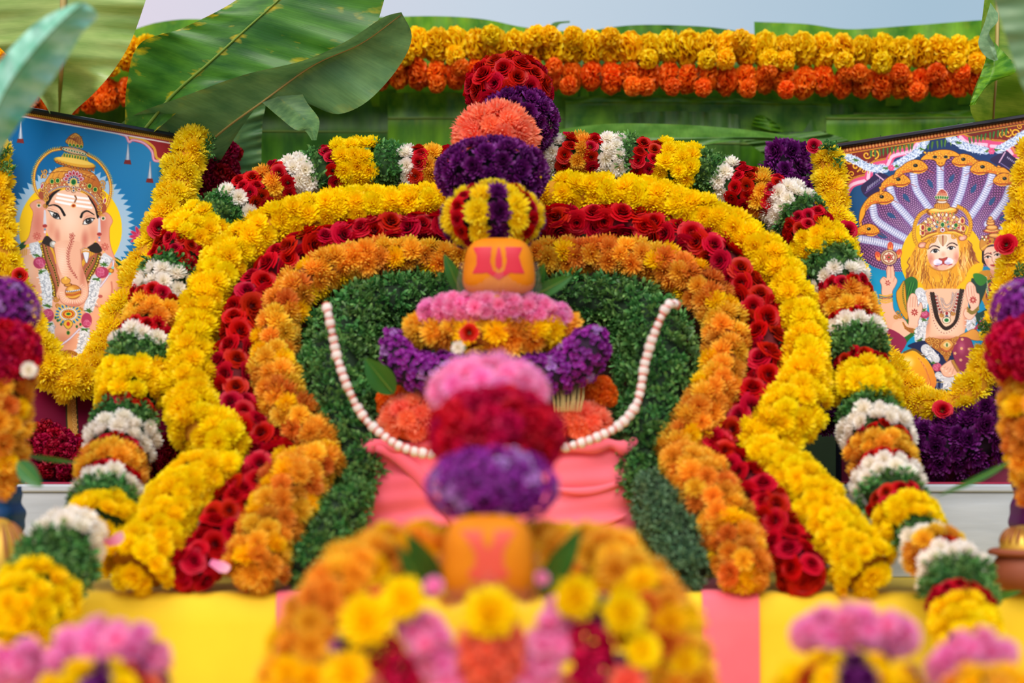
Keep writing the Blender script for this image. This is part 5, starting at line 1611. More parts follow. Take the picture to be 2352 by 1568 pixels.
    s.poly([(-130, 700), (20, 760), (95, 826), (180, 838), (260, 812), (400, 700), (560, 640), (560, 1130), (-130, 1130)], grad((134, 14, 62), (112, 8, 50), (0, 850), (0, 1000)), False)
    s.poly([(148, 835), (172, 835), (190, 1130), (156, 1130)], (52, 60, 36), False); s.poly([(151, 835), (169, 835), (186, 1130), (160, 1130)], (206, 150, 70), False)
    for y in range(842, 1010, 11): s.scroll(161 + (y - 842) * .08, y, 6, (240, 196, 110), (160, 100, 50))
    s.line([(152, 838), (180, 846), (206, 838)], 12, (176, 62, 98))
    # pendant
    s.o = (0, 560, 4.9)
    for i in range(18):
        a = 2 * PI * i / 18
        x, y = 770 + 128 * math.cos(a), 792 + 98 * math.sin(a)
        s.ell(x, y, 30, 19, (232, 190, 60), math.degrees(a)); s.ell(x, y, 20, 11, (44, 104, 160), math.degrees(a), 1, (150, 190, 220), lw=.5)
    s.ell(770, 790, 96, 68, (150, 90, 60)); 
    for i in range(26): a = 2 * PI * i / 26; s.ell(770 + 88 * math.cos(a), 790 + 62 * math.sin(a), 10, 9, (222, 220, 226))
    s.ell(770, 790, 74, 50, (228, 180, 50)); 
    for i in range(14): a = 2 * PI * i / 14; s.ell(770 + 54 * math.cos(a), 790 + 35 * math.sin(a), 10, 8, (190, 50, 40))
    s.ell(770, 788, 32, 20, (226, 190, 60)); s.ell(770, 788, 24, 14, (30, 110, 50))
    s.poly([(768, 960), (715, 905), (735, 865), (768, 850), (800, 865), (820, 905)], (226, 180, 60), line=(90, 70, 50)); s.ell(768, 900, 20, 24, (200, 60, 40)); s.ell(768, 1000, 18, 22, (40, 90, 40), 0, 1, (150, 170, 60))
    for x, y in ((625, 830), (650, 862), (690, 905), (865, 930), (905, 905)): s.ell(x, y, 13, 17, (50, 104, 44))
    # ears
    s.o = (0, 300, 4.48)
    for P in ([(460, 725), (385, 708), (308, 760), (340, 840), (322, 960), (300, 1080), (245, 1172), (340, 1150), (430, 1128), (475, 1085), (490, 860)], [(1020, 840), (1105, 845), (1160, 925), (1128, 1010), (1132, 1150), (1175, 1290), (1200, 1330), (1100, 1270), (1010, 1190), (980, 1090), (1000, 900)]):
        s.m = s.poly(P, (228, 160, 136)); cx = 330 if P[0][0] < 600 else 1130
        s.glow(cx + (60 if cx < 600 else -80), 960, 90, 240, (206, 122, 104), .8); s.m = None; s.line(P[:7], 5, (176, 96, 84), op=.7)
    for x, y in ((380, 1085), (1078, 1195)):
        for i in range(8): s.ell(x + 28 * math.cos(i * PI / 4), y + 26 * math.sin(i * PI / 4), 12, 7, (228, 150, 130), i * 45, 1, (176, 66, 56), lw=.7)
    s.poly([(440, 1130), (480, 1080), (560, 1130), (600, 1200), (560, 1210), (440, 1160)], (52, 40, 34)); s.poly([(900, 1200), (990, 1150), (1050, 1230), (1000, 1260), (930, 1240)], (52, 40, 34))
    # face
    face = s.poly([(560, 640), (500, 720), (472, 840), (470, 960), (492, 1070), (548, 1135), (582, 1200), (575, 1300), (590, 1440), (628, 1568), (648, 1700), (860, 1700), (858, 1568), (832, 1400), (836, 1250), (890, 1205), (975, 1145), (1008, 1040), (1018, 930), (985, 820), (930, 700), (850, 640), (700, 605)],
                  grad((238, 192, 164), (234, 182, 152), (140, 450), (150, 600)))
    s.m = face
    s.glow(720, 900, 200, 300, (246, 214, 190), .8); s.glow(530, 1010, 70, 160, (222, 150, 124), .75); s.glow(960, 1060, 90, 170, (220, 146, 120), .75)
    s.glow(590, 1080, 50, 130, (206, 124, 104), .7); s.glow(875, 1120, 60, 150, (198, 108, 92), .75); s.glow(600, 1350, 60, 300, (214, 140, 116), .7); s.glow(850, 1400, 50, 300, (204, 122, 98), .7)
    s.glow(560, 760, 90, 60, (226, 160, 134), .6); s.glow(900, 860, 90, 60, (226, 160, 134), .6)
    s.m = None
    s.poly([(470, 760), (500, 660), (560, 605), (640, 595), (560, 660), (510, 740), (480, 800)], (34, 28, 26)); s.poly([(890, 640), (960, 690), (1010, 780), (1020, 880), (1000, 900), (975, 800), (930, 720)], (34, 28, 26))
    for a, b, w in (((598, 652), (905, 700), 22), ((588, 690), (925, 744), 22), ((575, 728), (940, 792), 24)):
        s.line([a, ((a[0] + b[0]) / 2, (a[1] + b[1]) / 2 + 4), b], w, (246, 246, 248), op=.92)
    s.line([(772, 670), (785, 700), (768, 735)], 16, (150, 96, 60)); s.ell(757, 772, 25, 20, (224, 150, 60)); s.ell(757, 772, 15, 12, (160, 50, 30))
    s.line([(498, 774), (560, 764), (620, 795), (664, 868)], 26, (26, 22, 22), taper=(.35, 1)); s.line([(834, 888), (852, 846), (900, 826), (968, 864)], 26, (26, 22, 22), taper=(1, .35))
    for E, I, Ld, dr in (([(505, 828), (560, 838), (604, 866), (618, 906), (575, 906), (532, 876)], (574, 872), [(494, 820), (545, 836), (595, 860), (620, 908)], 1), ([(856, 962), (872, 925), (915, 906), (968, 906), (940, 945), (895, 964)], (912, 930), [(852, 962), (872, 920), (918, 900), (974, 904)], -1)):
        s.poly(E, (236, 234, 232)); s.ell(I[0], I[1], 32, 29, (40, 34, 34)); s.ell(I[0], I[1], 22, 20, (90, 88, 92)); s.ell(I[0], I[1], 14, 14, (14, 12, 14)); s.ell(I[0] - 7, I[1] - 8, 6, 6, (240, 240, 240))
        s.line(Ld, 12, (24, 20, 20), taper=(.5, 1)); s.line(E[3:] + [E[0]] if dr == 1 else E[3:] + [E[0]], 4, (40, 30, 30)); s.line([(x, y - 24) for x, y in Ld], 5, (190, 110, 92), op=.8)
    # crown
    s.poly([(500, 470), (560, 400), (640, 372), (760, 372), (880, 405), (960, 440), (1020, 520), (1050, 640), (1030, 700), (960, 620), (860, 560), (740, 530), (600, 540), (500, 600), (440, 650), (450, 560)], grad((226, 160, 60), (186, 104, 44), (130, 390), (220, 440)), line=(120, 60, 26))
    for q in range(9): s.line([(560 + q * 46, 430 + q * 8), (575 + q * 46, 400 + q * 8), (600 + q * 46, 395 + q * 8)], 6, (244, 196, 90)); s.line([(540 + q * 50, 480 + q * 9), (560 + q * 52, 430 + q * 8)], 4, (150, 80, 34))
    s.line([(500, 440), (640, 420), (820, 440), (980, 510)], 6, (130, 66, 30))
    s.poly([(655, 232), (880, 262), (915, 320), (615, 285)], (204, 156, 60), False)
    for q in range(9): s.ell(662 + q * 28, 252 + q * 5, 9, 24, (44, 112, 52), 8, 1, (240, 210, 110), lw=.6)
    s.ell(770, 340, 216, 50, (150, 84, 32), 10); s.ell(768, 326, 214, 42, (226, 170, 56), 10); s.ell(766, 312, 190, 26, (244, 204, 96), 10)
    for q in range(13): s.ell(588 + q * 31, 322 + q * 7 + 18 * math.sin(q / 12 * PI), 11, 12, (214, 152, 60), 0, 1, (120, 60, 24)); s.ell(588 + q * 31, 320 + q * 7 + 18 * math.sin(q / 12 * PI), 4, 5, (60, 90, 150) if q % 2 else (190, 60, 50))
    s.ell(762, 208, 134, 32, (200, 160, 120), 12, 1, (110, 60, 30))
    for q in range(9): s.ell(655 + q * 28, 186 + q * 7, 11, 10, (30, 92, 48), 0, 1, (236, 226, 200), lw=1)
    s.poly([(675, 118), (700, 72), (742, 36), (782, 26), (826, 56), (850, 104), (856, 156), (820, 172), (730, 150)], (206, 152, 66), line=(110, 60, 24))
    for q in range(6): s.line([(690 + q * 26, 130 + q * 5), (720 + q * 22, 60 + q * 6), (760 + q * 14, 34 + q * 8)], 5, (128, 66, 44)); s.line([(690 + q * 6, 90 - q * 9 + q * q), (850, 60 + q * 20)], 5, (128, 66, 44))
    for x in (722, 760, 798, 836): s.ell(x, 146 + (x - 722) * .16, 15, 17, (46, 112, 50), 0, 1, (226, 190, 80))
    # jewelled band
    band = [(448, 660), (520, 590), (610, 552), (730, 545), (850, 575), (950, 640), (1020, 740), (1045, 800)]
    s.line(band, 104, (168, 84, 56)); s.line([(x, y + 44) for x, y in band], 12, (230, 186, 80))
    rr = random.Random(5)
    for o, st, r1 in ((-36, 30, 13), (-12, 27, 12), (10, 24, 10)):
        for i, (x, y, a) in enumerate(s.along([(px_, py_ + o) for px_, py_ in band], st)):
            s.ell(x, y, r1 + 4, r1 + 5, (232, 186, 110), a, 1, (110, 50, 36), lw=.6); s.ell(x, y, r1 * .6, r1 * .7, [(176, 36, 48), (240, 220, 190), (188, 60, 50)][i % 3], a)
    s.beads([(x, y + 30) for x, y in band], 17, 7, (226, 222, 230), (120, 80, 90))
    for x, y in ((535, 522), (593, 514), (922, 570), (980, 605)): s.ell(x, y, 30, 32, (226, 176, 66), 0, 1, (120, 60, 30)); s.ell(x, y, 18, 22, (30, 104, 46), 0, 1, (180, 220, 150), lw=.5)
    for q in range(7): a = math.radians(-165 + q * 25); s.ell(757 + 84 * math.cos(a), 520 + 88 * math.sin(a), 20, 30, (224, 190, 196), math.degrees(a) + 90, 1, (150, 70, 80)); s.ell(757 + 80 * math.cos(a), 520 + 84 * math.sin(a), 10, 16, (176, 40, 60), math.degrees(a) + 90)
    s.ell(757, 525, 62, 62, (232, 200, 150)); 
    for q in range(9): a = math.radians(-190 + q * 25); s.ell(757 + 50 * math.cos(a), 525 + 50 * math.sin(a), 11, 9, (60, 84, 140), math.degrees(a))
    s.ell(757, 528, 36, 38, (226, 180, 70)); s.ell(757, 528, 26, 30, (24, 104, 50), 0, 1, (190, 224, 170), lw=.6)
    for x, y, r1 in ((757, 585, 16), (757, 617, 18), (700, 600, 18), (815, 605, 18)): s.ell(x, y, r1 + 6, r1 + 4, (232, 200, 160), 0, 1, (130, 70, 60)); s.ell(x, y, r1 * .55, r1 * .5, (70, 96, 130) if x == 757 else (170, 40, 50))
    for x, y, sg in ((455, 560, 1), (440, 600, 1), (470, 660, 1), (470, 700, 1), (462, 420, -1), (455, 470, 1), (1050, 540, -1), (1058, 590, 1), (1050, 660, -1), (1040, 730, 1), (1020, 790, -1)):
        s.scroll(x, y, 32, (226, 176, 84), (130, 66, 34), sg, x)
    for x, y in ((432, 570), (1080, 720)): s.ell(x, y, 15, 30, (232, 220, 220), 10); s.ell(x, y, 9, 22, (170, 40, 56), 10)
    # ear tassels
    for x, y, l in ((462, 820, 145), (1022, 900, 150)):
        for q in (-12, -4, 4, 12): s.line([(x + q * .4, y), (x + q, y + l)], 8, (212, 210, 220) if q % 8 else (140, 144, 160), False); 
        s.ell(x, y + l + 14, 24, 17, (170, 60, 56)); s.ell(x, y + l + 50, 10, 10, (90, 150, 190)); s.ell(x, y + l + 78, 12, 12, (226, 220, 230)); s.scroll(x + 4, y - 50, 24)
    for x, y in ((400, 770), (1062, 902)): s.ell(x, y, 26, 24, (226, 200, 180)); s.ell(x, y, 12, 12, (40, 84, 44)); s.ell(x, y - 30, 22, 12, (220, 160, 90))
    # tusks
    s.ell(546, 1168, 34, 34, (176, 170, 160), 0, 1, (110, 96, 90)); s.ell(552, 1160, 18, 18, (222, 220, 214))
    s.poly([(846, 1215), (915, 1218), (914, 1290), (900, 1352), (882, 1354), (862, 1290)], (226, 224, 230), line=(120, 100, 110)); s.line([(844, 1250), (880, 1238), (918, 1246)], 16, (214, 150, 60)); s.line([(846, 1228), (880, 1214), (914, 1222)], 12, (214, 150, 60))
    # trunk curl
    s.o = (0, 560, 4.9)
    tr = s.poly([(630, -20), (640, 180), (690, 330), (760, 430), (850, 450), (905, 500), (905, 560), (870, 605), (800, 622), (745, 590), (735, 520), (704, 480), (664, 510), (658, 580), (690, 650), (760, 695), (850, 706), (930, 670), (985, 600), (996, 500), (965, 370), (925, 240), (905, 100), (905, -20)], (232, 178, 150))
    s.m = tr
    s.glow(700, 200, 110, 300, (246, 214, 190), .7); s.glow(930, 350, 60, 260, (200, 116, 94), .7); s.glow(840, 690, 200, 50, (204, 118, 96), .8)
    for q in range(17):
        y = 40 + q * 27; s.line([(640 + q * 4, y), (700 + q * 4, y + 16), (730 + q * 4, y + 14)], 4, (250, 226, 206), op=.7)
    for q in range(22): a = PI * (-0.25 + 1.25 * q / 21); s.line([(826 + 112 * math.cos(a), 545 + 92 * math.sin(a)), (826 + 148 * math.cos(a), 545 + 128 * math.sin(a))], 6, (252, 232, 214), False, op=.8)
    s.m = None
    s.line([(905, 60), (925, 240), (965, 370), (996, 500), (985, 600), (930, 670), (850, 706), (760, 695), (690, 650), (658, 580)], 5, (150, 76, 60), op=.8)
    s.ell(824, 540, 88, 80, (206, 136, 50), 0, 1, (130, 60, 24)); s.glow(800, 510, 70, 50, (252, 214, 120), .8)
    for dy, c in ((-18, (70, 90, 140)), (20, (180, 70, 40)), (46, (240, 196, 90))): s.line([(742, 540 + dy + 8), (820, 540 + dy + 14), (908, 540 + dy - 14)], 10, c)
    for q in range(8): s.ell(752 + q * 20, 534 - q * 3 + 4, 7, 9, (214, 220, 232))
    s.ell(766, 462, 40, 16, (214, 150, 56), -8, 1, (120, 60, 24)); s.poly([(700, 440), (690, 400), (740, 372), (790, 400), (782, 440), (740, 456)], (226, 166, 70), line=(130, 70, 30)); s.ell(738, 384, 14, 20, (240, 200, 90))
    # red vine painted on the trunk
    s.o = (0, 300, 4.48)
    V = [(742, 1090), (735, 1150), (708, 1230), (700, 1310), (716, 1400), (760, 1470), (800, 1530)]
    s.line(V, 5, (150, 50, 44), taper=(1, .4))
    for i, (x, y, a) in enumerate(s.along(V, 26)):
        if i > 17: break
        l = 34 * (1 - i / 34)
        for sg in (-1, 1):
            an = math.radians(a + sg * 140); s.line([(x, y), (x + l * math.cos(an), y + l * math.sin(an))], 6.5, (156, 52, 46), False, taper=(.5, 1))
    for i in range(5): a = i * 2 * PI / 5; s.ell(742 + 17 * math.cos(a), 1080 + 17 * math.sin(a), 12, 8, (232, 176, 150), math.degrees(a), 1, (156, 52, 46), lw=.7)
    # finial and lotus at the side
    s.o = (0, 220, 2.306)
    for a in (-150, -110, -70, 180, 150): s.ell(738 + 26 * math.cos(math.radians(a)), 745 + 30 * math.sin(math.radians(a)), 26, 9, (190, 50, 96), a, 1, (220, 130, 160), lw=.6)
    s.poly([(752, 790), (748, 700), (760, 668), (792, 668), (804, 700), (798, 800), (770, 830)], (214, 150, 46), line=(120, 66, 20)); s.ell(776, 726, 14, 34, (100, 56, 30)); s.ell(776, 650, 20, 12, (224, 170, 60)); s.ell(776, 628, 13, 18, (232, 182, 70)); 
    return s


def art_right():
    s = Art(1800, 190, 2480, 1130)
    rr = random.Random(11)
    s.o = (0, 0, 1)
    s.poly([(1800, 190), (2480, 190), (2480, 1130), (1800, 1130)], grad((26, 56, 104), (16, 150, 196), (2000, 330), (1980, 640)), False)
    s.glow(1950, 520, 120, 160, (30, 50, 96), .5); s.glow(2330, 330, 140, 60, (60, 60, 130), .6)
    s.o = (1920, 260, 5.227)
    # upper ornament: red spandrels, pink arch bands
    R1 = [(-60, 500), (60, 480), (1000, 350), (930, 440), (760, 480), (640, 520), (600, 600), (440, 640), (400, 760), (240, 800), (100, 900), (-60, 1000)]
    R2 = [(1480, 270), (2700, 60), (2700, 700), (2180, 640), (2150, 520), (2050, 420), (1880, 400), (1720, 360), (1560, 330)]
    s.poly(R1, (124, 36, 30), False); s.poly(R2, (124, 36, 30), False)
    for P in ([(100, 1000), (190, 850), (380, 790), (405, 780)], [(390, 770), (430, 650), (620, 600)], [(630, 600), (690, 500), (900, 440), (985, 350)], [(1500, 270), (1600, 340), (1860, 370)], [(1870, 380), (2050, 400), (2120, 480), (2150, 540)], [(2150, 540), (2300, 540), (2400, 640)]):
        s.line(P, 96, (214, 84, 132)); s.line([(x - 6, y + 14) for x, y in P], 40, (236, 190, 212)); s.line([(x, y - 52) for x, y in P], 12, (196, 140, 40)); s.beads([(x, y - 66) for x, y in P], 16, 6, (226, 176, 60))
    for x, y, r, d in ((150, 560, 60, 1), (240, 640, 62, -1), (330, 690, 40, 1), (370, 500, 56, 1), (460, 490, 60, -1), (190, 730, 44, 1), (2060, 240, 56, 1), (2150, 240, 60, -1), (2000, 250, 40, 1), (2220, 400, 44, 1), (2210, 160, 36, -1)): s.scroll(x, y, r, (232, 176, 50), (110, 50, 20), d, x)
    for P in ([(300, 880), (400, 790), (480, 720), (560, 720), (650, 780), (560, 890), (430, 1010), (340, 985)], [(1850, 560), (1950, 490), (2040, 450), (2130, 520), (2230, 600), (2180, 760), (2080, 720), (1960, 640)]):
        s.poly(P, (48, 36, 78))
    for a in range(8): s.line([(370 + a * 22, 930 - a * 17), (385 + a * 20, 880 - a * 14)], 9, (200, 196, 226), False, op=.8); s.ell(2060 + a * 18, 530 + a * 13, 7, 13, (200, 196, 226), 20, .8)
    s.line([(350, 960), (600, 780)], 14, (96, 70, 130), False); s.line([(1980, 600), (2160, 720)], 12, (120, 110, 160), False); s.line([(480, 730), (570, 800)], 18, (206, 170, 200), False); s.line([(2030, 470), (1960, 590)], 16, (206, 170, 200), False)
    # mango leaves
    for x0, y0, n, dx, dy in ((420, 450, 11, 50, -9), (1110, 350, 6, 52, -9), (1600, 290, 10, 50, -12)):
        for i in range(n):
            x, y = x0 + i * dx, y0 + dy * i; d = rr.uniform(-12, 12)
            s.poly([(x - 14, y), (x + 14, y - 4), (x + 12 + d, y + 60), (x + d, y + 95), (x - 12 + d, y + 55)], (50 + 10 * (i % 3), 104, 46), False); s.line([(x, y), (x + d, y + 90)], 4, (120, 160, 90), False)
    for P in ([(60, 500), (220, 560), (400, 650), (590, 670)], [(700, 640), (850, 550), (980, 460), (1080, 330)], [(1360, 290), (1450, 340), (1560, 400), (1800, 450)], [(1950, 440), (2130, 340), (2280, 240), (2500, 160)]):
        s.jasgarl(P, 92, (178, 196, 222), (232, 240, 248), (110, 130, 170))
    for x, y in ((240, 560), (610, 660), (720, 640), (1030, 430), (1470, 350), (1820, 450), (1930, 440)): s.green(x, y, 50)
    for x, y in ((665, 655), (1868, 455)):
        for q in range(6): s.ell(x + 22 * math.cos(q), y + 22 * math.sin(q), 18, 14, (214, 70, 120), q * 60, 1, (240, 150, 180), lw=.5)
    # hoods
    fan = s.poly([(290, 1700), (262, 1500), (300, 1240), (400, 1090), (560, 920), (700, 770), (860, 660), (1020, 560), (1260, 470), (1480, 500), (1720, 560), (1900, 640), (2080, 760), (2300, 900), (2420, 1200), (2400, 1600), (2100, 1800), (700, 1900)], (104, 58, 110))
    cx, cy = 2163.0, 560.0

    def scales(X, Y):
        dx, dy = X - cx, Y - cy
        th = np.arctan2(dy, dx); r = np.hypot(dx, dy)
        p = 5.2
        u = th * 110 / p; v = r / (p * 0.86)
        row = np.floor(v); uo = u + 0.5 * (row % 2)
        fu, fv = uo - np.floor(uo) - .5, v - row - .5
        d = np.hypot(fu, fv * .95)
        t = np.clip((d - .28) / .26, 0, 1)[..., None]
        sh = np.clip((r - 40) / 130, 0, 1)[..., None]
        lt = np.array([206, 182, 216]) * (1 - sh) + np.array([158, 96, 150]) * sh
        dk = np.array([70, 44, 96]) * (1 - .4 * sh)
        hi = np.exp(-((fu + .1) ** 2 + (fv + .1) ** 2) / .015)[..., None] * (1 - sh * .5)
        return lt * (1 - t) + dk * t + (np.array([240, 230, 246]) - lt) * hi * .7
    s.paint((0, 0, s.W, s.H, *[q + .5 for q in np.mgrid[0:s.H, 0:s.W][::-1]]), fan * .96, scales)
    s.m = fan
    necks = [[(1252, 600), (1252, 760), (1252, 960)], [(925, 700), (960, 900), (1060, 1060), (1160, 1200)], [(650, 900), (700, 1060), (820, 1200), (980, 1380)], [(440, 1110), (480, 1270), (640, 1390), (900, 1540)], [(300, 1510), (470, 1540), (640, 1580), (860, 1640)],
             [(1572, 600), (1550, 760), (1500, 950), (1430, 1130)], [(1880, 710), (1830, 870), (1740, 1050), (1620, 1230)], [(2085, 890), (2040, 1020), (1960, 1150), (1820, 1330)], [(2320, 1180), (2180, 1290), (2020, 1380), (1860, 1500)]]
    for i in range(len(necks) - 1):                     # soft violet between neck and scales
        pass
    for P in necks:
        s.line(P, 150, (120, 84, 150), op=.35, soft=6)
        s.line(P, 92, (150, 150, 190)); s.line(P, 76, (196, 202, 226)); s.line([(x - 10, y) for x, y in P], 26, (226, 230, 244), op=.8)
        for x, y, a in s.along(P, 27):
            an = math.radians(a + 90); s.line([(x - 42 * math.cos(an), y - 42 * math.sin(an)), (x + 6 * math.cos(math.radians(a)), y + 6 * math.sin(math.radians(a))), (x + 42 * math.cos(an), y + 42 * math.sin(an))], 7, (120, 122, 168))
    for x, y, a in ((1130, 840, 60), (1385, 790, -60), (840, 1010, 50), (660, 1225, 30), (1650, 910, -60), (1870, 1060, -55), (550, 1470, 20), (2010, 1250, -30)): s.ell(x, y, 52, 26, (44, 84, 128), a); s.ell(x + 30 * math.cos(math.radians(a)), y + 30 * math.sin(math.radians(a)), 40, 14, (44, 84, 128), a)
    s.m = None

    def head(x, y, k=1.0, fl=1, rot=0.0, tail=((-250, 190), (-330, 340))):
        ca, sa = math.cos(math.radians(rot)), math.sin(math.radians(rot))
        f = lambda P: [(x + fl * k * (a * ca - b * sa), y + k * (a * sa + b * ca)) for a, b in P]
        s.poly(f([tail[1], (tail[0][0] - 26, tail[0][1] - 30), (-180, 20), (-90, -50), (0, -80), (80, -66), (140, -20), (158, 20), (120, 62), (40, 84), (-60, 78), (-140, 96), (-200, 150), (tail[0][0] + 30, tail[0][1] + 30)]), grad((236, 168, 40), (206, 108, 40), (0, 0), (1, 0)) if False else (230, 160, 42), line=(110, 50, 24), lw=1.2)
        s.line(f([(-200, 120), (-120, 62), (-40, 58), (60, 66), (118, 46)]), 26 * k, (212, 116, 44)); s.line(f([(-60, 70), (30, 62), (90, 58), (140, 26)]), 8 * k, (110, 44, 24)); s.line(f([(-10, 84), (60, 84), (120, 60)]), 9 * k, (240, 190, 60))
        for a, b in ((-150, 20), (-120, 50), (-120, -10), (-90, 20), (-60, -30), (-60, 30), (-30, -50), (-30, 0), (-20, 45), (50, -40), (70, 0), (90, -30), (100, 10), (60, 40), (-190, 60), (-170, 90), (-220, 110)):
            q = f([(a, b)])[0]; s.ell(q[0], q[1], 17 * k, 13 * k, (238, 178, 52), 20, 1, (156, 84, 30), lw=.7)
        q = f([(5, -8)])[0]; s.ell(q[0], q[1], 30 * k, 22 * k, (60, 50, 30)); s.ell(q[0], q[1], 20 * k, 18 * k, (14, 20, 16)); s.ell(q[0] - 6, q[1] - 6, 5, 5, (210, 220, 210))
        s.line(f([(150, 40), (200, 62), (240, 80)]), 7, (160, 50, 50), taper=(1, .4))
    # hood rims between heads
    for P in ([(300, 1380), (300, 1260), (360, 1150), (450, 1060)], [(545, 940), (590, 880), (680, 820)], [(715, 740), (780, 660), (860, 610)], [(2180, 820), (2080, 730), (1950, 640)]): s.line(P, 30, (214, 136, 44)); s.line(P, 8, (240, 190, 70))
    head(390, 1395, .85, 1, 5, ((-150, 160), (-110, 330))); head(545, 1010, .95, 1, 0, ((-240, 190), (-280, 340))); head(745, 800, .95, 1, 2, ((-190, 120), (-230, 200))); head(950, 635, .98, 1, 2, ((-210, 100), (-260, 160)))
    head(1535, 560, .92, -1, 4, ((-230, 60), (-310, 80))); head(1765, 650, .98, -1, 6, ((-230, 60), (-330, 110))); head(2030, 790, .92, -1, 4, ((-200, 80), (-280, 140)))
    s.poly([(1015, 560), (1100, 480), (1260, 438), (1400, 450), (1490, 505), (1440, 520), (1370, 520), (1320, 570), (1300, 620), (1255, 640), (1215, 615), (1190, 570), (1120, 555)], (230, 160, 42), line=(110, 50, 24), lw=1.2)
    for q in range(34):
        a, b = rr.uniform(1070, 1450), rr.uniform(455, 540)
        if b > 500 and not 1160 < a < 1360: continue
        s.ell(a, b, 17, 13, (240, 184, 60), rr.uniform(-30, 30), 1, (156, 84, 30), lw=.7)
    for a in (1190, 1318): s.ell(a, 525, 26, 17, (40, 60, 60)); s.ell(a, 525, 12, 12, (10, 14, 14))
    for a in (1238, 1272): s.ell(a, 598, 8, 6, (80, 30, 20))
    s.line([(1220, 618), (1256, 634), (1292, 618)], 6, (110, 44, 24)); s.line([(1258, 640), (1262, 670), (1295, 690)], 6, (160, 50, 50))
    # border of beads
    s.o = (0, 0, 1)
    L = lambda o: [(1800, 368.6 + o), (2480, 255.9 + o)]
    s.line(L(0), 13, (150, 72, 34), False)
    for x, y, a in s.along(L(0), 7.6, False): s.ell(x, y, 3.9, 5.4, (216, 122, 60), a + 8, 1, (90, 36, 20), lw=.8); s.ell(x - 1, y - 1, 1.8, 2.6, (244, 186, 110), a)
    s.line(L(8), 2.2, (214, 150, 40), False); s.line(L(-8), 1.6, (214, 150, 40), False)
    s.line([(1936, 340), (1880, 1130)], 8, (150, 72, 34), False)
    # yellow disc
    s.o = (2000, 400, 5.227)
    s.ell(858, 1020, 500, 500, (226, 186, 16))
    for P in ([(700, 440), (610, 490), (555, 580), (535, 690), (550, 790), (585, 850)], [(1030, 400), (1110, 440), (1165, 520), (1185, 610), (1165, 700), (1140, 740)]):
        for x, y, a in s.along(P, 26):
            an = math.radians(a + (90 if P[0][0] < 860 else -90)); s.ell(x + 22 * math.cos(an), y + 22 * math.sin(an), 22, 12, (226, 172, 40), a + 40, 1, (150, 90, 24), lw=.7)
        s.line(P, 18, (226, 176, 60)); s.line(P, 5, (150, 90, 30))
    # second figure behind right
    s.poly([(1330, 1160), (1260, 1250), (1240, 1400), (1330, 1500), (1440, 1700), (1640, 1800), (1800, 1700), (1760, 1200), (1600, 1150), (1480, 1150)], (204, 144, 44))
    s.poly([(1440, 1290), (1520, 1300), (1600, 1250), (1760, 1300), (1760, 1900), (1500, 1900), (1420, 1560), (1380, 1460)], (144, 44, 70))
    s.poly([(1310, 1370), (1370, 1290), (1450, 1260), (1440, 1290), (1380, 1330), (1330, 1400)], (50, 110, 50))
    for x, y, a in s.along([(1380, 1230), (1400, 1400), (1440, 1520), (1470, 1600)], 20): s.ell(x, y, 13, 12, (60, 120, 60), 0, 1, (232, 228, 210))
    s.poly([(1440, 1130), (1600, 1130), (1620, 1230), (1540, 1250), (1460, 1220)], (222, 164, 136))
    s.line([(1430, 1200), (1480, 1290), (1560, 1300), (1620, 1240)], 40, (200, 150, 60)); s.beads([(1430, 1215), (1485, 1300), (1560, 1310), (1620, 1250)], 26, 10, (240, 220, 170), (150, 60, 50))
    s.poly([(1340, 900), (1380, 860), (1560, 860), (1620, 940), (1600, 1060), (1560, 1140), (1360, 1080), (1335, 1000)], (40, 28, 30))
    f2 = s.poly([(1372, 900), (1440, 868), (1540, 870), (1590, 930), (1598, 1020), (1570, 1110), (1510, 1160), (1450, 1145), (1390, 1090), (1358, 1000)], (238, 196, 170))
    s.m = f2; s.glow(1480, 1000, 90, 130, (248, 222, 204), .8); s.glow(1390, 1050, 40, 90, (206, 140, 120), .6); s.m = None
    for x, y in ((1405, 995), (1520, 968)): s.ell(x, y, 34, 15, (240, 236, 232), -8); s.ell(x, y, 14, 14, (40, 28, 26)); s.line([(x - 38, y + 6), (x, y - 16), (x + 38, y - 2)], 8, (30, 20, 20)); s.line([(x - 44, y - 24), (x, y - 48), (x + 46, y - 34)], 9, (50, 34, 34))
    s.line([(1455, 990), (1458, 1040), (1478, 1058)], 6, (190, 120, 100)); s.poly([(1430, 1088), (1470, 1082), (1520, 1074), (1490, 1104), (1458, 1106)], (176, 60, 60)); s.ell(1441, 944, 8, 8, (170, 40, 40))
    s.poly([(1310, 880), (1320, 780), (1400, 730), (1500, 700), (1600, 740), (1620, 800), (1600, 870), (1500, 840), (1420, 850), (1350, 920)], (196, 140, 60), line=(110, 60, 30))
    for q in range(26): s.ell(rr.uniform(1330, 1600), rr.uniform(750, 850), 13, 15, [(60, 120, 70), (170, 50, 60), (236, 226, 200), (226, 176, 70)][q % 4], 0, 1, (120, 70, 40), lw=.6)
    s.beads([(1330, 900), (1400, 850), (1500, 830), (1600, 860)], 18, 9, (232, 188, 80))
    for x, y, w, h in ((1500, 735, 90, 30), (1455, 680, 100, 30), (1455, 640, 70, 34), (1440, 590, 50, 24), (1438, 560, 44, 18), (1435, 530, 26, 24)): s.ell(x, y, w, h, (206, 146, 70), 0, 1, (110, 50, 40)); s.ell(x, y - 3, w * .8, h * .45, (236, 186, 110))
    s.beads([(1360, 690), (1455, 700), (1550, 680)], 20, 8, (170, 50, 60))
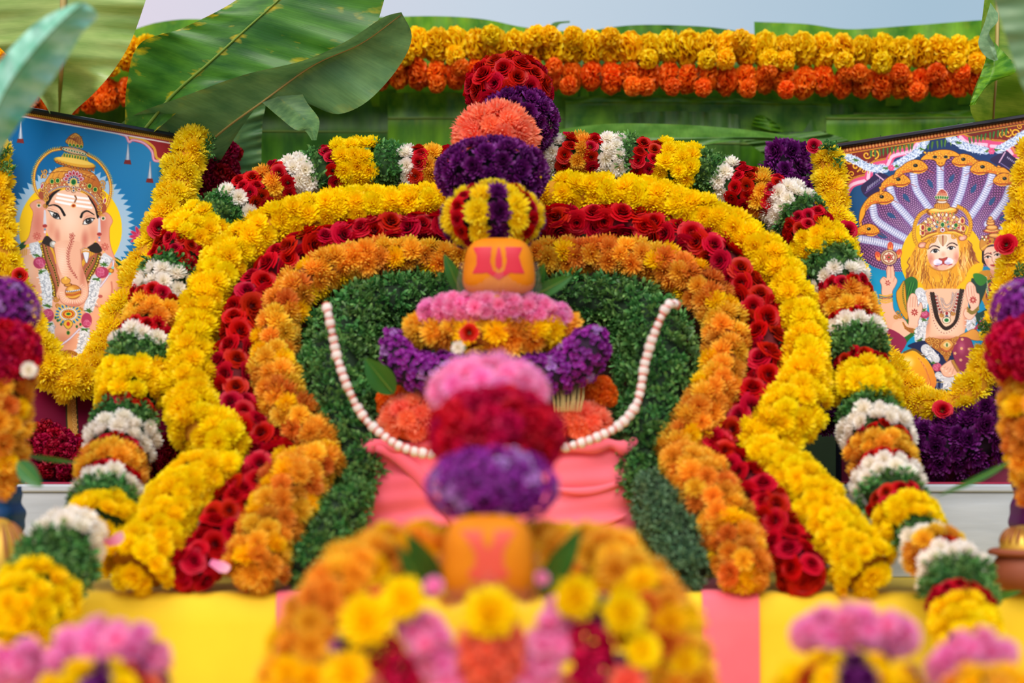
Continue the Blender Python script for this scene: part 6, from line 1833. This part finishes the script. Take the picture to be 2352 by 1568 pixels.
    # mane
    MANE = [(600, 800), (520, 900), (470, 1010), (450, 1120), (420, 1230), (440, 1290), (520, 1310), (600, 1300), (640, 1370), (700, 1400), (760, 1430), (830, 1450), (890, 1478), (950, 1440), (1010, 1400), (1060, 1330), (1130, 1260), (1170, 1160), (1230, 1090), (1290, 1060), (1250, 960), (1210, 860), (1160, 790), (1100, 740), (860, 700)]
    mane = s.poly(MANE, (222, 160, 44))
    s.m = mane
    s.glow(460, 1220, 90, 160, (120, 60, 40), .8); s.glow(1220, 960, 90, 220, (110, 54, 44), .8); s.glow(620, 1080, 90, 160, (244, 196, 80), .8); s.glow(1110, 1050, 90, 180, (238, 190, 150), .8); s.glow(860, 1280, 200, 120, (240, 182, 50), .8)
    rr2 = random.Random(4)
    for q in range(150):
        side = q % 3
        if side == 0: x, y = rr2.uniform(480, 700), rr2.uniform(880, 1200); dx, dy = rr2.uniform(-70, 0), rr2.uniform(110, 190)
        elif side == 1: x, y = rr2.uniform(1040, 1220), rr2.uniform(800, 1150); dx, dy = rr2.uniform(-20, 60), rr2.uniform(110, 190)
        else: x, y = rr2.uniform(640, 1080), rr2.uniform(1130, 1320); dx, dy = rr2.uniform(-30, 30) + (860 - x) * .12, rr2.uniform(90, 160)
        c = [(150, 84, 30), (250, 206, 90), (206, 130, 36), (250, 220, 130), (120, 60, 30)][rr2.randrange(5)]
        w_ = rr2.uniform(-14, 14)
        s.line([(x, y), (x + dx * .3 + w_, y + dy * .33), (x + dx * .6 - w_, y + dy * .66), (x + dx, y + dy)], rr2.uniform(5, 11), c, taper=(.5, 1) if q % 2 else (1, .3), op=.85)
    s.m = None
    for P in ([(470, 1000), (440, 1060), (470, 1100), (425, 1160), (450, 1230), (415, 1270)], [(1170, 800), (1215, 850), (1200, 900), (1250, 950), (1235, 1010), (1300, 1060)]): s.line(P, 12, (150, 84, 60))
    # face
    for x, y in ((620, 850), (1105, 762)): s.ell(x, y, 50, 34, (214, 150, 126), -15, 1, (120, 60, 50)); s.ell(x - 8, y + 6, 30, 17, (232, 184, 162), -15)
    face = s.poly([(690, 850), (740, 760), (860, 720), (1000, 735), (1045, 830), (1062, 950), (1040, 1050), (985, 1110), (880, 1150), (780, 1140), (715, 1080), (680, 980)], (238, 200, 176))
    s.m = face; s.glow(870, 880, 110, 190, (250, 226, 208), .8); s.glow(720, 1030, 70, 130, (200, 120, 100), .8); s.glow(1030, 1010, 60, 140, (206, 130, 110), .8); s.glow(780, 1130, 120, 50, (180, 110, 90), .7); s.glow(870, 960, 50, 60, (206, 140, 110), .5); s.m = None
    s.poly([(650, 870), (700, 790), (800, 745), (760, 800), (705, 850), (690, 900)], (226, 164, 60), line=(120, 66, 30)); s.scroll(735, 785, 40, (232, 180, 70)); s.scroll(1000, 750, 40, (232, 180, 70), dr=-1)
    for I, P, B in (((775, 922), [(718, 935), (745, 905), (790, 898), (822, 918), (790, 942), (745, 945)], [(700, 892), (740, 862), (785, 862), (824, 880)]), ((962, 886), [(918, 890), (945, 868), (985, 866), (1016, 880), (985, 902), (945, 908)], [(912, 862), (950, 830), (995, 828), (1036, 852)])):
        s.poly(P, (236, 234, 230)); s.ell(I[0], I[1], 27, 23, (70, 76, 80)); s.ell(I[0], I[1], 16, 16, (14, 14, 16)); s.ell(I[0] + 6, I[1] - 6, 5, 5, (240, 240, 240)); s.line(P[:4], 9, (26, 20, 20)); s.line(B, 17, (32, 24, 24), taper=(.5, .8))
    s.ell(815, 1062, 64, 44, (226, 222, 236), 10); s.ell(925, 1048, 64, 44, (226, 222, 236), -10); s.glow(815, 1084, 60, 26, (150, 140, 180), .6); s.glow(925, 1070, 60, 26, (150, 140, 180), .6)
    s.poly([(818, 1014), (868, 1012), (920, 996), (905, 1026), (884, 1040), (880, 1070), (862, 1070), (858, 1040), (835, 1030)], (186, 70, 60), line=(120, 40, 36))
    s.line([(768, 1096), (820, 1100), (868, 1074), (920, 1092), (975, 1080)], 12, (170, 44, 50)); s.poly([(800, 1106), (868, 1088), (940, 1098), (880, 1150), (820, 1140)], (232, 178, 154))
    for q in range(6): s.line([(780, 1050 + q * 8), (720, 1030 + q * 16)], 2.5, (250, 246, 240), False, op=.7); s.line([(960, 1040 + q * 7), (1030, 1015 + q * 14)], 2.5, (250, 246, 240), False, op=.7)
    s.line([(700, 1100), (760, 1140), (860, 1160), (960, 1140), (1020, 1080)], 12, (150, 96, 60), op=.6)
    s.poly([(808, 740), (850, 730), (915, 735), (920, 800), (890, 850), (865, 870), (842, 850), (812, 800)], (206, 176, 140), line=(240, 236, 226)); s.line([(866, 740), (866, 862)], 14, (140, 50, 34), False, taper=(1, .5))
    # crown
    s.poly([(655, 600), (690, 530), (780, 490), (960, 485), (1050, 520), (1100, 600), (1130, 720), (1040, 700), (870, 690), (700, 760), (610, 800), (620, 680)], (206, 146, 66), line=(110, 60, 30))
    s.ell(860, 462, 182, 46, (150, 84, 34), -3); s.ell(860, 438, 182, 44, (226, 166, 60), -3, 1, (120, 60, 24)); s.ell(860, 424, 150, 22, (244, 204, 110), -3)
    for q in range(14): s.ell(720 + q * 21, 478 - 4 * math.sin(q * .24) * 4, 9, 11, (60, 120, 60) if q % 2 else (200, 70, 50), 0, 1, (230, 190, 90), lw=.6)
    s.poly([(762, 400), (790, 350), (920, 345), (945, 395), (860, 420)], (216, 156, 60), line=(110, 60, 24))
    for q in range(7): s.line([(785 + q * 23, 350), (775 + q * 26, 400)], 6, (130, 70, 30), False)
    s.ell(855, 330, 64, 20, (226, 214, 200), 0, 1, (120, 80, 60)); s.ell(855, 308, 56, 16, (206, 150, 80), 0, 1, (110, 60, 40))
    s.poly([(790, 265), (800, 225), (848, 178), (900, 205), (922, 262), (855, 290)], (170, 70, 56), line=(236, 230, 230), lw=1.4)
    for q in range(6): s.line([(795 + q * 22, 270), (820 + q * 20, 200)], 4, (232, 190, 150), False); s.line([(800, 220 + q * 12), (915, 235 + q * 10)], 4, (232, 190, 150), False)
    for q in range(6): s.ell(785 + q * 27, 280 - 3 * math.sin(q), 14, 20, (50, 120, 60), -20 + q * 8, 1, (230, 220, 190), lw=.8)
    for k_, (r0, n, cs) in enumerate(((205, 17, [(226, 176, 60), (236, 226, 214)]), (165, 14, [(170, 40, 60), (226, 180, 80)]), (125, 12, [(236, 226, 214), (60, 120, 70), (226, 180, 80)]), (85, 9, [(50, 96, 150), (232, 190, 100)]))):
        for i in range(n):
            a = PI * (1.02 + .96 * i / (n - 1)); x, y = 862 + r0 * 1.22 * math.cos(a), 690 + r0 * math.sin(a)
            s.ell(x, y, 17, 24, (236, 222, 200), math.degrees(a) + 90, 1, (120, 60, 50), lw=.6); s.ell(x, y, 10, 16, cs[i % len(cs)], math.degrees(a) + 90)
    s.ell(862, 606, 34, 38, (232, 196, 120), 0, 1, (120, 70, 40)); s.ell(862, 606, 22, 28, (30, 110, 60), 0, 1, (190, 226, 180), lw=.6); s.ell(702, 662, 24, 26, (30, 110, 60), 0, 1, (230, 190, 90)); s.ell(1022, 612, 24, 26, (30, 110, 60), 0, 1, (230, 190, 90))
    s.ell(862, 668, 30, 30, (232, 226, 230), 0, 1, (120, 70, 60)); s.ell(862, 670, 14, 16, (150, 50, 60))
    for P in ([(610, 780), (690, 735), (800, 705)], [(925, 695), (1010, 700), (1100, 735)]): s.line(P, 22, (226, 172, 50)); s.line(P, 5, (250, 220, 120)); s.beads([(x, y - 24) for x, y in P], 18, 8, (214, 130, 60), (120, 50, 40))
    for x, y in ((625, 700), (625, 640), (1110, 650), (1100, 560)): s.ell(x, y, 34, 50, (226, 184, 110), 0, 1, (110, 60, 40)); s.ell(x, y, 16, 28, (160, 50, 60)); s.beads([(x - 26, y - 34), (x - 34, y), (x - 24, y + 34)], 13, 6, (236, 230, 226))
    # discus and flames, raised left hand
    for x, y, a in ((235, 870, 0), (88, 985, -60), (335, 955, 60)):
        s.ell(x, y, 36, 60, (206, 84, 60), a * .3); s.ell(x, y + 12, 22, 40, (240, 170, 90), a * .3); s.line([(x, y), (x + a * .5, y - 60)], 26, (206, 84, 60), False, taper=(1, .1))
    s.ell(218, 998, 100, 94, (196, 150, 90), 0, 1, (90, 50, 40)); 
    for i in range(30): a = 2 * PI * i / 30; s.ell(218 + 88 * math.cos(a), 998 + 82 * math.sin(a), 9, 8, (238, 228, 190), 0, 1, (120, 60, 50), lw=.6)
    s.ell(218, 998, 70, 66, (232, 222, 196), 0, 1, (130, 50, 50)); 
    for o in (0, PI / 3):
        s.line([(218 + 58 * math.cos(o + q * 2 * PI / 3 + PI / 6), 998 + 54 * math.sin(o + q * 2 * PI / 3 + PI / 6)) for q in (0, 1, 2, 0)], 9, (170, 60, 56), False)
    s.ell(218, 998, 24, 22, (200, 70, 60)); s.ell(218, 998, 12, 11, (40, 110, 60))
    s.poly([(130, 1340), (110, 1280), (150, 1230), (190, 1240), (186, 1150), (206, 1100), (240, 1110), (268, 1100), (284, 1180), (286, 1220), (318, 1270), (300, 1330), (262, 1400), (250, 1460), (140, 1460)], (234, 186, 162), line=(170, 100, 86))
    for P in ([(190, 1245), (196, 1170), (212, 1110)], [(240, 1240), (240, 1160), (236, 1110)], [(286, 1240), (268, 1290)], [(150, 1240), (180, 1270)]): s.line(P, 5, (190, 116, 96))
    for i in range(6): s.ell(205 + 22 * math.cos(i), 1305 + 22 * math.sin(i), 12, 7, (170, 60, 60), i * 57)
    s.o = (2000, 660, 5.227)
    arm = s.poly([(130, 140), (250, 140), (270, 240), (300, 300), (420, 400), (440, 470), (300, 650), (240, 600), (225, 500), (150, 460), (118, 330), (118, 200)], (234, 184, 158), line=(176, 106, 88))
    for q in range(4): s.line([(105, 88 + q * 26), (180, 104 + q * 26), (256, 82 + q * 26)], 18, (206, 150, 50) if q != 1 else (140, 60, 50)); s.beads([(105, 88 + q * 26), (180, 104 + q * 26), (256, 82 + q * 26)], 14, 5, (244, 206, 110))
    # shawl, torso
    s.poly([(310, 60), (380, -60), (480, -130), (560, -80), (560, 60), (600, 120), (560, 500), (450, 640), (330, 820), (300, 830), (380, 600), (440, 500), (420, 380), (350, 260), (310, 160)], (46, 110, 50))
    s.poly([(305, 80), (345, 0), (400, -80), (420, 40), (430, 200), (450, 350), (420, 380), (340, 250)], (214, 158, 50), line=(110, 60, 30)); s.beads([(400, -60), (385, 60), (400, 180), (440, 300)], 24, 11, (236, 206, 70), (90, 90, 40), 7)
    for q in range(5): s.line([(470 + q * 16, -60), (440 + q * 14, 60), (430 + q * 10, 140)], 8, (76, 150, 60) if q % 2 else (28, 80, 44))
    s.poly([(1240, -110), (1330, -110), (1390, -60), (1370, 60), (1280, 300), (1420, 240), (1400, 300), (1270, 420), (1180, 420), (1200, -60)], (36, 70, 60)); s.poly([(1230, -160), (1330, -160), (1400, -90), (1330, -20), (1260, -60)], (60, 130, 50))
    tor = s.poly([(640, 30), (1130, 20), (1150, 60), (1180, 300), (1170, 400), (1130, 520), (1100, 600), (900, 640), (660, 620), (650, 480), (700, 350), (690, 200)], (236, 190, 160))
    s.m = tor; s.glow(900, 480, 240, 160, (248, 216, 190), .7); s.glow(680, 400, 60, 260, (206, 136, 108), .8); s.glow(1150, 400, 60, 260, (206, 136, 108), .8); s.glow(900, 610, 260, 50, (206, 136, 108), .7); s.m = None
    s.jasgarl([(590, 60), (620, 160), (620, 250)], 120); s.jasgarl([(615, 400), (600, 500), (590, 620)], 130); s.jasgarl([(1210, 380), (1200, 480)], 110)
    s.rosebit(645, 325, 60, 50); s.rosebit(605, 695, 60, 50); s.green(640, 270, 60); s.green(640, 385, 60); s.green(590, 630, 60)
    s.poly([(1250, 480), (1330, 380), (1420, 330), (1430, 400), (1340, 470), (1230, 520)], (176, 62, 98))
    # beard over torso again and necklaces
    for P, st, r1, c, ln in (([(860, 130), (900, 210), (960, 180), (985, 60)], 17, 8, (232, 226, 220), (150, 120, 110)), ([(840, 120), (880, 250), (960, 230), (1000, 80)], 17, 8, (232, 226, 220), (150, 120, 110))): s.beads(P, st, r1, c, ln)
    for P in ([(770, 90), (800, 200), (850, 300), (915, 340)], [(1050, 60), (1030, 180), (990, 280), (915, 340)]): s.line(P, 56, (200, 180, 160), op=.7); s.beads(P, 40, 17, (150, 56, 50), (236, 226, 214)); s.beads([(x + 24, y) for x, y in P], 24, 8, (236, 230, 222), (140, 100, 90)); s.beads([(x - 24, y) for x, y in P], 24, 8, (236, 230, 222), (140, 100, 90))
    for o in (-14, 14):
        s.beads([(735 + o, 60), (760 + o, 200), (800 + o * .8, 370), (880, 485 - o * .6), (960, 470 - o * .6), (1030 - o * .6, 380), (1065 - o, 200), (1095 - o, 20)], 25, 16, (66, 44, 34), (30, 20, 16), 12)
    s.beads([(700, 80), (730, 250), (765, 430), (850, 540), (950, 530), (1050, 420), (1085, 250), (1120, 60)], 34, 10, (176, 90, 70), (232, 220, 200))
    s.ell(912, 330, 46, 50, (226, 214, 196), 0, 1, (120, 60, 50)); s.ell(912, 310, 18, 22, (160, 50, 56)); s.ell(912, 345, 20, 14, (60, 84, 120)); s.ell(910, 392, 50, 40, (232, 222, 200), 0, 1, (120, 90, 60)); s.ell(910, 392, 26, 22, (30, 120, 60)); s.scroll(850, 330, 26); s.scroll(985, 310, 26)
    # palms
    for P, fx in (([(455, 380), (436, 260), (445, 150), (490, 72), (540, 90), (560, 160), (565, 230), (600, 180), (620, 240), (600, 330), (570, 400), (560, 470), (460, 470)], 1), ([(1200, 250), (1160, 150), (1140, 0), (1190, -70), (1250, -20), (1270, 60), (1300, 80), (1306, 160), (1290, 240), (1260, 320), (1190, 390), (1120, 340), (1130, 260)], 0)):
        s.poly(P, (240, 196, 172), line=(176, 106, 90))
    for x in (470, 500, 530): s.line([(x, 235), (x + 8, 110)], 5, (190, 120, 100), False)
    for x in (1180, 1215, 1245): s.line([(x, 110), (x - 12, -20)], 5, (190, 120, 100), False)
    for x, y in ((525, 298), (1228, 150)):
        for i in range(8): s.ell(x + 28 * math.cos(i * PI / 4), y + 28 * math.sin(i * PI / 4), 16, 8, (166, 50, 50), i * 45)
    fo = s.poly([(250, 500), (280, 420), (400, 400), (470, 460), (560, 450), (500, 530), (400, 600), (310, 652), (250, 600)], (238, 192, 166))
    for q in range(4): s.line([(385 + q * 8, 420 + q * 22), (430 + q * 12, 480 + q * 16), (520 - q * 4, 500 + q * 14)], 16, (206, 150, 50)); s.beads([(385 + q * 8, 420 + q * 22), (430 + q * 12, 480 + q * 16), (520 - q * 4, 500 + q * 14)], 15, 5, (246, 210, 120), (140, 70, 40))
    for q in range(3): s.line([(1160, 240 + q * 22), (1220, 290 + q * 14), (1296, 230 + q * 18)], 16, (200, 150, 60)); s.beads([(1160, 240 + q * 22), (1220, 290 + q * 14), (1296, 230 + q * 18)], 15, 5, (232, 214, 120), (100, 90, 40))
    for x, y in ((330, 300), (300, 350), (350, 340)): s.scroll(x, y, 30)
    # lower body
    s.poly([(190, 500), (420, 620), (380, 760), (260, 900), (180, 820)], (150, 46, 86))
    s.poly([(440, 700), (640, 640), (1000, 680), (1100, 1100), (1130, 1200), (1080, 1300), (760, 1280), (700, 900), (560, 760)], (32, 44, 86))
    kn = s.poly([(240, 920), (300, 830), (400, 780), (520, 760), (640, 830), (700, 900), (760, 1010), (790, 1140), (760, 1240), (800, 1330), (760, 1420), (500, 1350), (330, 1200), (230, 1050)], grad((232, 176, 36), (214, 126, 60), (2080, 850), (2140, 910)))
    s.m = kn; s.glow(440, 900, 120, 110, (252, 232, 170), .9)
    for q in range(8): s.line([(560 + q * 14, 830 + q * 20), (660 + q * 8, 960 + q * 30), (700 - q * 14, 1160 + q * 10), (640 - q * 40, 1220 + q * 20)], 10, (190, 100, 50) if q % 2 else (240, 180, 90), op=.8)
    s.m = None
    s.line([(400, 780), (520, 745), (640, 830)], 26, (120, 90, 50))
    s.poly([(1060, 590), (1140, 540), (1250, 500), (1330, 600), (1290, 640), (1180, 620)], (222, 158, 70), line=(120, 66, 40))
    rk = s.poly([(1000, 660), (1060, 600), (1180, 610), (1230, 700), (1280, 850), (1300, 960), (1260, 1020), (1200, 1120), (1150, 1200), (1090, 1090), (1040, 960), (990, 820), (980, 740)], (148, 52, 86), line=(100, 30, 60))
    s.m = rk; s.glow(1090, 720, 70, 120, (190, 100, 130), .8); s.m = None
    for x, y in ((1098, 622), (1010, 668), (1090, 732), (1012, 790), (1080, 870), (1190, 850), (1235, 940), (1130, 1018), (1160, 920), (1180, 740)):
        for i in range(5): s.ell(x + 11 * math.cos(i * 1.257), y + 11 * math.sin(i * 1.257), 8, 6, (236, 196, 130), i * 72)
    s.poly([(650, 640), (700, 600), (900, 620), (1060, 590), (1010, 680), (960, 800), (910, 890), (850, 800), (740, 720)], (176, 110, 44))
    for x, y, r1 in ((690, 630, 32), (740, 640, 32), (800, 650, 34), (860, 640, 30), (720, 690, 28), (790, 710, 30), (860, 780, 30), (950, 780, 30), (1000, 630, 30), (910, 840, 26), (1030, 600, 22)): s.scroll(x, y, r1, (232, 180, 84), (120, 60, 30), 1, x)
    s.poly([(830, 690), (915, 620), (990, 670), (960, 740), (915, 775), (860, 750)], (216, 160, 80), line=(120, 50, 40)); s.poly([(870, 690), (915, 650), (960, 690), (915, 720)], (226, 204, 150)); s.ell(915, 690, 10, 22, (50, 110, 50)); s.beads([(850, 730), (915, 765), (975, 720)], 20, 7, (176, 60, 50))
    s.jasgarl([(660, 740), (720, 800), (770, 860)], 120); s.rosebit(795, 955, 56, 54); s.green(760, 905, 50)
    s.jasgarl([(810, 1050), (930, 1110), (1060, 1050)], 80); s.jasgarl([(925, 1130), (920, 1220)], 110); s.rosebit(940, 1310, 120, 52); s.green(920, 1245, 60)
    s.poly([(835, 960), (880, 920), (960, 870), (1010, 900), (1070, 1000), (1050, 1040), (960, 1075), (880, 1060), (840, 1000)], (236, 186, 158), line=(160, 90, 76))
    for q in range(4): s.line([(850 + q * 42, 985 + q * 22), (900 + q * 32, 950 + q * 8)], 4, (176, 106, 90), False); s.ell(862 + q * 42, 975 + q * 26, 14, 9, (246, 214, 196), -20)
    for x, y, a in s.along([(980, 870), (1020, 950), (1060, 1010)], 18): s.ell(x, y, 20, 8, (214, 166, 70), a + 90, 1, (120, 70, 30), lw=.6)
    for x in (800, 850, 1040): s.line([(x, 1130), (x - 10, 1230)], 16, (150, 170, 196), False, op=.6); s.line([(x - 20, 1140), (x + 20, 1132)], 8, (206, 170, 60), False)
    s.o = (0, 0, 1)
    s.poly([(1800, 950), (1960, 960), (2060, 930), (2130, 960), (2250, 930), (2480, 800), (2480, 1130), (1800, 1130)], (120, 40, 66), False)
    return s


def framed(name, label, idx, height, art, cat='picture'):
    TL, TR, r, u2, n2 = pic_axes(idx)
    Wd = (TR - TL).length
    root = empty(name, TL, label, cat, 'framed deity prints')
    bw = 0.0085
    def P(a, b, d=0.0): return (TL + r * a - u2 * b + n2 * d) - TL
    st = 0.00098
    nx, ny = int((Wd - 2 * bw) / st), int((height - 2 * bw) / st)
    a = np.linspace(bw, Wd - bw, nx + 1); b = np.linspace(bw, height - bw, ny + 1)
    A, B = np.meshgrid(a, b)
    V = np.array(TL)[None, None] * 0 + A[..., None] * np.array(r) - B[..., None] * np.array(u2) + np.array(n2) * 0.001
    V = V.reshape(-1, 3)
    px = proj(V + np.array(TL))
    X = np.clip(px[:, 0] - art.x0 - .5, 0, art.W - 1.01); Y = np.clip(px[:, 1] - art.y0 - .5, 0, art.H - 1.01)
    xi, yi = X.astype(int), Y.astype(int); fx, fy = (X - xi)[:, None], (Y - yi)[:, None]
    c = (art.b[yi, xi] * (1 - fx) + art.b[yi, xi + 1] * fx) * (1 - fy) + (art.b[yi + 1, xi] * (1 - fx) + art.b[yi + 1, xi + 1] * fx) * fy
    c = np.clip(c / 255.0, 0, 1); c = np.where(c <= 0.04045, c / 12.92, ((c + 0.055) / 1.055) ** 2.4) ** 1.1
    me = bpy.data.meshes.new('print')
    nv = len(V); nq = nx * ny
    me.vertices.add(nv); me.vertices.foreach_set('co', V.astype(np.float32).ravel())
    i = np.arange(ny)[:, None] * (nx + 1) + np.arange(nx)[None]
    q = np.stack([i, i + nx + 1, i + nx + 2, i + 1], -1).reshape(-1)
    me.loops.add(nq * 4); me.loops.foreach_set('vertex_index', q.astype(np.int32))
    me.polygons.add(nq); me.polygons.foreach_set('loop_start', np.arange(0, nq * 4, 4, dtype=np.int32)); me.polygons.foreach_set('loop_total', np.full(nq, 4, np.int32))
    me.update(calc_edges=True)
    ca = me.color_attributes.new('ink', 'FLOAT_COLOR', 'POINT')
    ca.data.foreach_set('color', np.concatenate([c, np.ones((nv, 1))], 1).astype(np.float32).ravel())
    m = bpy.data.materials.new('printed_paper'); m.use_nodes = True; n_ = m.node_tree; bs = n_.nodes['Principled BSDF']
    at_ = n_.nodes.new('ShaderNodeAttribute'); at_.attribute_name = 'ink'
    n_.links.new(at_.outputs['Color'], bs.inputs['Base Color']); bs.inputs['Roughness'].default_value = 0.4; bs.inputs['Specular IOR Level'].default_value = 0.2
    me.materials.append(m)
    o = put('print', me, root, TL)
    fm = simple_mat('black_frame', (14, 18, 30), 0.25)
    def bar(a0, a1, b0, b1, nm='frame_bar'):
        V = []
        for d in (-0.012, 0.006):
            for (x, y) in ((a0, b0), (a1, b0), (a1, b1), (a0, b1)): V.append(P(x, y, d))
        # rounded front: inset ridge
        ix = min(0.002, (a1 - a0) * .3); iy = min(0.002, (b1 - b0) * .3)
        for (x, y) in ((a0 + ix, b0 + iy), (a1 - ix, b0 + iy), (a1 - ix, b1 - iy), (a0 + ix, b1 - iy)): V.append(P(x, y, 0.0085))
        Fc = [(0, 1, 2, 3), (8, 9, 10, 11)] + [(k, (k + 1) % 4, 4 + (k + 1) % 4, 4 + k) for k in range(4)] + [(4 + k, 4 + (k + 1) % 4, 8 + (k + 1) % 4, 8 + k) for k in range(4)]
        put(nm, mesh(nm, V, Fc, fm, False), root, TL)
    bar(0, Wd, 0, bw); bar(0, Wd, height - bw, height); bar(0, bw, bw, height - bw); bar(Wd - bw, Wd, bw, height - bw)
    V = [P(x, y, d) for d in (-0.011, -0.001) for x, y in ((bw * .5, bw * .5), (Wd - bw * .5, bw * .5), (Wd - bw * .5, height - bw * .5), (bw * .5, height - bw * .5))]
    put('backing', mesh('backing', V, [(0, 3, 2, 1), (4, 5, 6, 7), (0, 1, 5, 4), (1, 2, 6, 5), (2, 3, 7, 6), (3, 0, 4, 7)], simple_mat('hardboard', (96, 66, 40), .8), False), root, TL)
    # small nails along the top bar
    for f in (.2, .55, .9):
        b0 = P(Wd * f, 0, -.003); put('nail', tube_mesh('nail', [b0, b0 + u2 * .006], 0.0007, simple_mat('nail', (40, 36, 36), .4, metal=.8), 6), root, TL)
    return root


framed('framed_picture', 'framed print of an elephant-headed deity on blue with a gold crown', 0, 0.632, art_left())
framed('framed_picture', 'framed print of a lion-faced deity under seven golden cobra hoods', 1, 0.625, art_right())
